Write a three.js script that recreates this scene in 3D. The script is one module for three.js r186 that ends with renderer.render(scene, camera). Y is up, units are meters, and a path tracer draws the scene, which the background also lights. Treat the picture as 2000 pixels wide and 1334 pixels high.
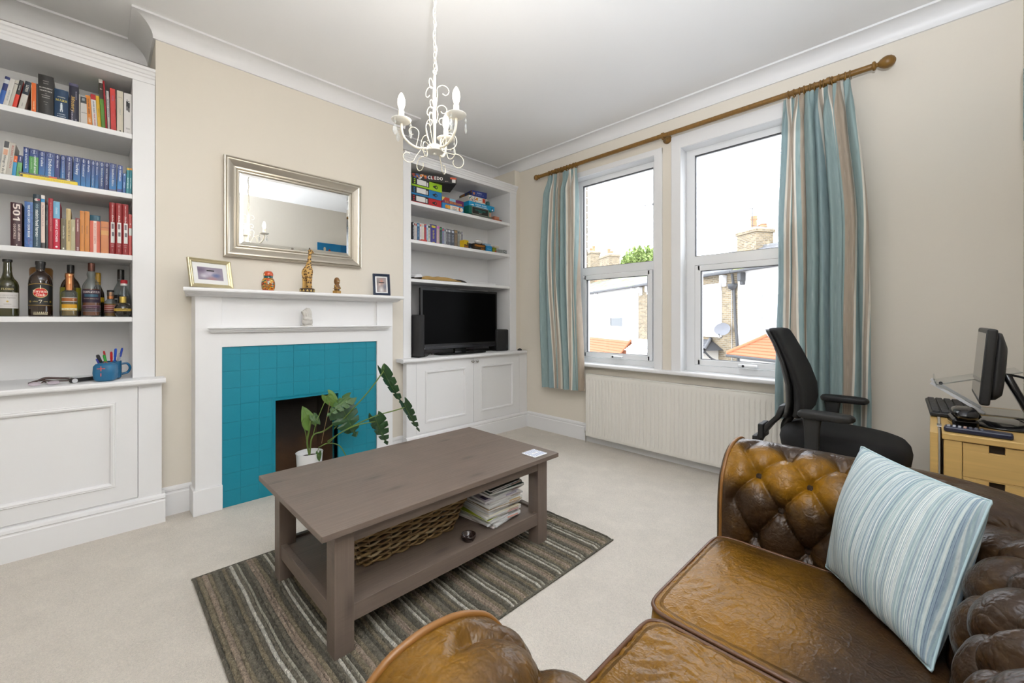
import * as THREE from 'three';
import { RoundedBoxGeometry } from 'three/addons/geometries/RoundedBoxGeometry.js';
import { mergeGeometries, mergeVertices, toCreasedNormals } from 'three/addons/utils/BufferGeometryUtils.js';
import { ImprovedNoise } from 'three/addons/math/ImprovedNoise.js';
import { RectAreaLightUniformsLib } from 'three/addons/lights/RectAreaLightUniformsLib.js';

// ------------------------------------------------------------------ camera, sky, lights, exposure
// room axes: x along the fireplace wall towards the window, y up, z towards the wall behind the camera; metres
const F_PX = 813.7, HORIZON = 624.1, YAW = THREE.MathUtils.degToRad(44.81), EYE = 1.15;
const SN = Math.sin(YAW), CS = Math.cos(YAW);
const scene = new THREE.Scene();
const camera = new THREE.PerspectiveCamera(2 * Math.atan(667 / F_PX) * 180 / Math.PI, 2000 / 1334, 0.02, 200);
camera.position.set(0, EYE, 0);
camera.lookAt(SN, EYE, -CS);
camera.setViewOffset(2000, 1334, 0, 667 - HORIZON, 2000, 1334);
scene.background = new THREE.Color(1, 1, 1).setRGB(4.9, 5.15, 5.55);       // bright, even overcast sky
const renderer = new THREE.WebGLRenderer({ antialias: true });
renderer.toneMapping = THREE.LinearToneMapping;
renderer.toneMappingExposure = 1.2;
renderer.shadowMap.enabled = true;
RectAreaLightUniformsLib.init();

// ------------------------------------------------------------------ room measures
const XW = 3.30, XL = -1.22, ZA = -3.55, ZC = -3.17, ZO = 0.325, CH = 2.865, CX0 = 0.236, CX1 = 1.842;
// where a photo pixel falls on a vertical plane parallel to the fireplace wall (z given) or to the window wall (x given)
const uOf = (px) => (px - 1000) / F_PX;
const tZ = (px, z) => -z / (CS - SN * uOf(px));
const xAt = (px, z) => tZ(px, z) * (SN + CS * uOf(px));
const yAt = (px, py, z) => EYE - (py - HORIZON) / F_PX * tZ(px, z);

// ------------------------------------------------------------------ helpers
let seed = 7;
const rnd = () => { seed = (seed + 0x6D2B79F5) | 0; let t = Math.imul(seed ^ (seed >>> 15), 1 | seed); t = (t + Math.imul(t ^ (t >>> 7), 61 | t)) ^ t; return ((t ^ (t >>> 14)) >>> 0) / 4294967296; };
const rr = (a, b) => a + (b - a) * rnd();
const PN = new ImprovedNoise();
const noise = (x, y, z = 0) => PN.noise(x, y, z);
const fbm = (x, y, z = 0, o = 4) => { let s = 0, a = 0.5, f = 1; for (let i = 0; i < o; i++) { s += a * noise(x * f, y * f, z + i * 7.3); a *= 0.5; f *= 2.03; } return s; };
const clamp = THREE.MathUtils.clamp, lerp = THREE.MathUtils.lerp, sstep = THREE.MathUtils.smoothstep;
const V = (x, y, z) => new THREE.Vector3(x, y, z);
const taken = {};
const numbered = (n) => { const k = taken[n] = (taken[n] ?? -1) + 1; return k ? n + '_' + String(k).padStart(3, '0') : n; };
const box = (w, h, d, x = 0, y = 0, z = 0) => new THREE.BoxGeometry(w, h, d).translate(x, y, z);
const b2 = (x0, x1, y0, y1, z0, z1) => box(x1 - x0, y1 - y0, z1 - z0, (x0 + x1) / 2, (y0 + y1) / 2, (z0 + z1) / 2);
const rb = (w, h, d, r = 0.004, x = 0, y = 0, z = 0, seg = 2) => new RoundedBoxGeometry(w, h, d, seg, Math.min(r, w / 2.02, h / 2.02, d / 2.02)).translate(x, y, z);
const rb2 = (x0, x1, y0, y1, z0, z1, r = 0.004, seg = 2) => rb(x1 - x0, y1 - y0, z1 - z0, r, (x0 + x1) / 2, (y0 + y1) / 2, (z0 + z1) / 2, seg);
const cyl = (r0, r1, h, x = 0, y = 0, z = 0, n = 20, open = false) => new THREE.CylinderGeometry(r1, r0, h, n, 1, open).translate(x, y, z);
const sph = (r, x = 0, y = 0, z = 0, n = 16) => new THREE.SphereGeometry(r, n, Math.max(8, n * 0.7 | 0)).translate(x, y, z);
const lathe = (pts, n = 28) => new THREE.LatheGeometry(pts.map((p) => new THREE.Vector2(p[0], p[1])), n);
const tube = (pts, r, seg, n = 8, closed = false) => new THREE.TubeGeometry(new THREE.CatmullRomCurve3(pts.map((p) => p.isVector3 ? p : V(...p)), closed), seg ?? pts.length * 6, r, n, closed);
function join(gs) {
  if (!Array.isArray(gs)) return gs;
  if (gs.length === 1) return gs[0];
  return mergeGeometries(gs.map((g) => { const q = g.index ? g.toNonIndexed() : g; for (const k of Object.keys(q.attributes)) if (!['position', 'normal', 'uv'].includes(k)) q.deleteAttribute(k); if (!q.attributes.uv) q.setAttribute('uv', new THREE.Float32BufferAttribute(new Float32Array(q.attributes.position.count * 2), 2)); if (!q.attributes.normal) q.computeVertexNormals(); return q; }));
}
// uv in metres, laid on by the way each face points, in the object's own axes
function uvBox(g, k = 1) {
  g = g.index ? g.toNonIndexed() : g;
  if (!g.attributes.normal) g.computeVertexNormals();
  const p = g.attributes.position, n = g.attributes.normal, uv = new Float32Array(p.count * 2);
  for (let i = 0; i < p.count; i += 3) {
    let nx = 0, ny = 0, nz = 0;
    for (let j = 0; j < 3; j++) { nx += n.getX(i + j); ny += n.getY(i + j); nz += n.getZ(i + j); }
    nx = Math.abs(nx); ny = Math.abs(ny); nz = Math.abs(nz);
    for (let j = 0; j < 3; j++) {
      const x = p.getX(i + j), y = p.getY(i + j), z = p.getZ(i + j), q = (i + j) * 2;
      if (ny >= nx && ny >= nz) { uv[q] = x * k; uv[q + 1] = z * k; }
      else if (nx >= nz) { uv[q] = z * k; uv[q + 1] = y * k; }
      else { uv[q] = x * k; uv[q + 1] = y * k; }
    }
  }
  g.setAttribute('uv', new THREE.BufferAttribute(uv, 2));
  return g;
}
function obj(name, gs, m, parent = scene, k = 1) {
  const g = m.map || m.bumpMap || m.roughnessMap ? (m.userData.ownUv ? join(gs) : uvBox(join(gs), k)) : join(gs);
  const o = new THREE.Mesh(g, m);
  o.name = parent === scene ? numbered(name) : name;
  o.castShadow = o.receiveShadow = true;
  parent.add(o);
  return o;
}
function tag(o, label, category, group) { o.userData.label = label; o.userData.category = category; if (group) o.userData.group = group; return o; }
function thing(name, label, category, [x, y, z] = [0, 0, 0], turn = 0, group) {
  const o = new THREE.Group(); o.name = numbered(name); o.position.set(x, y, z); o.rotation.y = turn; scene.add(o);
  return tag(o, label, category, group);
}
function struct(name, gs, m, parent = scene, k = 1) { const o = obj(name, gs, m, parent, k); if (parent === scene) o.userData.kind = 'structure'; return o; }
function copyOf(o, pos, turn, label) { const c = o.clone(); c.name = numbered(o.name.replace(/_\d{3}$/, '')); scene.add(c); c.position.set(...pos); c.rotation.y = turn; if (label) c.userData.label = label; return c; }
// parametric sheet: fn(u, v) -> Vector3, u and v in 0..1
function sheet(nu, nv, fn, uvFn) {
  const pos = [], uv = [], idx = [];
  for (let j = 0; j <= nv; j++) for (let i = 0; i <= nu; i++) { const p = fn(i / nu, j / nv); pos.push(p.x, p.y, p.z); const q = uvFn ? uvFn(i / nu, j / nv) : [i / nu, j / nv]; uv.push(q[0], q[1]); }
  for (let j = 0; j < nv; j++) for (let i = 0; i < nu; i++) { const a = j * (nu + 1) + i, b = a + 1, c = a + nu + 1, d = c + 1; idx.push(a, b, d, a, d, c); }
  const g = new THREE.BufferGeometry();
  g.setAttribute('position', new THREE.Float32BufferAttribute(pos, 3)); g.setAttribute('uv', new THREE.Float32BufferAttribute(uv, 2)); g.setIndex(idx); g.computeVertexNormals();
  return g;
}
// a closed profile (points in the plane) swept straight: pts are [a, b]; map turns (a, b, t) into a point for t = 0 and 1
function sweep(pts, map, steps = 1, caps = true) {
  const pos = [], n = pts.length;
  const P = (i, k) => map(pts[i % n][0], pts[i % n][1], k / steps);
  for (let k = 0; k < steps; k++) for (let i = 0; i < n; i++) { const a = P(i, k), b = P(i + 1, k), c = P(i + 1, k + 1), d = P(i, k + 1); pos.push(a, b, c, a, c, d); }
  if (caps) { const tri = THREE.ShapeUtils.triangulateShape(pts.map((p) => new THREE.Vector2(p[0], p[1])), []); for (const [a, b, c] of tri) { pos.push(P(a, 0), P(c, 0), P(b, 0)); pos.push(P(a, steps), P(b, steps), P(c, steps)); } }
  const g = new THREE.BufferGeometry().setFromPoints(pos);
  g.setAttribute('uv', new THREE.Float32BufferAttribute(new Float32Array(pos.length * 2), 2));
  g.computeVertexNormals();
  return g;
}
// mitred frame of a moulding: profile [offset outward from inner edge, height off the wall], inner rectangle w x h in the xy plane
function frameOf(w, h, prof) {
  const gs = [], c = [[-1, -1], [1, -1], [1, 1], [-1, 1]];
  for (let s = 0; s < 4; s++) {
    const A = c[s], B = c[(s + 1) % 4];
    gs.push(sweep(prof, (o, z, t) => { const C = t ? B : A; return V(C[0] * (w / 2 + o), C[1] * (h / 2 + o), z); }));
  }
  return join(gs.map((g) => toCreasedNormals(g, 0.5)));
}
// ------------------------------------------------------------------ materials
const lin = (r, g, b) => new THREE.Color().setRGB(r, g, b);
const hex = (h) => new THREE.Color(h);
function mat(color, rough = 0.6, extra = {}) { return new THREE.MeshPhysicalMaterial({ color, roughness: rough, ...extra }); }
function dataTex(n, fn, { srgb = true, rep = 1 } = {}) {
  const d = new Uint8Array(n * n * 4);
  for (let j = 0; j < n; j++) for (let i = 0; i < n; i++) { const c = fn(i / n, j / n, i, j), q = (j * n + i) * 4; if (typeof c === 'number') d[q] = d[q + 1] = d[q + 2] = clamp(c, 0, 1) * 255; else for (let k = 0; k < 3; k++) d[q + k] = clamp(c[k], 0, 1) * 255; d[q + 3] = 255; }
  const t = new THREE.DataTexture(d, n, n, THREE.RGBAFormat);
  t.wrapS = t.wrapT = THREE.RepeatWrapping; t.magFilter = THREE.LinearFilter; t.minFilter = THREE.LinearMipmapLinearFilter; t.generateMipmaps = true;
  if (srgb) t.colorSpace = THREE.SRGBColorSpace;
  t.repeat.set(rep, rep); t.needsUpdate = true;
  return t;
}
const toS = (c) => c.map((v) => v <= 0.0031308 ? v * 12.92 : 1.055 * Math.pow(v, 1 / 2.4) - 0.055);   // linear triple to sRGB
// fast noise that tiles over 0..1
const HASH = (() => { const a = new Float32Array(4096); let q = 12345; for (let i = 0; i < 4096; i++) { q = (Math.imul(q, 1664525) + 1013904223) >>> 0; a[i] = q / 4294967296 - 0.5; } return a; })();
const cellOf = (i, j, z) => HASH[(Math.imul(i, 73856093) ^ Math.imul(j, 19349663) ^ Math.imul(z, 83492791)) & 4095];
function tnoise(u, v, f, z = 0, o = 3) {
  let s = 0, a = 0.62;
  for (let k = 0; k < o; k++) {
    const x = u * f, y = v * f, i = Math.floor(x), j = Math.floor(y); let p = x - i, q = y - j; p = p * p * (3 - 2 * p); q = q * q * (3 - 2 * q);
    const i0 = i % f, i1 = (i + 1) % f, j0 = j % f, j1 = (j + 1) % f, zz = z * 131 + k * 17;
    const c = cellOf(i0, j0, zz), d = cellOf(i1, j0, zz), e = cellOf(i0, j1, zz), g = cellOf(i1, j1, zz);
    s += a * (c + (d - c) * p + (e - c) * q + (c - d - e + g) * p * q); a *= 0.5; f *= 2;
  }
  return s;
}
// tiling noise stretched along u: cells fu x fv
function gnoise(u, v, fu, fv, z = 0) { const x = u * fu, y = v * fv, i = Math.floor(x), j = Math.floor(y); let p = x - i, q = y - j; p = p * p * (3 - 2 * p); q = q * q * (3 - 2 * q); const c = cellOf(i % fu, j % fv, z), d = cellOf((i + 1) % fu, j % fv, z), e = cellOf(i % fu, (j + 1) % fv, z), g = cellOf((i + 1) % fu, (j + 1) % fv, z); return c + (d - c) * p + (e - c) * q + (c - d - e + g) * p * q; }
// ------------------------------------------------------------------ surfaces
const wallBump = dataTex(256, (u, v) => 0.5 + 0.5 * tnoise(u, v, 24, 3, 3), { srgb: false });
const M = {
  wall: mat(lin(0.765, 0.712, 0.622), 0.85, { bumpMap: wallBump, bumpScale: 0.0012 }),
  white: mat(lin(0.82, 0.82, 0.825), 0.42),
  alcove: mat(lin(0.81, 0.81, 0.815), 0.5),
  ceiling: mat(lin(0.89, 0.89, 0.89), 0.9, { bumpMap: wallBump, bumpScale: 0.0006 }),
  upvc: mat(lin(0.83, 0.84, 0.85), 0.25),
  gasket: mat(lin(0.02, 0.02, 0.022), 0.6),
  glass: mat(lin(1, 1, 1), 0, { transmission: 1, thickness: 0, ior: 1.45, specularIntensity: 0.6 }),
  black: mat(lin(0.012, 0.012, 0.013), 0.45), blackGloss: mat(lin(0.008, 0.008, 0.009), 0.12), blackMatte: mat(lin(0.016, 0.016, 0.017), 0.8),
  dark: mat(lin(0.03, 0.03, 0.032), 0.5),
  chrome: mat(lin(0.7, 0.7, 0.7), 0.2, { metalness: 1 }),
  page: mat(lin(0.72, 0.68, 0.58), 0.9),
  paper: mat(lin(0.8, 0.8, 0.8), 0.7),
};
const carpetTex = dataTex(1024, (u, v) => { const a = 0.55 + 0.5 * tnoise(u, v, 160, 1, 2), b = tnoise(u, v, 7, 5, 3), c = rnd(); const k = 0.79 + 0.34 * (a - 0.5) + 0.10 * b + 0.26 * (c - 0.5); return toS([0.90 * k, 0.83 * k, 0.735 * k]); });
const carpetBump = dataTex(1024, (u, v) => 0.5 + 0.5 * tnoise(u, v, 170, 1, 2) + 0.35 * (rnd() - 0.5), { srgb: false });
M.carpet = mat(lin(1, 1, 1), 0.95, { map: carpetTex, bumpMap: carpetBump, bumpScale: 0.006, sheen: 0.15, sheenRoughness: 0.8 });

struct('floor', b2(XL - 0.2, XW + 0.25, -0.15, 0, ZA - 0.3, ZO + 0.2), M.carpet, scene, 1.6);
struct('ceiling', b2(XL - 0.2, XW + 0.25, CH, CH + 0.15, ZA - 0.3, ZO + 0.2), M.ceiling);
struct('wall_back', b2(XL - 0.2, XW + 0.25, 0, CH, ZA - 0.25, ZA), M.wall);
struct('wall_left', b2(XL - 0.2, XL, 0, CH, ZA, ZO + 0.2), M.wall);
struct('wall_front', b2(XL, XW + 0.25, 0, CH, ZO, ZO + 0.2), M.wall);
// chimney breast with the hole of the firebox
const FB = { x0: 0.829, x1: 1.241, y1: 0.615, z: -3.055 };
struct('wall_chimney_breast', [b2(CX0, FB.x0 - 0.02, 0, CH, ZA, ZC), b2(FB.x1 + 0.02, CX1, 0, CH, ZA, ZC), b2(FB.x0 - 0.02, FB.x1 + 0.02, FB.y1 + 0.03, CH, ZA, ZC)], M.wall);
// window wall with two openings
const WIN = [{ z0: -2.50, z1: -1.628 }, { z0: -1.409, z1: -0.537 }], WY0 = 0.735, WY1 = 2.52;
{
  const gs = [b2(XW, XW + 0.165, 0, WY0, ZA, ZO + 0.2), b2(XW, XW + 0.165, WY1, CH, ZA, ZO + 0.2), b2(XW, XW + 0.165, WY0, WY1, ZA, WIN[0].z0), b2(XW, XW + 0.165, WY0, WY1, WIN[0].z1, WIN[1].z0), b2(XW, XW + 0.165, WY0, WY1, WIN[1].z1, ZO + 0.2)];
  struct('wall_right', gs, M.wall);
}
// coving: a plain concave cove with a small bead where it meets the ceiling
const coveProfile = (() => { const pts = [[0, -0.093], [0.012, -0.093]]; for (let i = 0; i <= 8; i++) { const a = i / 8 * Math.PI / 2; pts.push([0.095 - 0.083 * Math.cos(a), -0.012 - 0.078 * (1 - Math.sin(a))]); } pts.push([0.107, -0.012], [0.107, 0], [0, 0]); return pts; })();
// run of cove from A to B (floor-plan points) with nA, nB the inward mitre vectors
function cove(name, A, B, mA, mB) {
  const g = sweep(coveProfile, (o, h, t) => { const P = t ? B : A, m = t ? mB : mA; return V(P[0] + m[0] * o, CH + h, P[1] + m[1] * o); });
  struct(name, toCreasedNormals(g, 0.6), M.white);
}
cove('trim_1', [XL, ZA], [CX0, ZA], [1, 1], [-1, 1]);
cove('trim_2', [CX0, ZA], [CX0, ZC], [-1, 1], [-1, 1]);
cove('trim_3', [CX0, ZC], [CX1, ZC], [-1, 1], [1, 1]);
cove('trim_4', [CX1, ZC], [CX1, ZA], [1, 1], [1, 1]);
cove('trim_5', [CX1, ZA], [XW, ZA], [1, 1], [-1, 1]);
cove('trim_6', [XW, ZA], [XW, ZO], [-1, 1], [-1, 0]);
cove('trim_7', [XL, ZO], [XL, ZA], [1, 0], [1, 1]);
// skirting boards
const skirtProfile = [[0, 0], [0.02, 0], [0.02, 0.125], [0.016, 0.13], [0.016, 0.137], [0.02, 0.143], [0.018, 0.155], [0.008, 0.163], [0, 0.165]];
function skirting(name, A, B, n) { const g = sweep(skirtProfile, (o, h, t) => { const P = t ? B : A; return V(P[0] + n[0] * o, h, P[1] + n[1] * o); }); struct(name, toCreasedNormals(g, 0.5), M.white); }
skirting('baseboard_right', [XW, -3.07], [XW, ZO], [-1, 0]);
skirting('baseboard_chimney', [CX0, ZC], [0.41, ZC], [0, 1]);
skirting('baseboard_chimney_far', [1.66, ZC], [CX1, ZC], [0, 1]);
skirting('baseboard_left', [XL, -3.0], [XL, ZO], [1, 0]);
skirting('baseboard_front', [XL, ZO], [XW, ZO], [0, -1]);

// windows: white plastic frames, fixed light over an opening sash
WIN.forEach(({ z0, z1 }, k) => {
  const w = new THREE.Group(); w.name = 'window_' + (k + 1); w.userData.kind = 'structure'; scene.add(w);
  const XF = 3.405, XB = 3.465, J = 0.067;
  obj('frame', [b2(XF, XB, WY0, WY1, z0, z0 + J), b2(XF, XB, WY0, WY1, z1 - J, z1), b2(XF, XB, 2.468, WY1, z0 + J, z1 - J), b2(XF, XB, 1.585, 1.657, z0 + J, z1 - J), b2(XF, XB, WY0, 0.785, z0 + J, z1 - J)], M.upvc, w);
  const g0 = z0 + J, g1 = z1 - J;
  obj('gasket', [b2(XF + 0.006, XF + 0.03, 1.657, 1.661, g0, g1), b2(XF + 0.006, XF + 0.03, 2.464, 2.468, g0, g1), b2(XF + 0.006, XF + 0.03, 1.661, 2.464, g0, g0 + 0.004), b2(XF + 0.006, XF + 0.03, 1.661, 2.464, g1 - 0.004, g1)], M.gasket, w);
  obj('pane', b2(XF + 0.028, XF + 0.032, 1.655, 2.47, g0, g1), M.glass, w);
  const s0 = g0 + 0.004, s1 = g1 - 0.004, B = 0.045, xs = XF - 0.012;
  const sash = obj('opening_sash', [rb2(xs, XB - 0.01, 0.789, 1.581, s0, s0 + B, 0.006), rb2(xs, XB - 0.01, 0.789, 1.581, s1 - B, s1, 0.006), rb2(xs, XB - 0.01, 1.536, 1.581, s0 + 0.02, s1 - 0.02, 0.006), rb2(xs, XB - 0.01, 0.789, 0.834, s0 + 0.02, s1 - 0.02, 0.006)], M.upvc, w);
  obj('gasket', [b2(XF - 0.006, XF + 0.02, 0.834, 0.837, s0 + B, s1 - B), b2(XF - 0.006, XF + 0.02, 1.533, 1.536, s0 + B, s1 - B), b2(XF - 0.006, XF + 0.02, 0.837, 1.533, s0 + B, s0 + B + 0.003), b2(XF - 0.006, XF + 0.02, 0.837, 1.533, s1 - B - 0.003, s1 - B)], M.gasket, sash);
  obj('pane', b2(XF + 0.02, XF + 0.024, 0.834, 1.536, s0 + B, s1 - B), M.glass, sash);
  const zm = (z0 + z1) / 2 + 0.02;
  obj('handle', [rb(0.014, 0.022, 0.13, 0.006, xs - 0.008, 0.808, zm), rb(0.03, 0.016, 0.1, 0.006, xs - 0.024, 0.808, zm + 0.02)], M.upvc, sash);
  obj('handle_lock', new THREE.CylinderGeometry(0.009, 0.009, 0.006, 14).rotateZ(Math.PI / 2).translate(xs - 0.041, 0.808, zm - 0.02), M.black, sash);
  obj('inner_reveal', [b2(XW + 0.001, XF, WY0, WY1, z0 - 0.008, z0 + 0.002), b2(XW + 0.001, XF, WY0, WY1, z1 - 0.002, z1 + 0.008), b2(XW + 0.001, XF, WY1 - 0.004, WY1 + 0.006, z0, z1), b2(XW + 0.001, XF, WY0 - 0.006, WY0 + 0.004, z0, z1)], M.upvc, w);
  const T = k ? 0.075 : 0.066, top = k ? 2.622 : 2.567;
  obj('architrave', [rb2(XW - 0.012, XW + 0.004, WY0, top, z0 - T, z0 + 0.003, 0.004), rb2(XW - 0.012, XW + 0.004, WY0, top, z1 - 0.003, z1 + T, 0.004), rb2(XW - 0.0125, XW + 0.004, WY1 - 0.003, top, z0 - T, z1 + T, 0.004)], M.white, w);
});
struct('trim_window_sill', rb2(XW - 0.065, XW + 0.1, 0.708, 0.738, -2.62, -0.44, 0.012, 3), M.white);
// ------------------------------------------------------------------ the photographer's flash on its stand behind the camera, turned up at the ceiling (the bottles throw its shadows to the right)
{
  const fx = -0.04, fz = 0.16, fy = 1.55;
  const st = thing('flash_stand', 'black light stand carrying a flash head turned up at the ceiling', 'light stand', [fx, 0, fz]);
  obj('pole', cyl(0.011, 0.009, fy - 0.1, 0, (fy - 0.1) / 2 + 0.06, 0, 12), M.black, st);
  for (let k = 0; k < 3; k++) { const a = k * 2.094 + 0.4; obj('leg', tube([[0, 0.38, 0], [Math.cos(a) * 0.07, 0.2, Math.sin(a) * 0.07], [Math.cos(a) * 0.15, 0.008, Math.sin(a) * 0.15]], 0.008, 10), M.black, st); }
  const aim = V(0.26, 0.96, -0.01).normalize(), Q = new THREE.Quaternion().setFromUnitVectors(V(0, 1, 0), aim), hd = (g) => g.applyQuaternion(Q).translate(0, fy, 0);
  obj('flash_head', [hd(rb(0.075, 0.12, 0.06, 0.008, 0, 0.0, 0)), hd(rb(0.085, 0.04, 0.07, 0.006, 0, 0.08, 0))], M.black, st);
  obj('flash_lens', hd(rb(0.07, 0.004, 0.055, 0.0015, 0, 0.101, 0)), mat(lin(0.9, 0.9, 0.9), 0.4, { emissive: lin(1, 1, 1), emissiveIntensity: 2 }), st);
  const L = new THREE.SpotLight(lin(0.95, 1.0, 1.09), 33, 0, 1.32, 0.6, 2);
  L.position.set(fx + aim.x * 0.115, fy + aim.y * 0.115, fz + aim.z * 0.115); L.target.position.set(fx + aim.x, fy + aim.y, fz + aim.z); L.shadow.radius = 2; L.castShadow = true; L.name = 'flash_light';
  scene.add(L, L.target);
}
// ------------------------------------------------------------------ fitted alcove units
const SHELF_Y = [2.195, 1.858, 1.512, 1.165];
const headProfile = [[0, 2.505], [0.004, 2.505], [0.004, 2.532], [0.010, 2.536], [0.010, 2.548], [0.016, 2.552], [0.022, 2.565], [0.030, 2.570], [0.030, 2.585], [0, 2.585]];
const doorMould = [[0, 0.004], [0.004, 0.010], [0.012, 0.0135], [0.018, 0.0115], [0.021, 0.0125], [0.024, 0.008], [0.024, -0.004], [0, -0.004]];
function alcoveUnit(o) {
  const { u0, u1, o0, o1, zf = ZC } = o;
  const s = thing('alcove_bookcase', o.bookLabel, 'bookcase');
  obj('upright', rb2(u0, o0, 0.82, 2.585, zf - 0.02, zf, 0.002), M.white, s);
  obj('upright', rb2(o1, u1, 0.82, 2.585, zf - 0.02, zf, 0.002), M.white, s);
  obj('side_panel', b2(o0 - 0.02, o0, 0.82, 2.52, ZA + 0.02, zf - 0.02), M.alcove, s);
  obj('side_panel', b2(o1, o1 + 0.02, 0.82, 2.52, ZA + 0.02, zf - 0.02), M.alcove, s);
  obj('back_panel', b2(o0, o1, 0.82, 2.52, ZA + 0.002, ZA + 0.02), M.alcove, s);
  obj('top_panel', b2(o0, o1, 2.507, 2.527, ZA + 0.02, zf - 0.02), M.alcove, s);
  obj('head_moulding', [toCreasedNormals(sweep(headProfile, (d, y, t) => V(t ? u1 : u0, y, zf + d)), 0.4), b2(u0, u1, 2.505, 2.585, ZA + 0.02, zf)], M.white, s);
  (o.shelves ?? SHELF_Y).forEach((y) => obj('shelf', rb2(o0, o1, y - 0.028, y, ZA + 0.02, zf - 0.004, 0.003), M.white, s));
  const c = thing('alcove_cupboard', o.cupLabel, 'cupboard');
  const zd = -3.09, d0 = o.d0, d1 = o.d1, dm = (d0 + d1) / 2;
  obj('body', [b2(o.c0, d0 - 0.002, 0.16, 0.79, zd - 0.06, zd), b2(d1 + 0.002, o.c1, 0.16, 0.79, zd - 0.06, zd), b2(o.k0, o.k1, 0.1, 0.79, ZA + 0.005, zd - 0.06), b2(d0 - 0.002, d1 + 0.002, 0.16, 0.168, zd - 0.06, zd - 0.006)], M.white, c);
  obj('plinth', [toCreasedNormals(sweep([[-0.05, 0], [0.018, 0], [0.018, 0.122], [0.014, 0.127], [0.014, 0.133], [0.02, 0.138], [0.017, 0.152], [0.006, 0.16], [-0.05, 0.16]], (d, y, t) => V(t ? o.p1 : o.p0, y, zd + d)), 0.5)], M.white, c);
  [[d0, dm - 0.0015, 1], [dm + 0.0015, d1, -1]].forEach(([a, b, side]) => {
    const y0 = 0.17, y1 = 0.786, S = 0.098, w = b - a - 2 * S, h = y1 - y0 - 2 * S + 0.012;
    const door = obj('door', [rb2(a, a + S, y0, y1, zd - 0.02, zd, 0.0015), rb2(b - S, b, y0, y1, zd - 0.02, zd, 0.0015), rb2(a + S - 0.003, b - S + 0.003, y1 - S + 0.006, y1, zd - 0.02, zd, 0.0015), rb2(a + S - 0.003, b - S + 0.003, y0, y0 + S - 0.006, zd - 0.02, zd, 0.0015)], M.white, c);
    obj('panel', b2(a + S - 0.01, b - S + 0.01, y0 + S - 0.02, y1 - S + 0.02, zd - 0.016, zd - 0.009), M.white, door);
    obj('panel_moulding', frameOf(w - 0.026, h - 0.026, doorMould).translate((a + b) / 2, (y0 + y1) / 2, zd - 0.006), M.white, door);
    const kx = side > 0 ? b - 0.022 : a + 0.03;
    obj('knob', lathe([[0, 0], [0.006, 0], [0.005, 0.012], [0.013, 0.018], [0.0145, 0.024], [0.012, 0.029], [0.004, 0.031], [0, 0.031]], 20).rotateX(Math.PI / 2).translate(kx, 0.752, zd), M.knob, door);
  });
  const nose = [[ZA + 0.005, 0.79], [-3.062, 0.79], [-3.054, 0.7925], [-3.05, 0.799], [-3.05, 0.811], [-3.054, 0.8175], [-3.062, 0.82], [ZA + 0.005, 0.82]];
  const w = thing('cupboard_top', o.topLabel, 'worktop');
  obj('board', toCreasedNormals(sweep(nose, (z, y, t) => V(t ? o.w1 : o.w0, y, Math.max(z, t && o.w1 < 1 && z < -3.16 ? -3.165 : z))), 0.5), M.white, w);
  if (o.w1 < 1) w.children[0].geometry = toCreasedNormals(join([sweep(nose, (z, y, t) => V(t ? o.u1 : o.w0, y, z)), sweep(nose.map(([z, y]) => [Math.max(z, -3.166), y]), (z, y, t) => V(t ? o.w1 : o.u1, y, z))]), 0.5);
  else w.children[0].geometry = toCreasedNormals(join([sweep(nose, (z, y, t) => V(t ? o.w1 : o.u0, y, z)), sweep(nose.map(([z, y]) => [Math.max(z, -3.166), y]), (z, y, t) => V(t ? o.u0 : o.w0, y, z))]), 0.5);
  obj('under_moulding', b2(o.w0 + 0.015, o.w1 - 0.015, 0.782, 0.79, -3.12, -3.072), M.white, w);
}
M.knob = mat(lin(0.45, 0.44, 0.42), 0.25, { metalness: 1 });
alcoveUnit({ u0: XL + 0.002, o0: -1.064, o1: 0.137, u1: CX0 - 0.002, c0: XL + 0.002, c1: 0.257, k0: XL + 0.003, k1: CX0 - 0.003, d0: -1.115, d1: 0.155, p0: XL + 0.002, p1: 0.272, w0: XL + 0.002, w1: 0.272, bookLabel: 'white fitted bookcase holding rows of books and bottles beside the chimney breast', cupLabel: 'white panelled alcove cupboard under the shelves of books and bottles', topLabel: 'white painted cupboard top carrying the blue mug of pens' });
alcoveUnit({ u0: CX1 + 0.002, o0: 1.92, o1: 3.118, u1: 3.215, c0: 1.828, c1: XW - 0.002, k0: CX1 + 0.003, k1: XW - 0.003, d0: 1.923, d1: 3.177, p0: 1.82, p1: XW - 0.002, w0: 1.775, w1: 3.258, shelves: [2.178, 1.846, 1.506], bookLabel: 'white fitted bookcase holding board games and the television beside the window wall', cupLabel: 'white alcove cupboard with two panelled doors and round knobs under the television', topLabel: 'white painted cupboard top carrying the television' });
struct('trim_wall_infill', b2(3.215, XW, 0.82, CH - 0.09, ZA, -3.195), M.wall);

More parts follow.
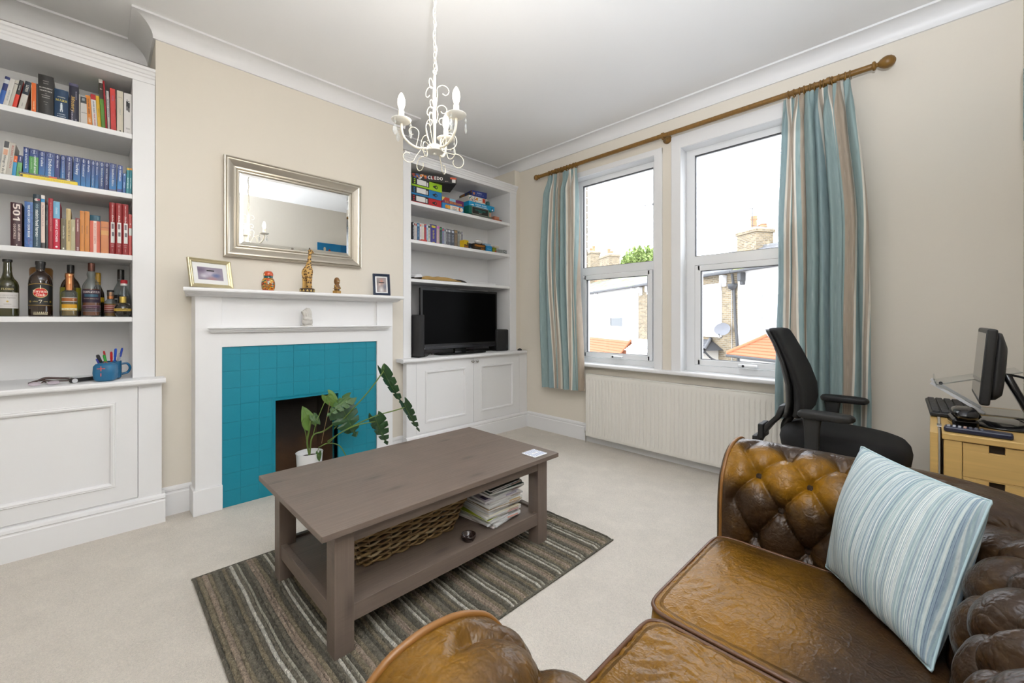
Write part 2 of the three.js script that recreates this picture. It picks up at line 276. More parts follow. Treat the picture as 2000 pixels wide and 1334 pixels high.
// ------------------------------------------------------------------ fireplace
{
  const s = thing('fireplace_surround', 'white painted wooden fireplace surround with a mantel shelf around teal tiles', 'fireplace');
  const zf = -3.03, back = ZC + 0.001;
  obj('pilaster', rb2(0.402, 0.533, 0.14, 1.30, back, zf, 0.002), M.white, s);
  obj('pilaster', rb2(1.535, 1.668, 0.14, 1.30, back, zf, 0.002), M.white, s);
  obj('plinth_block', rb2(0.39, 0.5345, 0, 0.15, back, zf + 0.013, 0.004), M.white, s);
  obj('plinth_block', rb2(1.5335, 1.68, 0, 0.15, back, zf + 0.013, 0.004), M.white, s);
  obj('header', rb2(0.53, 1.538, 0.983, 1.085, back, zf - 0.0005, 0.001), M.white, s);
  obj('frieze_panel', b2(0.53, 1.538, 1.08, 1.30, back, zf - 0.014), M.white, s);
  const ledge = [[zf - 0.02, 1.072], [zf + 0.02, 1.072], [zf + 0.024, 1.080], [zf + 0.034, 1.084], [zf + 0.036, 1.092], [zf + 0.05, 1.096], [zf + 0.052, 1.1], [zf + 0.05, 1.106], [zf - 0.02, 1.106]];
  obj('lower_shelf', toCreasedNormals(sweep(ledge, (z, y, t) => { const o = clamp((z - zf) / 0.05, 0, 1) * 0.035; return V(t ? 1.60 + o : 0.488 - o, y, z); }), 0.4), M.white, s);
  const mant = [[back, 1.288], [zf + 0.02, 1.288], [zf + 0.026, 1.296], [zf + 0.05, 1.300], [zf + 0.06, 1.308], [zf + 0.09, 1.310], [zf + 0.098, 1.314], [zf + 0.1, 1.322], [zf + 0.098, 1.33], [zf + 0.09, 1.334], [back, 1.334]];
  obj('mantel_shelf', toCreasedNormals(sweep(mant, (z, y, t) => { const o = clamp((z - zf) / 0.1, 0, 1) * 0.02; return V(t ? 1.695 + o : 0.375 - o * 2, y, z); }), 0.4), M.white, s);
}
{
  const tealTex = dataTex(256, (u, v) => { const k = 1 + 0.10 * tnoise(u, v, 6, 2, 4) + 0.05 * (rnd() - 0.5); return toS([0.004 * k, 0.225 * k, 0.315 * k]); });
  const teal = mat(lin(1, 1, 1), 0.48, { map: tealTex, bumpMap: wallBump, bumpScale: 0.0015 });
  const t = thing('tiled_fireplace_panel', 'teal painted tile panel around the dark firebox opening', 'tiles');
  const x0 = 0.5345, x1 = 1.5335, y1 = 0.983, zt = -3.041, E = 0.022;
  obj('backing', [b2(x0, FB.x0, 0, y1, ZC + 0.001, zt - 0.0035), b2(FB.x1, x1, 0, y1, ZC + 0.001, zt - 0.0035), b2(FB.x0, FB.x1, FB.y1, y1, ZC + 0.001, zt - 0.0035)], teal, t);
  // tiles with fine joints; those at the opening are cut
  const cuts = (a, b, step, first) => { const r = [a]; for (let v = first; v < b - 0.012; v += step) if (v > a + 0.012) r.push(v); r.push(b); return r; };
  const xs = cuts(x0, x1, 0.1026, 0.6311), ys = cuts(0, y1, 0.1045, 0.0995);
  const ox0 = FB.x0 - E, ox1 = FB.x1 + E, oy1 = FB.y1 + E, g = 0.0004;
  const tile = (a, b, c, d) => { if (b - a > 0.008 && d - c > 0.008) obj('tile', rb2(a + g, b - g, c + g, d - g, zt - 0.012, zt - rr(0, 0.0006), 0.0008, 1), teal, t); };
  for (let i = 0; i + 1 < xs.length; i++) for (let j = 0; j + 1 < ys.length; j++) {
    const a = xs[i], b = xs[i + 1], c = ys[j], d = ys[j + 1];
    if (b <= ox0 || a >= ox1 || c >= oy1) { tile(a, b, c, d); continue; }
    if (d > oy1) tile(a, b, Math.max(c, oy1), d);
    if (a < ox0) tile(a, ox0, c, Math.min(d, oy1));
    if (b > ox1) tile(ox1, b, c, Math.min(d, oy1));
  }
  const nosing = [[0, -0.08], [0, -0.022]]; for (let i = 1; i <= 6; i++) { const a = i / 6 * Math.PI / 2; nosing.push([0.022 * (1 - Math.cos(a)), -0.022 + 0.022 * Math.sin(a)]); } nosing.push([E, -0.08]);
  const W = FB.x1 - FB.x0, H = FB.y1 * 2;
  const gs = [sweep(nosing, (o, z, k) => V(FB.x0 - o, k ? FB.y1 + o : 0, zt + z)), sweep(nosing, (o, z, k) => V(FB.x1 + o, k ? FB.y1 + o : 0, zt + z)), sweep(nosing, (o, z, k) => V(k ? FB.x1 + o : FB.x0 - o, FB.y1 + o, zt + z))];
  obj('bullnose_edge', gs.map((q) => toCreasedNormals(q, 0.7)), teal, t);
  const rust = dataTex(512, (u, v) => { const n = tnoise(u, v, 5, 9, 5), m = tnoise(u, v, 3, 4, 4), k = sstep(v + 0.25 * n, 0.18, 0.62); const a = [0.085, 0.042, 0.018], b = [0.030, 0.024, 0.020]; const s = 1 + 0.9 * m + 0.25 * (rnd() - 0.5); return toS([0, 1, 2].map((i) => lerp(a[i], b[i], k) * s)); });
  const soot = mat(lin(1, 1, 1), 0.85, { map: rust, bumpMap: wallBump, bumpScale: 0.004 });
  const f = thing('firebox', 'soot blackened and rust stained firebox inside the teal tiles', 'firebox');
  obj('back_plate', b2(FB.x0 + 0.03, FB.x1 - 0.03, 0.0, 0.60, -3.36, -3.33), soot, f, 1.6);
  obj('cheek', sweep([[FB.x0 - 0.018, -3.15], [FB.x0 + 0.002, -3.15], [FB.x0 + 0.05, -3.34], [FB.x0 - 0.018, -3.36]], (x, z, k) => V(x, k * 0.66, z)), soot, f, 1.6);
  obj('cheek', sweep([[FB.x1 + 0.018, -3.15], [FB.x1 - 0.002, -3.15], [FB.x1 - 0.05, -3.34], [FB.x1 + 0.018, -3.36]], (x, z, k) => V(x, k * 0.66, z)), soot, f, 1.6);
  obj('throat', b2(FB.x0 - 0.018, FB.x1 + 0.018, 0.6, 0.66, -3.36, -3.125), soot, f, 1.6);
  obj('frame_strip', [rb2(FB.x0 + 0.004, FB.x0 + 0.02, 0, 0.60, -3.13, -3.118, 0.003)], mat(lin(0.10, 0.075, 0.05), 0.5, { metalness: 0.6 }), f);
  obj('hearth', b2(FB.x0 - 0.018, FB.x1 + 0.018, 0.001, 0.012, -3.36, -3.121), soot, f, 1.6);
}
// ------------------------------------------------------------------ rug
{
  const rugTex = dataTex(1024, (u, v) => { const k = 0.84 + 0.75 * tnoise(u, v, 110, 2, 2) + 0.35 * (rnd() - 0.5); return toS([k * 0.80, k * 0.80, k * 0.80]); });
  const pile = dataTex(512, (u, v) => 0.5 + 0.9 * tnoise(u, v, 100, 8, 2) + 0.5 * (rnd() - 0.5), { srgb: false });
  const rugMat = (c) => mat(c, 0.95, { map: rugTex, bumpMap: pile, bumpScale: 0.012, sheen: 0.15 });
  const cols = { g: rugMat(lin(0.29, 0.26, 0.195)), d: rugMat(lin(0.19, 0.172, 0.128)), b: rugMat(lin(0.37, 0.31, 0.205)), p: rugMat(lin(0.56, 0.44, 0.335)), w: rugMat(lin(1.0, 0.96, 0.84)), s: rugMat(lin(0.72, 0.69, 0.56)) };
  const rug = thing('striped_rug', 'shaggy rug striped in grey, brown, pink and cream under the coffee table', 'rug', [0, 0, 0]);
  const X0 = 0.292, X1 = 1.90, Z0 = -2.293, Z1 = -1.168;
  obj('backing', b2(X0 + 0.004, X1 - 0.004, 0.0005, 0.007, Z0 + 0.004, Z1 - 0.004), cols.d, rug);
  // one stripe group runs: dark, tan, pink, grey, dark, olive, white, grey, cream, grey, dark; widths in cm; it repeats across the rug
  const group = [['d', 1.6], ['b', 2.0], ['p', 1.8], ['b', 1.6], ['g', 2.4], ['d', 1.4], ['b', 1.5], ['g', 1.3], ['w', 1.3], ['g', 1.3], ['s', 0.9], ['d', 1.6], ['g', 1.8], ['p', 1.4], ['p', 1.1], ['b', 1.8], ['d', 1.5], ['g', 1.5], ['w', 1.0], ['g', 1.2], ['s', 0.8]];
  let x = X0, i = 0;
  while (x < X1 - 0.004) {
    const [c, cw] = group[i % group.length], w = Math.min(cw / 100 * rr(0.95, 1.15) * 0.93, X1 - x), ph = i * 3.1, xa = x, xb = x + w;
    const wob = (xx, z) => 0.010 * fbm(xx * 1.3 + 5, z * 2.4, 3, 2) * Math.min(1, (xx - X0) * 12, (X1 - xx) * 12) * 2;
    const g = sheet(6, 76, (u, v) => { const z = lerp(Z0, Z1, v), xx = lerp(xa, xb, u), e = Math.min(1, v * 40, (1 - v) * 40); const h = 0.0045 + 0.0125 * Math.pow(Math.sin(Math.PI * clamp(u, 0.03, 0.97)), 0.42) * Math.sqrt(e) + 0.0035 * noise(xx * 260, z * 190, ph) + 0.0012 * noise(xx * 90, z * 70, ph); return V(xx + wob(xx, z) + (u > 0.1 && u < 0.9 ? 0.0012 * noise(z * 150, ph) : 0), h, z + 0.0025 * noise(xx * 130, v > 0.5 ? 9 : 4, ph) * (v < 0.02 || v > 0.98 ? 1 : 0)); }, (u, v) => [lerp(xa, xb, u) * 2 + ph, lerp(Z0, Z1, v) * 2]);
    const m = cols[c]; const o = new THREE.Mesh(g, m); o.name = 'stripe'; o.castShadow = o.receiveShadow = true; rug.add(o);
    x += w; i++;
  }
  for (const z of [Z0, Z1]) obj('edge_binding', rb2(X0 - 0.002, X1 + 0.002, 0.0005, 0.009, z - 0.004, z + 0.004, 0.003), cols.d, rug);
}
// ------------------------------------------------------------------ coffee table
const TBL = { x0: 0.503, x1: 1.694, z0: -2.095, z1: -1.362, y: 0.46 };
{
  const woodTex = dataTex(1024, (u, v) => {
    const g = tnoise(u * 1, v, 3, 1, 3), warp = v * 70 + g * 6, line = 0.5 + 0.5 * Math.sin(warp), fine = tnoise(u, v, 12, 6, 3), gr = gnoise(u, v, 5, 180, 2) + 0.6 * gnoise(u, v, 9, 380, 3);
    let k = 0.93 + 0.03 * line + 0.16 * fine + 0.10 * gr;
    for (const [kx, ky] of [[0.2, 0.3], [0.62, 0.75], [0.85, 0.2], [0.4, 0.62], [0.1, 0.85], [0.72, 0.45]]) { const d = Math.hypot((u - kx) * 22, (v - ky) * 60); k -= 0.34 * Math.exp(-d * d); }
    return toS([0.165 * k, 0.125 * k, 0.100 * k]);
  });
  const woodBump = dataTex(512, (u, v) => 0.5 + 0.8 * gnoise(u, v, 5, 150, 4), { srgb: false });
  const wood = mat(lin(1, 1, 1), 0.50, { map: woodTex, bumpMap: woodBump, bumpScale: 0.0006 });
  M.tableWood = wood;
  const t = thing('coffee_table', 'grey-brown stained wooden coffee table with a lower shelf on the striped rug', 'coffee table');
  const along = (g) => g;                               // grain along x on the top
  const woodLeg = mat(lin(1, 1, 1), 0.5, { map: woodTex.clone(), bumpMap: woodBump, bumpScale: 0.0006 }); woodLeg.map.rotation = Math.PI / 2; woodLeg.map.needsUpdate = true;
  const n = 5;                                          // glued boards
  for (let i = 0; i < n; i++) { const a = lerp(TBL.z0, TBL.z1, i / n), b = lerp(TBL.z0, TBL.z1, (i + 1) / n); const o = obj('top_board', rb2(TBL.x0, TBL.x1, TBL.y - 0.022, TBL.y, a + (i ? -0.0012 : 0), b + (i < n - 1 ? 0.0012 : 0), 0.0022, 2), wood, t, 1.15); const uv = o.geometry.attributes.uv; for (let q = 0; q < uv.count; q++) uv.setXY(q, uv.getX(q) + i * 0.37, uv.getY(q) + i * 0.21); }
  const L = 0.068, lx0 = 0.556, lx1 = 1.640, lz0 = -2.055, lz1 = -1.395, fy = 0.014;
  for (const [x, z] of [[lx0, lz0], [lx1 - L, lz0], [lx0, lz1 - L], [lx1 - L, lz1 - L]]) obj('leg', rb2(x, x + L, fy, TBL.y - 0.022, z, z + L, 0.0025), woodLeg, t, 1.15);
  const ap = (x0, x1, z0, z1) => obj('apron', rb2(x0, x1, 0.386, TBL.y - 0.022, z0, z1, 0.0015), wood, t, 1.15);
  ap(lx0 + L, lx1 - L, lz1 - 0.026, lz1 - 0.006); ap(lx0 + L, lx1 - L, lz0 + 0.006, lz0 + 0.026); ap(lx0 + 0.006, lx0 + 0.026, lz0 + L, lz1 - L); ap(lx1 - 0.026, lx1 - 0.006, lz0 + L, lz1 - L);
  const rail = (x0, x1, z0, z1) => obj('shelf_rail', rb2(x0, x1, 0.112, 0.172, z0, z1, 0.002), wood, t, 1.15);
  rail(lx0 + L, lx1 - L, lz1 - 0.03, lz1 - 0.006); rail(lx0 + L, lx1 - L, lz0 + 0.006, lz0 + 0.03); rail(lx0 + 0.006, lx0 + 0.03, lz0 + L, lz1 - L); rail(lx1 - 0.03, lx1 - 0.006, lz0 + L, lz1 - L);
  for (let i = 0; i < 4; i++) { const a = lerp(lz0 + 0.03, lz1 - 0.03, i / 4), b = lerp(lz0 + 0.03, lz1 - 0.03, (i + 1) / 4); obj('shelf_board', rb2(lx0 + 0.03, lx1 - 0.03, 0.146, 0.162, a, b, 0.001), wood, t, 1.15); }
}
// coaster: white card with blue scales
{
  const cv = document.createElement('canvas'); cv.width = cv.height = 256; const c = cv.getContext('2d');
  c.fillStyle = '#eef0f2'; c.fillRect(0, 0, 256, 256);
  for (let j = 0; j < 8; j++) for (let i = 0; i < 8; i++) { c.strokeStyle = '#2d55a0'; c.lineWidth = 5; const x = 24 + i * 30 + (j % 2) * 15 - 8, y = 28 + j * 29; c.beginPath(); c.arc(x, y, 11, Math.PI, 0); c.stroke(); c.beginPath(); c.arc(x, y, 5, Math.PI, 0); c.stroke(); }
  c.fillStyle = '#eef0f2'; c.fillRect(62, 112, 132, 32); c.fillStyle = '#b08a8a'; c.font = '20px sans-serif'; c.textAlign = 'center'; c.fillText('Lisboa', 128, 134);
  const tx = new THREE.CanvasTexture(cv); tx.colorSpace = THREE.SRGBColorSpace;
  const g = rb(0.094, 0.005, 0.094, 0.002), p = g.attributes.position, uv = g.attributes.uv; for (let i = 0; i < p.count; i++) uv.setXY(i, p.getX(i) / 0.094 + 0.5, 0.5 - p.getZ(i) / 0.094);
  const m = mat(lin(1, 1, 1), 0.35, { map: tx }); m.userData.ownUv = true;
  const o = obj('coaster', g, m); o.position.set(1.59, TBL.y + 0.0027, -1.437); tag(o, 'white coaster printed with blue scales on the coffee table corner', 'coaster');
}
// small dark bowl on the lower shelf
{
  const o = obj('tealight_bowl', lathe([[0, 0.004], [0.024, 0.004], [0.029, 0.012], [0.033, 0.022], [0.0345, 0.03], [0.032, 0.0315], [0.029, 0.027], [0.022, 0.012], [0.012, 0.0105], [0.012, 0.018], [0.009, 0.018], [0.008, 0.009], [0, 0.009]], 32), mat(lin(0.03, 0.016, 0.014), 0.25, { clearcoat: 0.5 }));
  o.position.set(1.178, 0.158, -1.462); tag(o, 'small dark brown glazed bowl on the coffee table shelf', 'bowl');
}
// wicker basket
{
  const b = thing('wicker_basket', 'brown woven willow basket holding papers under the coffee table', 'basket', [0.972, 0.163, -1.72]);
  const cane = [mat(lin(0.20, 0.125, 0.045), 0.6), mat(lin(0.27, 0.18, 0.075), 0.6), mat(lin(0.15, 0.09, 0.035), 0.6), mat(lin(0.33, 0.25, 0.14), 0.62)];
  const W = 0.46, D = 0.27, HT = 0.15, N = 44;
  const ring = (k, y, out, off = 0) => { const w = W / 2 + k * 0.045, d = D / 2 + k * 0.035, R = 0.05, pts = []; for (let i = 0; i < N * 3; i++) { const s = i / (N * 3) * 4, e = Math.floor(s), f = s - e; const corners = [[1, 1], [-1, 1], [-1, -1], [1, -1]], A = corners[e], B = corners[(e + 1) % 4]; let x = lerp(A[0], B[0], f) * w, z = lerp(A[1], B[1], f) * d; const cx = Math.sign(x) * Math.max(0, Math.abs(x) - (w - R)), cz = Math.sign(z) * Math.max(0, Math.abs(z) - (d - R)); const l = Math.hypot(cx, cz); if (l > R) { x -= cx * (1 - R / l); z -= cz * (1 - R / l); } const m = 1 + out * Math.sin(i / 3 * Math.PI + off) / w; pts.push([x * m, y + 0.0035 * Math.sin(i / 3 * Math.PI / 1 + off + 1.5), z * (1 + out * Math.sin(i / 3 * Math.PI + off) / d)]); } return pts; };
  for (let r = 0; r < 11; r++) { const k = r / 10, y = 0.008 + k * (HT - 0.02); obj('weave', tube(ring(k, y, 0.0062, (r % 2) * Math.PI), 0.0055 + 0.0012 * Math.sin(r * 5), N * 6, 5, true), cane[r % 4 === 3 ? 3 : r % 3], b); }
  for (let r = 0; r < 3; r++) obj('rim', tube(ring(1.12, HT - 0.008 + r * 0.007, 0.004, r * 2.1), 0.0072, N * 6, 6, true), cane[r % 2], b);
  obj('base', b2(-W / 2 + 0.01, W / 2 - 0.01, 0, 0.008, -D / 2 + 0.01, D / 2 - 0.01), cane[2], b);
  const st = ring(0, 0, 0), st2 = ring(1.05, 0, 0);
  for (let i = 0; i < N * 3; i += 6) obj('stake', tube([[st[i][0], 0.004, st[i][2]], [lerp(st[i][0], st2[i][0], 0.5), HT / 2, lerp(st[i][2], st2[i][2], 0.5)], [st2[i][0], HT - 0.004, st2[i][2]]], 0.0035, 5, 5), cane[2], b);
}
// papers standing in the basket and the pile of magazines
{
  const cols = [['pale grey', lin(0.55, 0.55, 0.53)], ['white', lin(0.75, 0.75, 0.74)], ['dark blue', lin(0.05, 0.07, 0.16)], ['grey-green', lin(0.4, 0.42, 0.36)]];
  cols.forEach(([n, c], i) => { const o = obj('loose_papers', rb(0.40 - i * 0.02, 0.006, 0.20, 0.002), mat(c, 0.7)); o.position.set(0.985 + i * 0.012, 0.300 + i * 0.0075, -1.73 - i * 0.006); o.rotation.set(0.03, 0.02 * i, 0.02); tag(o, n + ' sheaf of papers lying in the wicker basket', 'papers'); });
  const mags = [['pale pink supplement', 0xe8dcd8, 0xc8423a], ['white magazine with a green roundel', 0xe9e9e4, 0x4f8a3c], ['white magazine with an orange stripe', 0xe6e6e6, 0xd8642e], ['grey newspaper section', 0xc9c9c6, 0x777777], ['lime green leaflet', 0xa8b81c, 0xd4dc52], ['white catalogue with red lettering', 0xf0efec, 0xc0392b], ['cream brochure', 0xe6e0cc, 0xa07a3c], ['pale blue magazine', 0xc9d4e0, 0x3d5f92], ['white envelope bundle', 0xf2f2f2, 0x999999], ['tan magazine', 0xcab08a, 0x6f4a2a], ['white leaflet with a mustard band', 0xeeeeea, 0xc99a2e], ['thick white catalogue', 0xf0f0ee, 0xb0b0b0], ['white magazine with brown photos', 0xe4e0da, 0x7a5233], ['lilac tinted magazine', 0xdcd6e2, 0x6b5b8a], ['white magazine with dotted cover', 0xefeff2, 0x8a3a3a], ['orange spined magazine', 0xd9d2c8, 0xd0611f], ['dark green magazine', 0x1d4038, 0xd8d8d8], ['brown magazine with a portrait photo', 0x4a3428, 0xa8563a], ['black glossy magazine', 0x1c1e22, 0x8fa0b0], ['charcoal topmost magazine', 0x2c2f36, 0x9aa4ac]];
  let y = 0.1635;
  mags.forEach(([n, c, a], i) => {
    const th = i === 0 || i === 4 ? 0.0055 : 0.0075 + 0.004 * rnd(), w = 0.205 + rr(-0.008, 0.012), d = 0.28 + rr(-0.012, 0.012);
    const o = thing('magazine', n + ' in the pile of magazines under the coffee table', 'magazine', [1.392 + rr(-0.014, 0.014) + i * 0.001, y + 0.0001, -1.6 + rr(-0.012, 0.012)], rr(-0.09, 0.09) + (i < 2 ? 0.12 : 0), 'magazines under the coffee table');
    obj('pages', [rb(w - 0.002, th - 0.0016, d - 0.002, 0.0008, 0, th / 2, 0), ...[0.3, 0.6].map((f) => b2(-w / 2 + 0.002, w / 2 + 0.0015 * rr(-1, 1), th * f, th * f + 0.0008, -d / 2 + 0.001, d / 2 + 0.001))], M.paper, o);
    obj('cover', [rb(w, 0.0009, d, 0.0004, 0, th - 0.0005, 0), rb(w, 0.0008, d, 0.0004, 0, 0.0005, 0)], mat(hex(c), 0.35), o);
    obj('masthead', [b2(-w * 0.44, w * 0.40, th, th + 0.0004, d * 0.28, d * 0.44), b2(w * 0.1, w * 0.42, th * 0.25, th * 0.8, d / 2 - 0.002, d / 2 + 0.0004)], mat(hex(a), 0.4), o);
    y += th + 0.0006;
  });
}
// ------------------------------------------------------------------ buttoned leather sofa
{
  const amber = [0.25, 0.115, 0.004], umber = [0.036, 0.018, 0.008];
  const grain = dataTex(512, (u, v) => { const k = 0.92 + 0.26 * tnoise(u, v, 40, 3, 3) + 0.14 * tnoise(u, v, 9, 6, 3) + 0.06 * (rnd() - 0.5); return toS([0.86 * k, 0.86 * k, 0.86 * k]); });
  const creaseB = dataTex(512, (u, v) => { const c = 1 - Math.abs(tnoise(u, v, 14, 1, 2)) * 5; return 0.55 + 0.5 * tnoise(u, v, 80, 5, 2) - 0.35 * Math.max(0, c) ** 3; }, { srgb: false });
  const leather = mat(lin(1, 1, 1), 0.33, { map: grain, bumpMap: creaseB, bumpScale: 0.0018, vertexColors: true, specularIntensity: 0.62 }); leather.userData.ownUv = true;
  const piping = mat(lin(0.20, 0.085, 0.016), 0.4);
  const darkPipe = mat(lin(0.10, 0.042, 0.016), 0.4);
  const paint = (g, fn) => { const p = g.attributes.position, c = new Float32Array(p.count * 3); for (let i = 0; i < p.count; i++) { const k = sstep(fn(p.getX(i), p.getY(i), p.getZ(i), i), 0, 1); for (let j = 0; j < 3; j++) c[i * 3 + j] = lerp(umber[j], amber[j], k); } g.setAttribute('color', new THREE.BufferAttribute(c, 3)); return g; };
  const add = (name, g, m, parent) => { const o = new THREE.Mesh(g, m); o.name = name; o.castShadow = o.receiveShadow = true; parent.add(o); return o; };
  const sofa = thing('leather_sofa', 'brown buttoned leather two-seat sofa with rolled arms facing the fireplace', 'sofa');
  // section of arm and back: offset outward from the inner face, height
  const prof = new THREE.CatmullRomCurve3([[0, 0.34], [0, 0.42], [0, 0.48], [0.003, 0.56], [0.02, 0.63], [0.062, 0.685], [0.115, 0.712], [0.175, 0.72], [0.23, 0.710], [0.268, 0.68], [0.285, 0.64], [0.278, 0.6], [0.25, 0.57], [0.236, 0.53], [0.235, 0.40], [0.235, 0.05]].map(([a, b]) => V(a, b, 0)), false, 'catmullrom', 0.4);
  const PL = prof.getLength();
  const XI0 = 0.49, XI1 = 1.45, ZF = -0.487, ZB = 0.032, RC = 0.09;
  const segs = [XI1 - RC, 0]; const La = ZB - RC - ZF, Lq = RC * Math.PI / 2, Lb = XI1 - XI0 - 2 * RC, LT = 2 * La + 2 * Lq + Lb;
  // inner line and outward direction at distance s from the front of the arm by the window
  function inner(s) {
    if (s <= La) return [XI1, ZF + s, 1, 0];
    s -= La; if (s <= Lq) { const a = s / RC; return [XI1 - RC + RC * Math.cos(a), ZB - RC + RC * Math.sin(a), Math.cos(a), Math.sin(a)]; }
    s -= Lq; if (s <= Lb) return [XI1 - RC - s, ZB, 0, 1];
    s -= Lb; if (s <= Lq) { const a = s / RC; return [XI0 + RC - RC * Math.sin(a), ZB - RC + RC * Math.cos(a), -Math.sin(a), Math.cos(a)]; }
    s -= Lq; return [XI0, ZB - RC - s, -1, 0];
  }
  const SP = 0.136, S0 = 0.095, VP = 0.1015, V0 = 0.128;
  function bulge(s, v) {
    const e = Math.min(s, LT - s), q = (v - V0) / VP, p = ((s < LT / 2 ? s : LT - s) - S0) / SP, a = p + q / 2, b = p - q / 2;
    let h = Math.pow(Math.abs(Math.sin(Math.PI * a) * Math.sin(Math.PI * b)) + 0.0006, 0.42);
    const row = Math.round(q), pr = row % 2 ? Math.round(p - 0.5) + 0.5 : Math.round(p), dx = (p - pr) * SP, dy = (q - row) * VP, d = Math.hypot(dx, dy), th = Math.atan2(dy, dx);
    let pit = row >= 0 && row <= 3 ? -0.016 * Math.exp(-d * d / 0.00034) + 0.0022 * Math.sin(th * 9 + 2 * noise(p * 3, q * 3)) * Math.exp(-d / 0.034) * sstep(d, 0.006, 0.02) : 0;
    const over = sstep(q, 3.02, 3.75), under = 1 - sstep(q, -1.0, -0.35), end = 1 - sstep(e, 0.012, 0.05);
    const vert = Math.pow(Math.abs(Math.sin(Math.PI * (p + 0.5))), 0.3);
    h = lerp(h, 0.86, over); h = lerp(h, 0.62 + 0.2 * Math.abs(Math.sin(Math.PI * p)), under * 0.9); h = lerp(h, 0.72, end); pit *= 1 - end;
    return 0.032 * h - 0.020 + pit + 0.0016 * fbm(s * 18, v * 18, 2, 3) + 0.0009 * noise(s * 55, v * 20, 4);
  }
  const at = (s, v) => {
    const [ix, iz, ox, oz] = inner(s), k = clamp(v / PL, 0, 1), P = prof.getPointAt(k), T = prof.getTangentAt(k);
    const dsp = v < 0.62 ? bulge(s, v) * (1 - sstep(v, 0.55, 0.62)) + 0.004 * sstep(v, 0.55, 0.62) : 0.004;
    const o = P.x - T.y * dsp, y = P.y + T.x * dsp;              // the seat side is to the left of the section's direction
    return V(ix + ox * o, y, iz + oz * o);
  };
  const part = (name, s0, s1, parent) => {
    const ns = Math.round((s1 - s0) / 0.0042), v1 = 0.64, nv = 150;
    const map = (u, v) => [lerp(s0, s1, u), v < 0.86 ? v / 0.86 * v1 : lerp(v1, PL, (v - 0.86) / 0.14)];
    const g = sheet(ns, nv, (u, v) => at(...map(u, v)), (u, v) => { const [s, w] = map(u, v); return [s * 3, w * 3]; });
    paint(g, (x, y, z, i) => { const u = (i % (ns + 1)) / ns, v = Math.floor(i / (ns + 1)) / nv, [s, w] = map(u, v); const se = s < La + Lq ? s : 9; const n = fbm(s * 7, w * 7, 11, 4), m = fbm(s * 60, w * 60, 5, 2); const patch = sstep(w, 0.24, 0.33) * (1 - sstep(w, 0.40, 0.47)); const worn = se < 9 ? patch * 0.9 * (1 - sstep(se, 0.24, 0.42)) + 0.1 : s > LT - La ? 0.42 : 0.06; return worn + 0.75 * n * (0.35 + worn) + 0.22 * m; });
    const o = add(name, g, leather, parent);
    for (let q = 0; q < 4; q++) for (let k = -1; k < 20; k++) { const p = k + (q % 2 ? 0.5 : 0); for (const side of [0, 1]) { const s = side ? LT - (S0 + p * SP) : S0 + p * SP; if ((s < LT / 2) === !!side || s < s0 || s >= s1 || s < 0.03 || s > LT - 0.03) continue; const P = at(s, V0 + q * VP), Q = at(s, V0 + q * VP + 0.012), [, , ox, oz] = inner(s); const g2 = new THREE.SphereGeometry(0.0108, 14, 10).scale(1, 1, 0.62); const n = V(ox, 0, oz).cross(V(0, 0, 0)); const dir = prof.getTangentAt(clamp((V0 + q * VP) / PL, 0, 1)); const nn = V(-ox * dir.y, dir.x, -oz * dir.y).normalize(); g2.applyQuaternion(new THREE.Quaternion().setFromUnitVectors(V(0, 0, 1), nn)); g2.translate(P.x + nn.x * 0.004, P.y + nn.y * 0.004, P.z + nn.z * 0.004); paint(g2, () => 0.05); add('button', g2, leather, o); } }
    return o;
  };
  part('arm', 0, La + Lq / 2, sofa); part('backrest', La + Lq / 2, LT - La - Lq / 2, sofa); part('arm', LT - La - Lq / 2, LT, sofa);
  // front faces of the arms with their piping
  for (const sx of [1, -1]) {
    const X = sx > 0 ? XI1 : XI0, pts = prof.getSpacedPoints(70).map((p) => new THREE.Vector2(p.x, p.y)); pts.push(new THREE.Vector2(0, 0.05));
    const sh = new THREE.Shape(pts.map((p) => new THREE.Vector2(p.x * sx, p.y)));
    const g = new THREE.ExtrudeGeometry(sh, { depth: 0.022, bevelEnabled: false }).translate(X, 0, ZF - 0.012); 
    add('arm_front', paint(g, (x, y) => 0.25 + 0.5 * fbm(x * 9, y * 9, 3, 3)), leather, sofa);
    const path = prof.getSpacedPoints(60).filter((p) => p.x < 0.27 || p.y > 0.3).map((p) => { const T = 0.004; return V(X + sx * p.x, p.y + T, ZF - 0.001); }); path.unshift(V(X, 0.2, ZF - 0.001));
    add('piping', tube(path, 0.0058, 160, 8), piping, sofa);
  }
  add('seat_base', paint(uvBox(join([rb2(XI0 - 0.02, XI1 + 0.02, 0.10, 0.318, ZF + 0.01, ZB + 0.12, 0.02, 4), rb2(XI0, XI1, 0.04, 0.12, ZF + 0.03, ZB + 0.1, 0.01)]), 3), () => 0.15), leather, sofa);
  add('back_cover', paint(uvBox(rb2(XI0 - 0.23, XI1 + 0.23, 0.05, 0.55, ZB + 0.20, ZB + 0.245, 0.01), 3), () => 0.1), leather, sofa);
  for (const [x, z] of [[XI0 - 0.18, ZF + 0.05], [XI1 + 0.18, ZF + 0.05], [XI0 - 0.18, ZB + 0.18], [XI1 + 0.18, ZB + 0.18]]) add('foot', lathe([[0, 0], [0.022, 0], [0.03, 0.02], [0.03, 0.035], [0.022, 0.05], [0.022, 0.065], [0, 0.065]], 18).translate(x, 0, z), mat(lin(0.03, 0.015, 0.008), 0.4), sofa);
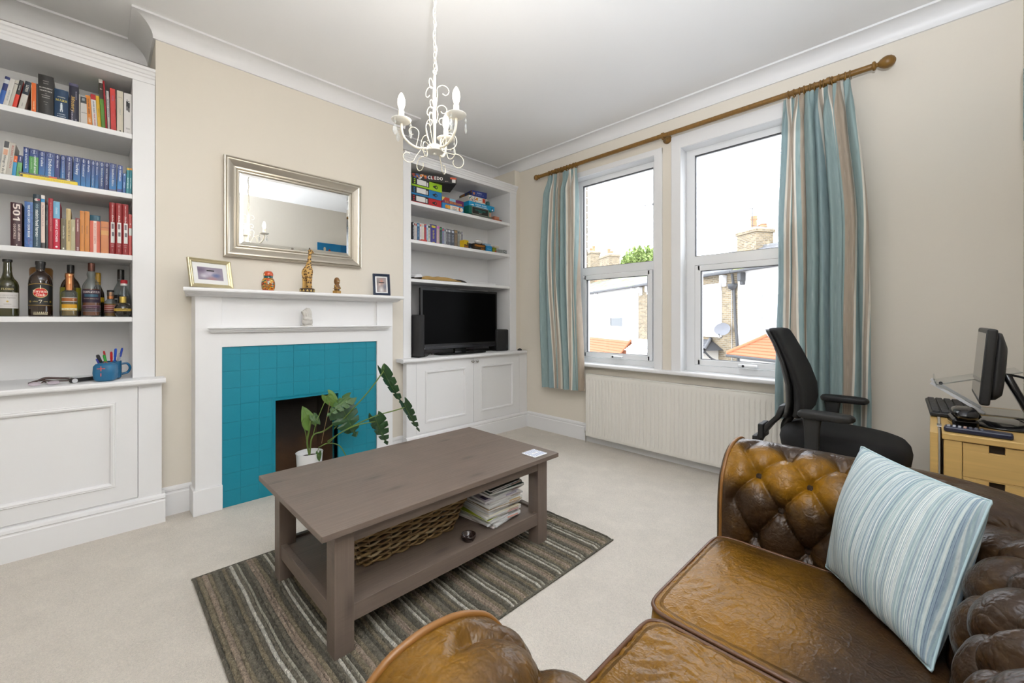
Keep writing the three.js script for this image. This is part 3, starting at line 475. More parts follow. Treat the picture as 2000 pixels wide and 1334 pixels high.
  // seat cushions
  const cushion = (x0, x1, z0, z1, y0, y1, crown, tone, wr) => {
    const w = (x1 - x0) / 2, d = (z1 - z0) / 2, R = 0.035, N = 168, cx = (x0 + x1) / 2, cz = (z0 + z1) / 2;
    const outline = []; for (let i = 0; i < N; i++) { const a = i / N * Math.PI * 2, e = 0.16, cc = Math.cos(a), ss = Math.sin(a); const k = 1 / Math.pow(Math.pow(Math.abs(cc), 2 / e) + Math.pow(Math.abs(ss), 2 / e), e / 2); outline.push([cc * k, ss * k]); }
    const rings = []; for (let k = 0; k <= 3; k++) rings.push([0.2 + 0.78 * k / 3, y0, 0]); rings.push([0.99, y0 + 0.004, 0], [1.0, y0 + 0.014, 0]); for (let k = 1; k < 6; k++) rings.push([1 + 0.012 * Math.sin(Math.PI * k / 6), lerp(y0 + 0.014, y1 - 0.014, k / 6), 0]); rings.push([1.0, y1 - 0.012, 0], [0.992, y1 - 0.004, 0], [0.98, y1, 1]);
    for (let k = 1; k <= 34; k++) rings.push([0.98 * (1 - k / 34), y1, 1]);
    const g = sheet(N, rings.length - 1, (u, v) => {
      const [r, y, top] = rings[Math.round(v * (rings.length - 1))], [ox, oz] = outline[Math.round(u * N) % N], x = cx + ox * r * w, z = cz + oz * r * d;
      let yy = y; if (top) { const fx = (x - cx) / w, fz = (z - cz) / d; yy += crown * (1 - Math.pow(Math.abs(fx), 3)) * (1 - Math.pow(Math.abs(fz), 3)); const near = wr * sstep(-z, 0.12, 0.40); yy += near * (0.0022 * Math.pow(1 - Math.abs(noise(x * 9 + 3, z * 22 + 6 * noise(x * 5, z * 5))), 7) * -1.6) + 0.0022 * fbm(x * 6, z * 6, 4, 3); }
      return V(x, yy, z);
    }, (u, v) => { const [r] = rings[Math.round(v * (rings.length - 1))], [ox, oz] = outline[Math.round(u * N) % N]; return [ox * r * w * 3, oz * r * d * 3 + (v < 0.3 ? v * 3 : 0)]; });
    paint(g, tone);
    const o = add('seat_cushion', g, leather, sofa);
    const loop = (y) => outline.filter((_, i) => i % 2 === 0).map(([ox, oz]) => V(cx + ox * w * 0.995, y, cz + oz * d * 0.995));
    add('piping', tube(loop(y1 - 0.003), 0.0052, 260, 7, true), darkPipe, o); add('piping', tube(loop(y0 + 0.006), 0.0052, 260, 7, true), darkPipe, o);
  };
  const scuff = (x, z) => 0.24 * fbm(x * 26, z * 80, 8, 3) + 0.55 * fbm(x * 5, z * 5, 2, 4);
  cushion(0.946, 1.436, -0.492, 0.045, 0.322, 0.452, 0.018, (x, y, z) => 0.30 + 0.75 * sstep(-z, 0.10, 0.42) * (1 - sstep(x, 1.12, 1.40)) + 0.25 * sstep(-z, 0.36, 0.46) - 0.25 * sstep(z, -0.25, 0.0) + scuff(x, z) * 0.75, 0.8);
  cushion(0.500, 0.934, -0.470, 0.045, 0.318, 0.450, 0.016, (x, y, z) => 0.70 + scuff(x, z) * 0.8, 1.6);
}
// ------------------------------------------------------------------ striped cushion
{
  const n = 1024, bands = []; let a = 0; while (a < 1) { const w = rr(0.002, 0.0075); bands.push([a, rnd()]); a += w; }
  const cv = document.createElement('canvas'); cv.width = 1024; cv.height = 256; const c = cv.getContext('2d');
  const tones = ['#a4b6bb', '#bccac9', '#95a9b4', '#adbfc0', '#c8d1cd', '#9bb1b4', '#abbbc2', '#8b9fac', '#bdcac8'];
  c.fillStyle = '#b5c5c8'; c.fillRect(0, 0, 1024, 256);
  bands.forEach(([p, q], i) => { c.fillStyle = tones[Math.floor(q * tones.length)]; const x = p * 1024, w = (bands[i + 1] ? bands[i + 1][0] : 1) * 1024 - x; c.fillRect(x, 0, w + 0.5, 256); if (q > 0.78) { c.fillStyle = '#5f6f86'; c.fillRect(x, 0, 1.6, 256); } if (q < 0.12) { c.fillStyle = '#eef0ea'; c.fillRect(x, 0, 2.2, 256); } });
  for (let i = 0; i < 9000; i++) { c.fillStyle = rnd() > 0.5 ? 'rgba(255,255,255,0.07)' : 'rgba(40,60,70,0.07)'; c.fillRect(rnd() * 1024, rnd() * 256, 2, 6 + rnd() * 10); }
  const tx = new THREE.CanvasTexture(cv); tx.colorSpace = THREE.SRGBColorSpace; tx.wrapS = tx.wrapT = THREE.RepeatWrapping;
  const weave = dataTex(256, (u, v) => 0.5 + 0.5 * Math.sin(u * Math.PI * 2 * 64) * Math.sin(v * Math.PI * 2 * 64), { srgb: false, rep: 3 });
  const m = mat(lin(0.95, 0.95, 0.95), 0.9, { map: tx, bumpMap: weave, bumpScale: 0.0006, sheen: 0.2 }); m.userData.ownUv = true;
  const BL = V(1.425, 0.468, -0.205), BR = V(1.150, 0.466, 0.000), TR = V(1.318, 0.772, 0.088), TL = V(1.492, 0.80, -0.135);
  const N = V().subVectors(BR, BL).cross(V().subVectors(TL, BL)).normalize(); if (N.z > 0) N.negate();
  const face = (sg) => sheet(64, 64, (u, v) => {
    const P = BL.clone().lerp(BR, u).lerp(TL.clone().lerp(TR, u), v), eu = 4 * u * (1 - u), ev = 4 * v * (1 - v), pinch = 0.016;
    const inn = V().subVectors(BL.clone().lerp(TR, 0.5), P); P.addScaledVector(inn, pinch * ((1 - ev) * eu + (1 - eu) * ev) * 2.4);
    let b = Math.pow(eu * ev, 0.45) * 0.068; b += 0.004 * fbm(u * 6, v * 4, 1, 3) * Math.sqrt(eu * ev) - 0.010 * Math.exp(-(((u - 0.16) * 9) ** 2)) * Math.exp(-(((v - 0.2) * 4) ** 2)); b += 0.003 * Math.sin(u * 22 + v * 9) * Math.exp(-v * 10) * eu;
    return P.addScaledVector(N, sg * b + 0.010 * Math.sin(u * 3.1) * ev - 0.0);
  }, (u, v) => [u + 0.012 * Math.sin(v * 4 + u * 3), v]);
  const p = thing('striped_cushion', 'pale blue striped scatter cushion leaning in the sofa corner', 'cushion');
  const f = obj('front_cover', face(1), m, p), bk = obj('back_cover', face(-1), m, p);
  const edge = []; for (let i = 0; i <= 40; i++) edge.push([i / 40, 0]); for (let i = 1; i <= 40; i++) edge.push([1, i / 40]); for (let i = 1; i <= 40; i++) edge.push([1 - i / 40, 1]); for (let i = 1; i < 40; i++) edge.push([0, 1 - i / 40]);
  const gp = f.geometry.attributes.position, pt = ([u, v]) => { const i = Math.round(v * 64) * 65 + Math.round(u * 64); return V(gp.getX(i), gp.getY(i), gp.getZ(i)); };
  obj('seam', tube(edge.map(pt), 0.0026, 240, 6, true), mat(hex('#a9bfc4'), 0.9), p);
}
// loft: closed sections (arrays of Vector3, same count), capped
function loft(sections, uvk = 1) {
  const pos = [], n = sections[0].length;
  const mid = (s) => s.reduce((a, p) => a.add(p), V(0, 0, 0)).multiplyScalar(1 / n);
  const idx = []; sections.forEach((s) => s.forEach((p) => pos.push(p.x, p.y, p.z)));
  for (let k = 0; k + 1 < sections.length; k++) for (let i = 0; i < n; i++) { const a = k * n + i, b = k * n + (i + 1) % n, c = a + n, d = b + n; idx.push(a, b, d, a, d, c); }
  const A = mid(sections[0].map((p) => p.clone())), B = mid(sections.at(-1).map((p) => p.clone())), ia = pos.length / 3; pos.push(A.x, A.y, A.z, B.x, B.y, B.z); const l = (sections.length - 1) * n;
  for (let i = 0; i < n; i++) { idx.push(ia, (i + 1) % n, i); idx.push(ia + 1, l + i, l + (i + 1) % n); }
  const g = new THREE.BufferGeometry(); g.setAttribute('position', new THREE.Float32BufferAttribute(pos, 3)); g.setIndex(idx); g.computeVertexNormals();
  return g;
}
// rounded-rectangle section in the plane spanned by A and B about C
const rsec = (C, A, B, a, b, e = 0.5, n = 32) => { const r = []; for (let i = 0; i < n; i++) { const t = i / n * Math.PI * 2, c = Math.cos(t), s = Math.sin(t); r.push(C.clone().addScaledVector(A, a * Math.sign(c) * Math.pow(Math.abs(c), e)).addScaledVector(B, b * Math.sign(s) * Math.pow(Math.abs(s), e))); } return r; };
const X_ = V(1, 0, 0), Y_ = V(0, 1, 0), Z_ = V(0, 0, 1);

// ------------------------------------------------------------------ curtain pole, rings, curtains
{
  const oakTex = dataTex(256, (u, v) => { const k = 0.9 + 0.3 * gnoise(u, v, 40, 4, 2) + 0.15 * gnoise(u, v, 90, 8, 5); return toS([0.235 * k, 0.118 * k, 0.020 * k]); });
  const oak = mat(lin(1, 1, 1), 0.4, { map: oakTex }); M.oak = oak;
  const RX = 3.215, RY = 2.618, z0 = -2.84, z1 = -0.245, ry = (z) => RY + (z - z0) / (z1 - z0) * 0.012;
  const p = thing('curtain_pole', 'turned oak curtain pole with egg finials above both windows', 'curtain pole');
  obj('pole', new THREE.CylinderGeometry(0.0175, 0.0175, z1 - z0, 22).rotateX(Math.PI / 2).rotateX(-0.0045).translate(RX, (ry(z0) + ry(z1)) / 2, (z0 + z1) / 2), oak, p, 3);
  const fin = (sg) => lathe([[0, 0], [0.0175, 0], [0.024, 0.003], [0.026, 0.009], [0.024, 0.015], [0.013, 0.02], [0.012, 0.026], [0.022, 0.036], [0.032, 0.052], [0.035, 0.068], [0.031, 0.085], [0.02, 0.098], [0.008, 0.104], [0, 0.105]], 26).rotateX(sg * Math.PI / 2);
  obj('finial', fin(1).translate(RX, ry(z1), z1), oak, p, 3);
  obj('finial', lathe([[0, 0], [0.0175, 0], [0.022, 0.004], [0.022, 0.01], [0.013, 0.014], [0.02, 0.022], [0.027, 0.034], [0.027, 0.046], [0.019, 0.058], [0, 0.063]], 24).rotateX(-Math.PI / 2).translate(RX, ry(z0), z0), oak, p, 3);
  for (const z of [-2.62, -1.518, -0.45]) { const y = ry(z); obj('bracket', [lathe([[0, 0], [0.034, 0], [0.034, 0.012], [0.026, 0.018], [0.017, 0.03], [0.015, 0.05], [0.02, 0.062], [0.022, 0.07], [0, 0.07]], 24).rotateZ(Math.PI / 2).translate(XW, y - 0.006, z), new THREE.CylinderGeometry(0.0235, 0.0235, 0.018, 24).rotateX(Math.PI / 2).translate(RX, y, z)], oak, p, 3); }
  const brass = mat(lin(0.42, 0.27, 0.05), 0.35, { metalness: 0.3 });
  const rings = (zs, where) => zs.forEach((z) => { const o = thing('curtain_ring', 'brown wooden curtain ring over the ' + where + ' curtain', 'curtain ring', [RX, ry(z) - 0.0065, z], 0, 'rings of the ' + where + ' curtain'); obj('hoop', new THREE.TorusGeometry(0.0245, 0.0042, 8, 24).rotateY(rr(-0.25, 0.25)), oak, o, 3); obj('eyelet', new THREE.TorusGeometry(0.005, 0.0012, 6, 12).translate(0, -0.031, 0), brass, o); });
  const stripe = (() => {
    const cv = document.createElement('canvas'); cv.width = 1024; cv.height = 64; const c = cv.getContext('2d');
    c.fillStyle = '#93a9a9'; c.fillRect(0, 0, 1024, 64);
    const seq = [['#e6e0d4', 5], ['#b3a595', 9], ['#e6e0d4', 5], ['#93a9a9', 34], ['#e6e0d4', 4], ['#bdb0a0', 16], ['#e9e4d9', 5], ['#93a9a9', 12], ['#ab9c8b', 26], ['#e6e0d4', 6], ['#93a9a9', 64], ['#8ba2a6', 20]];
    let x = 0; while (x < 1024) for (const [k, w] of seq) { c.fillStyle = k; c.fillRect(x, 0, w * 1.28, 64); x += w * 1.28; if (x > 1024) break; }
    for (let i = 0; i < 5000; i++) { c.fillStyle = rnd() > 0.5 ? 'rgba(255,255,255,0.10)' : 'rgba(60,80,90,0.10)'; c.fillRect(rnd() * 1024, rnd() * 64, 3, 1); }
    const t = new THREE.CanvasTexture(cv); t.colorSpace = THREE.SRGBColorSpace; t.wrapS = t.wrapT = THREE.RepeatWrapping; return t;
  })();
  const cloth = mat(lin(1, 1, 1), 0.85, { map: stripe, transmission: 0.12, thickness: 0, sheen: 0.25, side: THREE.DoubleSide }); cloth.userData.ownUv = true;
  // a curtain hangs in deep folds from a pinch-pleated heading; edges follow zt (top), zm (belly), zb (hem)
  const curtain = (label, zt, zm, zb, yTop, yBot, folds, phase, shift) => {
    const S = 0.55;
    const g = sheet(260, 90, (u, v) => {
      const y = lerp(yTop(u), yBot(u), v);
      const e0 = v < 0.45 ? lerp(zt[0], zm[0], sstep(v, 0, 0.45)) : lerp(zm[0], zb[0], sstep(v, 0.45, 1)), e1 = v < 0.45 ? lerp(zt[1], zm[1], sstep(v, 0, 0.45)) : lerp(zm[1], zb[1], sstep(v, 0.45, 1));
      const k = sstep(v, 0.0, 0.10), ph = u * folds * Math.PI * 2 + phase + 0.9 * Math.sin(u * 7 + phase) + 0.6 * v * Math.sin(u * 11 + 1);
      const amp = lerp(0.010, 0.038 + 0.012 * Math.sin(u * 9 + phase * 2), k) * (1 - 0.25 * sstep(v, 0.7, 1));
      const dx = amp * Math.sin(ph) + 0.010 * Math.sin(ph * 2.3 + 1) * k + (v < 0.1 ? 0.008 * Math.sin(u * folds * 2 * Math.PI * 2) * (1 - k) : 0), dz = 0.016 * Math.cos(ph) * k + 0.006 * Math.sin(ph * 2.0) * (1 - k);
      return V(3.205 - 0.012 * k + dx, y, lerp(e0, e1, u) + dz + 0.006 * noise(u * 6, v * 4, phase));
    }, (u, v) => [u * S + shift + 0.02 * Math.sin(v * 2.2 + u * 5), v]);
    const c = thing('striped_curtain', label, 'curtain');
    obj('cloth', g, cloth, c);
    obj('hem', sheet(260, 3, (u, v) => { const p = g.attributes.position, i = (90 - Math.round(v * 3)) * 261 + Math.round(u * 260); return V(p.getX(i) + 0.003, p.getY(i) + 0.002, p.getZ(i)); }, (u, v) => [u * S + shift, v * 0.05]), cloth, c);
  };
  curtain('duck-egg striped curtain bunched beside the shelves of board games', [-2.735, -2.365], [-2.80, -2.34], [-2.78, -2.285], (u) => 2.588 - 0.004 * u, (u) => 0.472 + 0.014 * u, 6, 0.4, 0.1);
  curtain('duck-egg striped curtain bunched behind the office chair', [-0.685, -0.335], [-0.70, -0.262], [-0.72, -0.25], (u) => 2.596 + 0.006 * u, (u) => 0.50 + 0.012 * u, 6.5, 2.1, 0.47);
  rings([-2.70, -2.66, -2.58, -2.55, -2.51, -2.48, -2.44, -2.40, -2.375], 'bookcase side');
  rings([-0.66, -0.63, -0.60, -0.575, -0.545, -0.52, -0.49, -0.475, -0.43, -0.40, -0.37, -0.345], 'chair side');
}
// ------------------------------------------------------------------ radiator
{
  const r = thing('panel_radiator', 'cream ribbed panel radiator under the windows', 'radiator');
  const cr = mat(lin(0.80, 0.775, 0.715), 0.35), z0 = -2.255, z1 = -0.62, y0 = 0.072, y1 = 0.645, xf = 3.205, n = Math.round((z1 - z0) / 0.0335);
  // pressed front: flutes between flat bands top and bottom
  const g = sheet(n * 8, 40, (u, v) => { const y = lerp(y0, y1, v), band = sstep(v, 0.055, 0.085) * (1 - sstep(v, 0.90, 0.93)), f = u * n % 1; const wave = sstep(Math.abs(f - 0.5), 0.34, 0.46); return V(xf + 0.0075 * band * wave + 0.004 * (1 - sstep(v, 0, 0.012)) + 0.004 * sstep(v, 0.988, 1), y, lerp(z0, z1, u)); });
  obj('front_panel', g, cr, r);
  obj('side_cover', [rb2(xf, XW - 0.03, y0, y1, z0 - 0.004, z0 + 0.004, 0.002), rb2(xf, XW - 0.03, y0, y1, z1 - 0.004, z1 + 0.004, 0.002)], cr, r);
  obj('back_panel', b2(XW - 0.045, XW - 0.03, y0, y1, z0, z1), cr, r);
  obj('top_edge', rb2(xf - 0.002, xf + 0.022, y1 - 0.004, y1 + 0.004, z0, z1, 0.003), cr, r);
  obj('top_grille', [rb2(xf + 0.018, XW - 0.03, y1 - 0.008, y1, z0, z1, 0.002)], cr, r);
  obj('valve', [cyl(0.006, 0.006, 0.1, 0, 0.05, 0, 12).translate(XW - 0.055, 0, z0 - 0.03), new THREE.CylinderGeometry(0.008, 0.008, 0.035, 12).rotateX(Math.PI / 2).translate(XW - 0.055, 0.1, z0 - 0.016), cyl(0.010, 0.010, 0.022, XW - 0.055, 0.1, z0 - 0.03, 14)], M.chrome, r);
  obj('valve_cap', lathe([[0, 0], [0.011, 0], [0.012, 0.03], [0.010, 0.038], [0, 0.04]], 16).translate(XW - 0.055, 0.111, z0 - 0.03), mat(lin(0.75, 0.75, 0.78), 0.4), r);
  obj('bracket', [b2(XW - 0.032, XW, 0.12, 0.16, z0 + 0.2, z0 + 0.24), b2(XW - 0.032, XW, 0.12, 0.16, z1 - 0.24, z1 - 0.2), b2(XW - 0.032, XW, 0.55, 0.6, z0 + 0.2, z0 + 0.24), b2(XW - 0.032, XW, 0.55, 0.6, z1 - 0.24, z1 - 0.2)], cr, r);
}
// ------------------------------------------------------------------ office chair
{
  const fab = mat(lin(0.006, 0.006, 0.0065), 0.9, { bumpMap: dataTex(128, (u, v) => 0.5 + 0.5 * Math.sin(u * 201) * Math.sin(v * 201), { srgb: false, rep: 8 }), bumpScale: 0.0006, sheen: 0.06, sheenColor: lin(0.3, 0.3, 0.3) });
  const plas = mat(lin(0.012, 0.012, 0.012), 0.55);
  const c = thing('office_chair', 'black office swivel chair with adjustable arms beside the radiator', 'office chair', [2.8, 0, -0.33], 0);
  // backrest cushion: y, half width, z of its middle
  const bp = [[0.615, 0.10, -0.195], [0.625, 0.17, -0.19], [0.65, 0.215, -0.183], [0.70, 0.235, -0.18], [0.78, 0.236, -0.185], [0.88, 0.222, -0.212], [0.98, 0.204, -0.25], [1.05, 0.19, -0.28], [1.085, 0.178, -0.296], [1.098, 0.155, -0.303], [1.103, 0.10, -0.306]];
  const sec = (k, dz, a, th) => { const [y, w, z] = k; const r = []; for (let i = 0; i < 40; i++) { const t = i / 40 * Math.PI * 2, x = Math.sign(Math.cos(t)) * Math.pow(Math.abs(Math.cos(t)), 0.45) * w * a; r.push(V(x, y, z + dz + Math.sin(t) * th + 0.55 * x * x)); } return r; };
  obj('backrest_cushion', loft(bp.map((k, i) => sec(k, 0, 1, i === 0 || i === bp.length - 1 ? 0.010 : 0.024))), fab, c);
  obj('backrest_shell', loft([[0.60, 0.075, -0.25], [0.63, 0.14, -0.235], [0.70, 0.20, -0.222], [0.80, 0.228, -0.225], [0.92, 0.218, -0.252], [1.02, 0.2, -0.288], [1.08, 0.182, -0.318], [1.094, 0.15, -0.325]].map((k) => sec(k, 0, 1, 0.020))), plas, c);
  obj('spine', loft([[0.66, 0.075, -0.262], [0.60, 0.062, -0.285], [0.54, 0.052, -0.335], [0.48, 0.046, -0.375], [0.42, 0.045, -0.40], [0.38, 0.05, -0.395]].map(([y, w, z]) => rsec(V(0, y, z), X_, Z_, w, 0.018, 0.4, 24))), plas, c);
  obj('height_adjuster', [rb(0.13, 0.085, 0.03, 0.008, 0, 0.50, -0.372), rb(0.10, 0.05, 0.03, 0.006, 0, 0.44, -0.405)], plas, c);
  obj('tilt_arm', tube([[0, 0.60, -0.235], [0, 0.55, -0.262], [0, 0.50, -0.262], [0, 0.455, -0.235], [0, 0.43, -0.18], [0, 0.42, 0]], 0.02, 30, 10), plas, c);
  const seatSec = (y, a, b, dz) => rsec(V(0, y, dz), X_, Z_, a, b, 0.55, 64);
  const seat = loft([seatSec(0.435, 0.19, 0.19, 0.0), seatSec(0.442, 0.225, 0.235, 0.0), seatSec(0.46, 0.244, 0.262, 0), seatSec(0.50, 0.25, 0.268, 0), seatSec(0.53, 0.244, 0.262, 0), seatSec(0.552, 0.225, 0.245, 0), seatSec(0.563, 0.19, 0.21, 0), seatSec(0.567, 0.1, 0.12, 0), seatSec(0.568, 0.03, 0.04, 0)]);
  { const p = seat.attributes.position; for (let i = 0; i < p.count; i++) { const z = p.getZ(i); p.setY(i, p.getY(i) - 0.055 * z - 0.06 * Math.max(0, z - 0.16)); } seat.computeVertexNormals(); }
  obj('seat', seat, fab, c);
  for (const s of [-1, 1]) {
    const arm = obj('armrest', loft([-0.142, -0.135, -0.12, -0.06, 0.02, 0.06, 0.075, 0.082].map((z, i) => rsec(V(s * 0.305, 0.682, z), X_, Y_, [0.02, 0.034, 0.04, 0.042, 0.042, 0.036, 0.024, 0.01][i], [0.008, 0.016, 0.02, 0.021, 0.021, 0.019, 0.014, 0.006][i], 0.6, 24))), plas, c);
    obj('arm_post', loft([[0.665, 0.04], [0.62, 0.033], [0.52, 0.03], [0.42, 0.031], [0.385, 0.032]].map(([y, b]) => rsec(V(s * 0.302, y, -0.085), X_, Z_, 0.016, b, 0.5, 20))), plas, c);
    obj('arm_bracket', rb(0.2, 0.018, 0.06, 0.006, s * 0.215, 0.39, -0.085), plas, c);
  }
  obj('mechanism', [rb(0.2, 0.06, 0.26, 0.015, 0, 0.402, -0.02), rb(0.34, 0.016, 0.3, 0.006, 0, 0.43, 0)], plas, c);
  obj('lever', tube([[0.1, 0.4, -0.06], [0.22, 0.398, -0.07], [0.27, 0.392, -0.075]], 0.006, 12, 8), plas, c);
  obj('gas_column', [cyl(0.028, 0.028, 0.18, 0, 0.21, 0, 20), cyl(0.016, 0.016, 0.12, 0, 0.33, 0, 16)], plas, c);
  for (let k = 0; k < 5; k++) { const a = k / 5 * Math.PI * 2 + 0.3, d = V(Math.cos(a), 0, Math.sin(a)), e = V(-d.z, 0, d.x); obj('base_leg', loft([0.02, 0.1, 0.2, 0.29].map((t, i) => rsec(V(d.x * t, 0.115 - i * 0.012, d.z * t), e, Y_, 0.03 - i * 0.004, 0.02 - i * 0.003, 0.6, 16))), plas, c); obj('castor', [new THREE.CylinderGeometry(0.027, 0.027, 0.016, 20).rotateX(Math.PI / 2).rotateY(-a + 0.6).translate(d.x * 0.285 + e.x * 0.012, 0.027, d.z * 0.285 + e.z * 0.012), new THREE.CylinderGeometry(0.027, 0.027, 0.016, 20).rotateX(Math.PI / 2).rotateY(-a + 0.6).translate(d.x * 0.285 - e.x * 0.012, 0.027, d.z * 0.285 - e.z * 0.012), cyl(0.012, 0.012, 0.03, d.x * 0.285, 0.062, d.z * 0.285, 12)], plas, c); }
}
// ------------------------------------------------------------------ folding table with drawers, and what stands on it
{
  const birchTex = dataTex(512, (u, v) => { const k = 0.93 + 0.10 * gnoise(u, v, 3, 60, 2) + 0.08 * gnoise(u, v, 6, 150, 4) + 0.14 * tnoise(u, v, 4, 7, 2); return toS([0.66 * k, 0.43 * k, 0.15 * k]); });
  const birch = mat(lin(1, 1, 1), 0.42, { map: birchTex });
  const t = thing('gateleg_table', 'birch folding table with small drawers and a hanging leaf beside the sofa', 'table');
  const x0 = 2.17, x1 = 2.965, z0 = 0.031, z1 = 0.285, y = 0.74;
  obj('top', rb2(x0 - 0.004, x1, y - 0.022, y, z0 - 0.004, z1, 0.003), birch, t, 1.5);
  obj('leaf', rb2(x0 - 0.002, x1, 0.06, y - 0.001, -0.004, 0.018, 0.003), birch, t, 1.5);
  obj('leaf_hinge', [rb2(2.3, 2.36, y - 0.006, y - 0.001, 0.014, 0.034, 0.001), rb2(2.75, 2.81, y - 0.006, y - 0.001, 0.014, 0.034, 0.001)], M.chrome, t);
  for (const [a, b] of [[z0, z0 + 0.046], [z1 - 0.046, z1]]) { obj('leg', rb2(x0, x0 + 0.04, 0, y - 0.022, a, b, 0.003), birch, t, 1.5); obj('leg', rb2(x1 - 0.04, x1, 0, y - 0.022, a, b, 0.003), birch, t, 1.5); }
  obj('side_panel', [b2(x0 + 0.04, x1 - 0.04, 0.34, y - 0.022, z0 + 0.004, z0 + 0.02), b2(x0 + 0.04, x1 - 0.04, 0.34, y - 0.022, z1 - 0.02, z1 - 0.004)], birch, t, 1.5);
  const da = z0 + 0.0475, db = z1 - 0.0475, dm = (da + db) / 2;
  for (let k = 0; k < 3; k++) {
    const ya = 0.595 - k * 0.125, yb = ya + 0.12;
    const d = obj('drawer', [rb2(x0 + 0.002, x0 + 0.02, ya, yb - 0.026, da, db, 0.002), rb2(x0 + 0.002, x0 + 0.02, yb - 0.028, yb, da, dm - 0.018, 0.002), rb2(x0 + 0.002, x0 + 0.02, yb - 0.028, yb, dm + 0.018, db, 0.002), b2(x0 + 0.02, x0 + 0.36, ya, ya + 0.07, da, db)], birch, t, 1.5);
    obj('finger_hole', b2(x0 + 0.019, x0 + 0.021, yb - 0.03, yb, dm - 0.02, dm + 0.02), mat(lin(0.03, 0.02, 0.012), 0.8), d);
    obj('drawer_rail', b2(x0 + 0.003, x0 + 0.03, ya - 0.004, ya - 0.0005, da - 0.001, db + 0.001), birch, t, 1.5);
  }
  // monitor, screen towards the chair
  const m = thing('computer_monitor', 'black computer monitor seen edge-on upon the birch table', 'monitor', [2.58, y, 0.14]);
  const tilt = 0.075, body = new THREE.Group();
  const T = (g) => g.rotateX(tilt).translate(0, 0.075, 0);
  obj('bezel', T(join([rb(0.42, 0.29, 0.028, 0.008, 0, 0.155, 0.0)])), M.black, m);
  obj('screen', T(b2(-0.196, 0.196, 0.028, 0.282, -0.0148, -0.0138)), M.blackGloss, m);
  obj('back_shell', T(loft([[0.012, 0.20, 0.135, 0.155], [0.030, 0.195, 0.13, 0.155], [0.046, 0.16, 0.10, 0.14], [0.052, 0.10, 0.06, 0.13]].map(([z, a, b, yy]) => rsec(V(0, yy, z), X_, Y_, a, b, 0.35, 40)))), M.dark, m);
  obj('stand_leg', loft([[0.20, 0.062, 0.04], [0.14, 0.085, 0.045], [0.06, 0.118, 0.05], [0.012, 0.14, 0.06]].map(([yy, z, w]) => rsec(V(-0.10, yy, z), X_, Z_, w, 0.013, 0.5, 24))), M.blackGloss, m);
  obj('base', loft([[0.001, 0.12, 0.09], [0.008, 0.12, 0.09], [0.016, 0.10, 0.075], [0.02, 0.06, 0.05]].map(([yy, a, b]) => rsec(V(-0.10, yy, 0.06), X_, Z_, a, b, 0.7, 40))), M.blackGloss, m);
  // keyboard
  const k = thing('computer_keyboard', 'black computer keyboard at the wall end of the birch table', 'keyboard', [2.72, y, 0.062], 0.04);
  obj('case', rb(0.44, 0.018, 0.15, 0.006, 0, 0.011, 0).rotateX(-0.0), M.black, k);
  for (let r = 0; r < 5; r++) for (let i = 0; i < 14; i++) obj('key', rb(0.026, 0.008, 0.023, 0.003, -0.196 + i * 0.0302, 0.0225, -0.056 + r * 0.0275, 1), M.dark, k);
  // phone handset rest in front of the monitor
  const ph = thing('desk_phone', 'rounded glossy black desk phone in front of the monitor', 'phone', [2.36, y, 0.085], 0.1);
  obj('cradle', rb(0.13, 0.038, 0.07, 0.012, 0, 0.019, 0, 3), M.blackGloss, ph);
  obj('handset', loft([[-0.11, 0.006, 0.02, 0.055], [-0.095, 0.02, 0.032, 0.058], [-0.04, 0.022, 0.034, 0.062], [0.04, 0.018, 0.03, 0.054], [0.085, 0.012, 0.026, 0.046], [0.1, 0.004, 0.016, 0.044]].map(([x, a, b, yy]) => rsec(V(x, yy, 0), Y_, Z_, a, b, 0.9, 24))), M.blackGloss, ph);
  // remote control
  const rc = thing('remote_control', 'dark blue remote control at the front edge of the birch table', 'remote control', [2.215, y, 0.115], -0.06);
  obj('case', rb(0.046, 0.02, 0.165, 0.007, 0, 0.0105, 0, 3), mat(lin(0.012, 0.016, 0.04), 0.35), rc);
  for (let r = 0; r < 7; r++) for (let i = 0; i < 3; i++) obj('button', rb(0.009, 0.003, 0.008, 0.0012, -0.013 + i * 0.013, 0.021, -0.07 + r * 0.0135, 1), mat(lin(...(r < 3 ? [0.35, 0.36, 0.4] : r === 3 ? [0.4, 0.25, 0.2] : [0.08, 0.09, 0.12])), 0.5), rc);
  // clear laptop stand behind
  const acr = mat(lin(0.72, 0.74, 0.73), 0.03, { transmission: 0.9, thickness: 0, ior: 1.49 });
  const ls = thing('laptop_stand', 'clear acrylic laptop stand behind the monitor', 'laptop stand', [2.8, y, 0.14]);
  obj('plate', rb(0.24, 0.005, 0.26, 0.002).rotateX(-0.30).translate(0, 0.155, 0.0), acr, ls);
  obj('front_lip', rb(0.24, 0.032, 0.005, 0.002).rotateX(-0.3).translate(0, 0.128, -0.128), acr, ls);
  for (const x of [-0.08, 0.08]) obj('strut', rb(0.006, 0.012, 0.2, 0.001).rotateX(0.62).translate(x, 0.062, -0.06), mat(lin(0.8, 0.8, 0.82), 0.3), ls);
  obj('pivot', [new THREE.CylinderGeometry(0.007, 0.007, 0.012, 16).rotateZ(Math.PI / 2).translate(-0.09, 0.122, -0.11)], M.black, ls);
  obj('foot_plate', rb(0.22, 0.005, 0.2, 0.002, 0, 0.0035, 0.06), acr, ls);
  tag(obj('monitor_cable', tube([[2.50, 0.935, 0.185], [2.47, 0.938, 0.215], [2.42, 0.925, 0.26], [2.33, 0.87, 0.295], [2.24, 0.80, 0.31], [2.14, 0.70, 0.314], [2.08, 0.4, 0.316], [2.06, 0.01, 0.316]], 0.0045, 60), M.black), 'thick black cable looping from the back of the monitor', 'cable');
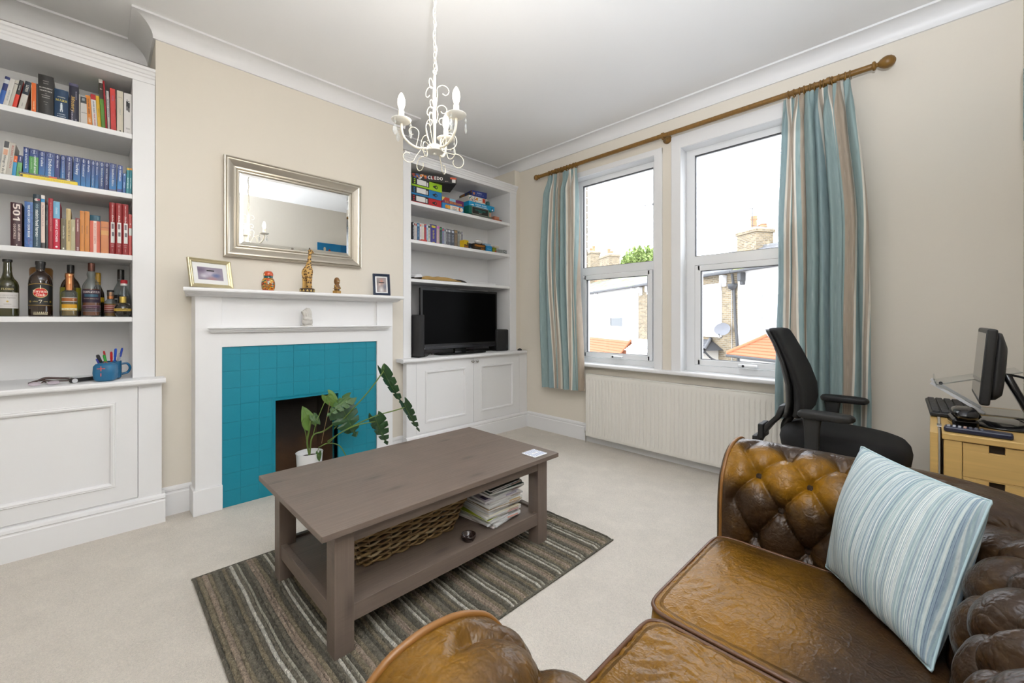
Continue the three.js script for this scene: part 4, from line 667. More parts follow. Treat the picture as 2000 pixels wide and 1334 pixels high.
  tag(obj('thin_cable', tube([[2.62, 0.745, 0.22], [2.52, 0.765, 0.25], [2.40, 0.76, 0.28], [2.25, 0.745, 0.30], [2.14, 0.7, 0.312], [2.1, 0.01, 0.312]], 0.0025, 50), M.black), 'thin black cable lying along the birch table', 'cable');
}
// ------------------------------------------------------------------ print for spines, boxes and labels: slots of one sheet
const sheetCv = [], sheetTx = [];
const Atlas = (() => {
  let page = -1, x = 0, y = 0, rowH = 0, c;
  const N = 2048, newPage = () => { const cv = document.createElement('canvas'); cv.width = cv.height = N; c = cv.getContext('2d'); c.fillStyle = '#888'; c.fillRect(0, 0, N, N); sheetCv.push(cv); const t = new THREE.CanvasTexture(cv); t.colorSpace = THREE.SRGBColorSpace; t.anisotropy = 8; sheetTx.push(t); page++; x = y = rowH = 0; };
  return { slot(w, h, base, draw) { w = Math.max(8, Math.round(w)); h = Math.max(8, Math.round(h)); if (page < 0) newPage(); if (x + w + 8 > N) { x = 0; y += rowH + 2; rowH = 0; } if (y + h + 2 > N) newPage(); c.save(); c.beginPath(); c.rect(x, y, w + 6, h); c.clip(); c.translate(x, y); c.fillStyle = base; c.fillRect(0, 0, w + 6, h); if (draw) { c.save(); c.beginPath(); c.rect(0, 0, w, h); c.clip(); draw(c, w, h); c.restore(); } c.restore(); const r = { page, u0: (x + 0.5) / N, u1: (x + w - 0.5) / N, v0: 1 - (y + h - 0.5) / N, v1: 1 - (y + 0.5) / N, bu: (x + w + 3.5) / N, bv: 1 - (y + h / 2) / N }; x += w + 8; rowH = Math.max(rowH, h); return r; } };
})();
const printMats = {};
const printMat = (page, rough = 0.5, extra = {}) => { const k = page + '_' + rough + JSON.stringify(extra); if (!printMats[k]) { printMats[k] = mat(lin(0.92, 0.92, 0.92), rough, { map: sheetTx[page], ...extra }); printMats[k].userData.ownUv = true; } return printMats[k]; };
const flatUv = (g, s) => { g = g.index ? g.toNonIndexed() : g; const n = g.attributes.position.count, a = new Float32Array(n * 2); for (let i = 0; i < n; i++) { a[2 * i] = s.bu; a[2 * i + 1] = s.bv; } g.setAttribute('uv', new THREE.BufferAttribute(a, 2)); return g; };
// text running down a spine; a line across it
function down(c, W, H, text, col, size, y0 = 0.5, x0 = 0.5, font = 'sans-serif', style = 'bold', len) { c.save(); c.translate(W * x0, H * y0); c.rotate(Math.PI / 2); c.font = style + ' ' + size + 'px ' + font; c.fillStyle = col; c.textAlign = 'center'; c.textBaseline = 'middle'; if (len) { const k = len * H / Math.max(1, c.measureText(text).width); c.scale(k, 1); } c.fillText(text, 0, 0); c.restore(); }
function line(c, W, H, text, col, size, y, x = 0.5, font = 'sans-serif', style = 'bold', len) { c.save(); c.translate(W * x, H * y); c.font = style + ' ' + size + 'px ' + font; c.fillStyle = col; c.textAlign = 'center'; c.textBaseline = 'middle'; if (len) { const k = len * W / Math.max(1, c.measureText(text).width); c.scale(k, 1); } c.fillText(text, 0, 0); c.restore(); }
const band = (c, W, H, col, a, b, x0 = 0, x1 = 1) => { c.fillStyle = col; c.fillRect(W * x0, H * a, W * (x1 - x0), H * (b - a)); };
const PXM = 1750;
// a book standing with its spine to the room: thickness, height, depth
function book(name, label, cat, group, w, h, d, base, draw, { hard = false, pages = M.page } = {}) {
  const s = Atlas.slot(w * PXM, h * PXM, base, draw), o = thing(name, label, cat, [0, 0, 0], 0, group), m = printMat(s.page, hard ? 0.42 : 0.38);
  const b = hard ? 0.0022 : 0.0008, bow = hard ? Math.min(0.006, w * 0.12) : 0.0006, n = 6;
  const spine = sheet(n, 1, (u, v) => V(lerp(-w / 2, w / 2, u), v * h, bow * (1 - (2 * u - 1) ** 2)), (u, v) => [lerp(s.u0, s.u1, u), lerp(s.v0, s.v1, v)]);
  const inner = sheet(n, 1, (u, v) => V(lerp(w / 2, -w / 2, u), v * h, bow * (1 - (2 * u - 1) ** 2) - b));
  const cap = (y) => { const g = sheet(n, 1, (u, v) => V(lerp(-w / 2, w / 2, y > h / 2 ? u : 1 - u), y, bow * (1 - (2 * u - 1) ** 2) - b * (v))); return g; };
  obj('cover', [spine, flatUv(inner, s), flatUv(cap(h), s), flatUv(cap(0), s), flatUv(box(b, h, d, -w / 2 + b / 2, h / 2, -d / 2 - 0.0001), s), flatUv(box(b, h, d, w / 2 - b / 2, h / 2, -d / 2 - 0.0001), s)], m, o);
  const in_ = hard ? 0.003 : 0.0006;
  obj('pages', b2(-w / 2 + b, w / 2 - b, in_, h - in_, -d + in_, -b - 0.0008), pages, o);
  return o;
}
// stands a thing between two photo columns on a shelf, its face at z
const stand = (o, pxL, pxR, y, z, lean = 0) => { const a = xAt(pxL, z), b = xAt(pxR, z); o.position.set((a + b) / 2, y + 0.0006 + Math.abs(Math.sin(lean)) * (b - a) / 2, z); o.rotation.z = -lean; return o; };
const bookAt = (kind, label, cat, group, pxL, pxR, py, y, z, lean, d, base, draw, opt) => { if (pxL < 300) z = lerp(z, Math.max(z, -3.184), sstep(pxR, 196, 250)); const w = (xAt(pxR, z) - xAt(pxL, z)) * 0.985 * (lean ? Math.cos(lean) : 1), h = (yAt((pxL + pxR) / 2, py, z) - y) / Math.max(0.9, Math.cos(lean)); return stand(book(kind, label, cat, group, w, h, d, base, draw, opt), pxL, pxR, y, z, lean); };
{
  const Y1 = SHELF_Y[0], z = -3.30, G = 'books on the top left shelf';
  const S1 = [
    [-9, 1.5, 146, 0.17, '#1d2f6b', (c, W, H) => { band(c, W, H, '#cfd3d8', 0.08, 0.2); band(c, W, H, '#2f63b3', 0.4, 0.8); }, 'blue jacketed book leaning at the open end of the top shelf', 1],
    [1.5, 11.8, 150, 0.17, '#dcd9d2', (c, W, H) => down(c, W, H, 'A SHORT HISTORY', '#9aa0a6', W * 0.4), 'white spined book leaning beside the blue jacketed one', 0],
    [12.2, 19.4, 153, 0.17, '#c9c6ba', (c, W, H) => { band(c, W, H, '#333', 0.1, 0.12); }, 'stone grey paperback leaning beside the red one', 0],
    [19.6, 27.8, 153, 0.17, '#e0320e', (c, W, H) => { band(c, W, H, '#2b2d2a', 0, 0.42); down(c, W, H, 'PARTITION', '#d8d8d0', W * 0.4, 0.22); }, 'scarlet paperback with a charcoal title block', 0],
    [31, 44, 156, 0.17, '#d9d6cd', (c, W, H) => { band(c, W, H, '#26313f', 0, 0.38); down(c, W, H, 'LEVIN', '#e6e2d4', W * 0.55, 0.2, 0.5, 'serif'); down(c, W, H, 'A NOVEL', '#8a8880', W * 0.22, 0.68); }, 'navy and white novel leaning towards the orange paperback', 1],
    [61, 70.5, 162, 0, '#e86b12', (c, W, H) => { band(c, W, H, '#f1e4c8', 0, 1, 0, 0.08); down(c, W, H, 'THE DIVIDE YEARS', '#fbe3c0', W * 0.3, 0.62); down(c, W, H, 'PENGUIN', '#5a2c0a', W * 0.24, 0.88); }, 'bright orange paperback beside the thick black biography', 0],
    [71, 74, 164, 0, '#3a4048', null, 'thin slate book squeezed beside the orange paperback', 0],
    [74.2, 105, 148, 0, '#2c2a28', (c, W, H) => { line(c, W, H, 'CHARLES', '#d0ccc4', W * 0.09, 0.13); line(c, W, H, 'MOORE', '#d0ccc4', W * 0.09, 0.18); line(c, W, H, 'MARGARET', '#f2efe8', W * 0.15, 0.28, 0.5, 'serif', 'bold', 0.86); line(c, W, H, 'THATCHER', '#f2efe8', W * 0.15, 0.34, 0.5, 'serif', 'bold', 0.82); line(c, W, H, 'THE', '#d0ccc4', W * 0.07, 0.4); line(c, W, H, 'AUTHORIZED', '#e4e0d8', W * 0.09, 0.44); line(c, W, H, 'BIOGRAPHY', '#e4e0d8', W * 0.09, 0.485); line(c, W, H, 'VOLUME', '#b8b4ac', W * 0.07, 0.58); line(c, W, H, 'ONE', '#b8b4ac', W * 0.07, 0.63); }, 'thick black hardback biography with white centred lettering', 1],
    [106, 133.8, 176, 0, '#173a5c', (c, W, H) => { line(c, W, H, 'ANDREW', '#e8e2c8', W * 0.13, 0.22); line(c, W, H, 'MARR', '#e9d35a', W * 0.3, 0.31, 0.5, 'serif', 'bold', 0.85); c.fillStyle = '#dfe6ea'; c.fillRect(W * 0.42, H * 0.42, W * 0.16, H * 0.16); c.beginPath(); c.arc(W * 0.5, H * 0.4, W * 0.07, 0, 7); c.fill(); c.fillRect(W * 0.4, H * 0.56, W * 0.07, H * 0.07); c.fillRect(W * 0.53, H * 0.56, W * 0.07, H * 0.07); line(c, W, H, 'A HISTORY', '#e8ecee', W * 0.11, 0.7); line(c, W, H, 'OF MODERN', '#e8ecee', W * 0.11, 0.76); line(c, W, H, 'BRITAIN', '#e8ecee', W * 0.11, 0.82); }, 'petrol blue history book with yellow capitals and a white figure', 1],
    [135, 153.6, 164, 0, '#1f2038', (c, W, H) => { band(c, W, H, '#5c5a78', 0.0, 0.06); down(c, W, H, 'THE ASCENT OF', '#c9c3d0', W * 0.16, 0.26, 0.72, 'serif'); down(c, W, H, 'Money', '#d9b25a', W * 0.5, 0.46, 0.42, 'serif', 'bold italic', 0.36); down(c, W, H, 'NIALL', '#d0cbd8', W * 0.2, 0.84, 0.72, 'serif'); down(c, W, H, 'FERGUSON', '#d0cbd8', W * 0.22, 0.78, 0.32, 'serif', 'bold', 0.34); }, 'dark violet hardback with a golden script title', 1],
    [154.2, 157, 184, 0, '#b9b4ac', null, 'thin grey book beside the dark violet hardback', 0],
    [157.4, 171, 189, 0, '#d8d5d0', (c, W, H) => { band(c, W, H, '#30363c', 0.02, 0.2); band(c, W, H, '#9aa2a8', 0.05, 0.13, 0.2, 0.6); line(c, W, H, 'MEMOIR', '#30363c', W * 0.2, 0.48); }, 'white paperback with a black and white portrait strip', 0],
    [171.6, 181.4, 188, -0.05, '#e58a1c', (c, W, H) => { down(c, W, H, 'MICHAEL LEWIS', '#3a1e08', W * 0.42, 0.3, 0.5, 'sans-serif', 'bold', 0.42); down(c, W, H, 'LIARS', '#f8e8d0', W * 0.5, 0.68); down(c, W, H, '▮', '#2a1a0a', W * 0.4, 0.92); }, 'amber paperback with brown capitals leaning beside the red and white one', 0],
    [181.8, 191.6, 186, -0.05, '#e9e6e2', (c, W, H) => { band(c, W, H, '#c4141c', 0, 0.14); down(c, W, H, 'GUNS AND', '#2b3f68', W * 0.44, 0.33, 0.5, 'sans-serif', 'bold', 0.3); down(c, W, H, 'PARLIAMENT', '#b83a3a', W * 0.44, 0.68, 0.5, 'sans-serif', 'bold', 0.36); }, 'white paperback with a red top and blue and red capitals', 0],
    [192, 198.8, 189, -0.05, '#ecbc14', (c, W, H) => { down(c, W, H, 'ECONOMICS FOR ALL', '#8a6a10', W * 0.36, 0.45); band(c, W, H, '#6a4c08', 0.9, 0.95, 0.3, 0.7); }, 'yellow paperback beside the tall green book', 0],
    [199, 206.8, 157, -0.045, '#58901c', (c, W, H) => { band(c, W, H, '#3a2c20', 0, 0.36); band(c, W, H, '#e8e4dc', 0, 0.07); line(c, W, H, 'RS', '#f0d8d0', W * 0.5, 0.18); }, 'tall green book with a dark photo at its head', 0],
    [207, 210.4, 160, -0.045, '#b01020', null, 'thin crimson book beside the tall green one', 0],
    [211, 215.6, 179, -0.03, '#e6e4e2', (c, W, H) => { down(c, W, H, 'WHAT MEANS', '#27457a', W * 0.6, 0.4, 0.5, 'sans-serif', 'bold', 0.42); }, 'slim white book with blue capitals and a curled cover', 0],
    [217, 227.4, 174, -0.02, '#d83c34', (c, W, H) => { down(c, W, H, 'EMPIRE', '#b06aa0', W * 0.4, 0.22); down(c, W, H, '· · · ·', '#f0b0a8', W * 0.3, 0.6); band(c, W, H, '#f0d0c8', 0.96, 1, 0.3, 0.7); }, 'coral red paperback beside the cream book', 0],
    [228.4, 240.8, 178, 0, '#d2cbb8', (c, W, H) => { line(c, W, H, 'SPQ', '#a89c8c', W * 0.3, 0.16); down(c, W, H, 'a history of', '#8fa09c', W * 0.24, 0.5); band(c, W, H, '#4a443a', 0.95, 0.98, 0.4, 0.65); }, 'cream paperback between the coral and the silhouette books', 0],
    [242, 257.6, 183, 0, '#dad7d4', (c, W, H) => { c.fillStyle = '#16161a'; for (const [x, y] of [[0.4, 0.17], [0.62, 0.2]]) { c.beginPath(); c.arc(W * x, H * y, W * 0.07, 0, 7); c.fill(); c.fillRect(W * (x - 0.12), H * (y + 0.03), W * 0.24, H * 0.13); c.fillRect(W * (x - 0.11), H * (y + 0.15), W * 0.09, H * 0.11); c.fillRect(W * (x + 0.03), H * (y + 0.15), W * 0.09, H * 0.11); } band(c, W, H, '#b8b4b2', 0.86, 0.9, 0.25, 0.75); line(c, W, H, 'o', '#888', W * 0.2, 0.96); }, 'white paperback with two black figures beside the bookcase upright', 0],
  ];
  for (const [a, b, py, lean, base, draw, label, hard] of S1) bookAt(hard ? 'hardback_book' : 'paperback_book', label, 'book', G, a, b, py, Y1, z, lean, hard ? 0.155 : 0.13, base, draw, { hard: !!hard });
  // curled cover of the slim white book
  { const o = obj('curled_leaflet', sheet(1, 18, (u, v) => V(v * v * v * 0.035, v * 0.19, -u * 0.11), null), mat(lin(0.8, 0.8, 0.78), 0.5, { side: THREE.DoubleSide })); o.position.set(xAt(216.3, z), Y1 + 0.001, z + 0.001); tag(o, 'white leaflet curling over beside the coral red paperback', 'leaflet'); }

  const Y2 = SHELF_Y[1], z2 = -3.335, G2 = 'travel guides on the second left shelf';
  const lp = (t, size, extra) => (c, W, H) => {
    const gr = c.createLinearGradient(0, 0, 0, H); gr.addColorStop(0, '#1f2f6e'); gr.addColorStop(0.35, extra?.mid ?? '#1b4f96'); gr.addColorStop(0.85, extra?.low ?? '#1583c4'); gr.addColorStop(1, extra?.low ?? '#1583c4'); c.fillStyle = gr; c.fillRect(0, 0, W, H);
    if (extra?.green) { band(c, W, H, '#4f9c46', 0.22, 1); }
    c.strokeStyle = '#aab8dc'; c.lineWidth = 2; c.beginPath(); c.arc(W / 2, H * 0.09, Math.min(W * 0.3, 16), 0, 7); c.stroke(); c.fillStyle = '#e8ecf6'; c.fillRect(W / 2 - 2.5, H * 0.035, 5, H * 0.11);
    down(c, W, H, t, extra?.ink ?? '#f2f5f8', W * size, 0.18 + (extra?.len ?? 0.4) / 2, extra?.x ?? 0.5, 'sans-serif', 'bold', extra?.len ?? 0.4);
    if (extra?.sub) down(c, W, H, extra.sub, '#cfe6c8', W * 0.16, 0.42, 0.26, 'sans-serif', 'normal', 0.3);
    if (extra?.foot) band(c, W, H, extra.foot, 0.86, 0.96);
  };
  const S2 = [
    [-3, 9, 273, 0.09, '#e4dfd4', (c, W, H) => { band(c, W, H, '#4a4a4c', 0.02, 0.18, 0.1, 0.9); band(c, W, H, '#e8b090', 0.22, 0.36, 0.15, 0.85); down(c, W, H, 'things to do in', '#3a3a3a', W * 0.5, 0.62, 0.5, 'sans-serif', 'bold', 0.5); band(c, W, H, '#e8b090', 0.88, 1); }, 'white book of things to do at the open end of the guide shelf', 0.13, 'paperback_book'],
    [9.3, 21, 278, 0.085, '#c6c0b4', (c, W, H) => { down(c, W, H, 'BIZARRE LONDON', '#b04a3c', W * 0.46, 0.36, 0.6, 'serif', 'bold', 0.6); c.fillStyle = '#b06a3c'; c.beginPath(); c.arc(W * 0.45, H * 0.86, W * 0.2, 0, 7); c.fill(); band(c, W, H, '#3a6a78', 0.95, 1); }, 'stone coloured book lettered in red beside the small blue guide', 0.14, 'paperback_book'],
    [21.8, 29.2, 304, 0.07, '#1f97cc', (c, W, H) => { band(c, W, H, '#e8661c', 0, 0.24); line(c, W, H, 'B', '#fff', W * 0.5, 0.17); down(c, W, H, 'EASY', '#d8eef8', W * 0.5, 0.8); }, 'small sky blue guide with an orange head', 0.11, 'travel_guide'],
    [29.8, 39.5, 303, 0.07, '#6fb46a', (c, W, H) => { band(c, W, H, '#22306a', 0, 0.26); c.fillStyle = '#e8ecf6'; c.fillRect(W / 2 - 2, H * 0.05, 4, H * 0.16); down(c, W, H, 'EUROPE', '#3c7a44', W * 0.5, 0.55); }, 'short green guide with a navy head', 0.12, 'travel_guide'],
    [44.5, 55.4, 287.5, 0.012, '#1b4f96', lp('Colombia', 0.42), 'blue travel guide lettered Colombia above the yellow atlas', 0.13],
    [56.3, 74.3, 291, 0.012, '#22306a', lp('central america', 0.36, { green: 1, x: 0.62, len: 0.62, sub: 'on a shoestring' }), 'green travel guide lettered central america with a navy head', 0.13],
    [74.8, 87.2, 295, 0.012, '#1b4f96', lp('Cuba', 0.5, { len: 0.26 }), 'blue travel guide lettered Cuba between central america and Indonesia', 0.13],
    [87.6, 106, 298, 0.012, '#165a9c', lp('Indonesia', 0.5, { len: 0.62 }), 'thick blue travel guide lettered Indonesia', 0.13],
    [106.4, 116, 301, 0.012, '#2a3078', lp('Korea', 0.44, { len: 0.22, low: '#2a3078', mid: '#2a3078' }), 'violet blue travel guide lettered Korea', 0.13],
    [117, 127, 303, 0.012, '#1b5a9c', lp('New Zealand’s South Island', 0.26, { len: 0.66 }), 'blue travel guide with a long fine title beside Korea', 0.13],
    [127.8, 140.6, 305, 0.012, '#26306e', lp('Malaysia, Singapore & Brunei', 0.3, { len: 0.78, low: '#26306e', mid: '#26306e' }), 'indigo travel guide lettered Malaysia, Singapore and Brunei', 0.13],
    [142.2, 156.6, 306.5, 0.015, '#1b60a8', lp('Turkey', 0.5, { len: 0.34 }), 'blue travel guide lettered Turkey at the end of the yellow atlas', 0.13],
    [157.2, 166.8, 309, 0.015, '#1b60a8', lp('Scotland', 0.5, { len: 0.36, foot: '#2a3a78' }), 'blue travel guide lettered Scotland', 0.13],
    [167.2, 176, 311, 0.015, '#1b60a8', lp('Paris', 0.5, { len: 0.2, foot: '#2a3a78' }), 'blue travel guide lettered Paris', 0.13],
    [177, 184.4, 313, 0.015, '#1b60a8', lp('Provence & the Côte d’Azur', 0.36, { len: 0.58, foot: '#6a7a9a' }), 'slim blue travel guide with the long title Provence', 0.13],
    [185, 192, 314.5, 0.015, '#1b60a8', lp('Slovenia', 0.42, { len: 0.24, foot: '#5a4a8a' }), 'slim blue travel guide lettered Slovenia', 0.13],
    [192.6, 203, 316, 0.015, '#22407c', lp('Western Balkans', 0.42, { len: 0.56, low: '#22407c', foot: '#1c2418' }), 'dark blue travel guide lettered Western Balkans', 0.13],
    [203.6, 212, 317.5, 0.015, '#2a3472', lp('NEW YORK CITY', 0.46, { len: 0.52, low: '#2a3472', mid: '#2a3472' }), 'indigo travel guide lettered NEW YORK CITY', 0.13],
    [212.8, 226.8, 319.5, 0.015, '#1b5aa0', lp('Southern Africa', 0.42, { len: 0.58, foot: '#6a6a8a' }), 'thick blue travel guide lettered Southern Africa', 0.13],
    [228.6, 238.6, 323, 0.02, '#1b5aa0', lp('Vietnam', 0.48, { len: 0.4, foot: '#3a4a8a' }), 'blue travel guide lettered Vietnam', 0.13],
    [239.2, 245.2, 339, 0.02, '#2b5f9c', (c, W, H) => { down(c, W, H, 'walking guide', '#cfe0f0', W * 0.4, 0.6); band(c, W, H, '#d8e2ea', 0.04, 0.1, 0.3, 0.7); }, 'short slim blue booklet beside Vietnam', 0.12, 'travel_guide'],
    [246, 251.6, 327, 0.025, '#12808c', (c, W, H) => { band(c, W, H, '#d8a81c', 0.02, 0.1); down(c, W, H, 'AUSTRALIA', '#eef6f4', W * 0.56, 0.6, 0.5, 'sans-serif', 'bold', 0.42); }, 'teal guide with a yellow head lettered AUSTRALIA', 0.12, 'travel_guide'],
    [252.2, 257, 327.5, 0.02, '#137a88', (c, W, H) => { band(c, W, H, '#d88a1c', 0.02, 0.1); down(c, W, H, 'WHAT’S WHAT', '#eef6f4', W * 0.5, 0.6, 0.5, 'sans-serif', 'bold', 0.42); }, 'teal guide with an orange head at the bookcase upright', 0.12, 'travel_guide'],
  ];
  for (const [a, b, py, lean, base, draw, label, d, kind] of S2) bookAt(kind ?? 'travel_guide', label, 'book', G2, a, b, py, Y2, z2, lean, d, base, draw);
  // two atlases lying in front
  const lying = (label, px0, px1, zf, y, th, d, base, draw) => { const a = xAt(px0, zf), b = xAt(px1, zf), w = b - a; const s = Atlas.slot(w * PXM, th * PXM * 1.5, base, draw); const o = thing('road_atlas', label, 'book', [(a + b) / 2, y + 0.0003, zf]); const f = sheet(1, 1, (u, v) => V(lerp(-w / 2, w / 2, u), v * th, 0), (u, v) => [lerp(s.u0, s.u1, u), lerp(s.v0, s.v1, v)]); obj('cover', [f, flatUv(box(w, 0.001, d, 0, 0.0005, -d / 2 - 0.0001), s), flatUv(box(w, 0.001, d, 0, th - 0.0005, -d / 2 - 0.0001), s), flatUv(box(w, th - 0.002, 0.0008, 0, th / 2, -0.0006), s)], printMat(s.page, 0.38), o); obj('pages', b2(-w / 2 + 0.001, w / 2 - 0.001, 0.001, th - 0.001, -d + 0.001, -0.001), M.page, o); };
  lying('yellow road atlas lying flat in front of the travel guides', 38.5, 151.5, -3.182, Y2, 0.017, 0.145, '#ecd21c', (c, W, H) => { line(c, W, H, 'The complete road atlas of the whole of Britain', '#a88c1c', H * 0.5, 0.5, 0.5, 'serif', 'normal', 0.72); band(c, W, H, '#2a2a20', 0.2, 0.8, 0.01, 0.05); });
  lying('thin grey atlas lying flat on the yellow one', 36.5, 147, -3.184, Y2 + 0.0175, 0.0085, 0.14, '#4a4c52', (c, W, H) => { line(c, W, H, 'THE ATLAS OF CITY WALKS', '#b8b8bc', H * 0.6, 0.5, 0.35, 'sans-serif', 'normal', 0.5); band(c, W, H, '#d8542c', 0.1, 0.9, 0.52, 0.66); band(c, W, H, '#e0dcd4', 0.2, 0.8, 0.84, 0.9); });

  const Y3 = SHELF_Y[2], z3 = -3.225, G3 = 'cookbooks on the third left shelf';
  const red3 = (c, W, H) => { down(c, W, H, 'THE COMPLETE', '#f0e4e0', W * 0.16, 0.14, 0.5, 'serif', 'normal', 0.2); down(c, W, H, 'Kitchen', '#f6eeea', W * 0.34, 0.32, 0.5, 'serif', 'bold italic', 0.16); band(c, W, H, '#dfe2de', 0.38, 0.78, 0.24, 0.86); band(c, W, H, '#7a6a72', 0.41, 0.51, 0.36, 0.7); band(c, W, H, '#5a5a60', 0.57, 0.65, 0.4, 0.74); line(c, W, H, 'VOLUME', '#e8d8d4', W * 0.13, 0.82); line(c, W, H, 'SERIES', '#e8d8d4', W * 0.13, 0.85); down(c, W, H, 'collected', '#d8b8b4', W * 0.14, 0.92); };
  const S3 = [
    [20.3, 43, 396, 0, '#3d1a24', (c, W, H) => { down(c, W, H, '501', '#efe4dc', W * 0.82, 0.23, 0.52, 'sans-serif', 'bold', 0.42); down(c, W, H, 'MUST-DRINK', '#e4d6cc', W * 0.24, 0.67, 0.74, 'sans-serif', 'bold', 0.38); down(c, W, H, 'COCKTAILS', '#e4d6cc', W * 0.26, 0.65, 0.36, 'sans-serif', 'bold', 0.34); band(c, W, H, '#e4d6cc', 0.94, 0.97, 0.5, 0.6); }, 'thick maroon book of cocktails with a large white 501', 1],
    [47.6, 64.2, 394, 0, '#2a5a9c', (c, W, H) => { for (let i = 0; i < 60; i++) { c.fillStyle = i % 2 ? '#3468ac' : '#244e8c'; c.fillRect(rnd() * W, rnd() * H, 10, 16); } down(c, W, H, 'THE RIVER CAFE COOK BOOK', '#e4eaf0', W * 0.36, 0.42, 0.5, 'sans-serif', 'bold', 0.7); down(c, W, H, 'ROSE GRAY', '#8a6a9c', W * 0.2, 0.86); }, 'mottled blue cook book with white capitals beside the cocktail book', 0],
    [64.6, 79.6, 380, 0, '#2c4a5c', (c, W, H) => { band(c, W, H, '#1f3340', 0, 0.16); c.fillStyle = '#d8c8c0'; c.beginPath(); c.arc(W * 0.45, H * 0.1, W * 0.28, 0, 7); c.fill(); band(c, W, H, '#b8485c', 0.08, 0.11, 0.55, 0.9); down(c, W, H, 'rick', '#8aa4b0', W * 0.5, 0.22); down(c, W, H, 'stein’s food heroes', '#eef2f0', W * 0.56, 0.53, 0.5, 'sans-serif', 'bold', 0.5); down(c, W, H, 'another helping', '#b8c8cc', W * 0.26, 0.86); }, 'tall slate blue cookbook with a portrait and lower case title', 1],
    [80, 87.8, 381.5, 0, '#dcc8bc', (c, W, H) => { band(c, W, H, '#e8e2dc', 0, 0.06); band(c, W, H, '#1f8ac4', 0.07, 0.13); down(c, W, H, 'The Classic Cook Book', '#6a4a4a', W * 0.44, 0.38, 0.5, 'serif', 'normal', 0.4); band(c, W, H, '#2a2226', 0.88, 1); }, 'narrow pale pink cookbook with a black foot', 0],
    [88.8, 94, 400, 0, '#23282a', (c, W, H) => down(c, W, H, 'SIMPLE FOOD', '#a8b0a8', W * 0.4, 0.4), 'slim black book beside the crimson cookbook', 0],
    [94.4, 103.6, 387.5, 0, '#a01c2c', (c, W, H) => down(c, W, H, 'A Great Companion to Food', '#d8a08c', W * 0.4, 0.36, 0.5, 'serif', 'normal', 0.56), 'crimson cookbook with a faint gold title', 1],
    [103.8, 117.2, 394, 0, '#c41c3c', (c, W, H) => { band(c, W, H, '#7ab8d8', 0, 0.35); down(c, W, H, 'Gordon', '#e8f2f6', W * 0.4, 0.19, 0.5, 'serif', 'italic'); down(c, W, H, 'WORLD KITCHEN', '#f4eef0', W * 0.48, 0.6, 0.5, 'sans-serif', 'bold', 0.46); c.fillStyle = '#f4eef0'; c.beginPath(); c.arc(W / 2, H * 0.93, W * 0.18, 0, 7); c.fill(); }, 'cherry red cookbook with a light blue head', 1],
    [118.8, 129, 427, 0, '#5c5236', (c, W, H) => { down(c, W, H, 'One and the City', '#e8e4d0', W * 0.4, 0.42, 0.5, 'serif', 'italic', 0.4); band(c, W, H, '#e8e8d8', 0.9, 0.95, 0.35, 0.65); }, 'short olive brown book beside the cherry red cookbook', 0],
    [129.2, 138.2, 408, 0, '#cdb782', (c, W, H) => down(c, W, H, 'THE PASTRY BOOK', '#4a3c1e', W * 0.4, 0.52, 0.6, 'sans-serif', 'bold', 0.5), 'tall straw coloured book with small brown capitals', 1],
    [138.4, 147, 429, 0, '#b3ab84', (c, W, H) => down(c, W, H, 'Cheese', '#e4dec0', W * 0.4, 0.3), 'short khaki book beside the dark red annual', 0],
    [147.2, 155.8, 426, 0, '#6e201f', (c, W, H) => { down(c, W, H, 'THE COMPANION', '#e8d8d0', W * 0.4, 0.22, 0.5, 'sans-serif', 'bold', 0.36); down(c, W, H, '2013', '#f2ece8', W * 0.55, 0.9); }, 'dark red annual marked 2013', 0],
    [156.2, 165.2, 412, 0, '#c87a14', (c, W, H) => down(c, W, H, 'wine journal one', '#6a3c08', W * 0.3, 0.45), 'tall orange volume beside the dark red annual', 0],
    [165.6, 174.8, 413, 0, '#c87a14', (c, W, H) => down(c, W, H, 'wine journal two', '#6a3c08', W * 0.3, 0.45), 'tall orange volume beside the coral cookbook', 0],
    [175.4, 196, 421, 0, '#d9705c', (c, W, H) => { band(c, W, H, '#1d5166', 0, 0.15); band(c, W, H, '#8fb4b8', 0.03, 0.12, 0.75, 0.8); c.fillStyle = '#f0d4c8'; c.fillRect(W * 0.34, H * 0.15, W * 0.3, H * 0.85); down(c, W, H, 'DELICIOUS BAKING', '#b8685a', W * 0.24, 0.48, 0.5, 'serif', 'bold', 0.56); }, 'thick coral cookbook with a dark teal head', 1],
    [197, 212.6, 433, 0, '#cd7b3a', (c, W, H) => { line(c, W, H, 'cookbook', '#7a4418', W * 0.22, 0.19, 0.5, 'serif'); band(c, W, H, '#d89a4c', 0.28, 0.42); }, 'tan orange book beside the matching dark red volumes', 0],
    [213.6, 225.6, 396, 0, '#8e1216', red3, 'dark red volume with a white label beside the tan orange book', 1],
    [226, 238.6, 397.5, 0, '#8e1216', red3, 'dark red volume with a white label between its two matching neighbours', 1],
    [239, 251, 399.5, 0, '#8e1216', red3, 'dark red volume with a white label beside the narrow scarlet one', 1],
    [251.6, 257.4, 419, 0, '#b3302a', (c, W, H) => { band(c, W, H, '#c8ccc8', 0.34, 0.52); down(c, W, H, 'FISH', '#f0dcd8', W * 0.4, 0.24); }, 'narrow scarlet book against the bookcase upright', 0],
  ];
  for (const [a, b, py, lean, base, draw, label, hard] of S3) bookAt('cookbook', label, 'book', G3, a, b, py, Y3, z3, lean, 0.17, base, draw, { hard: !!hard });
}
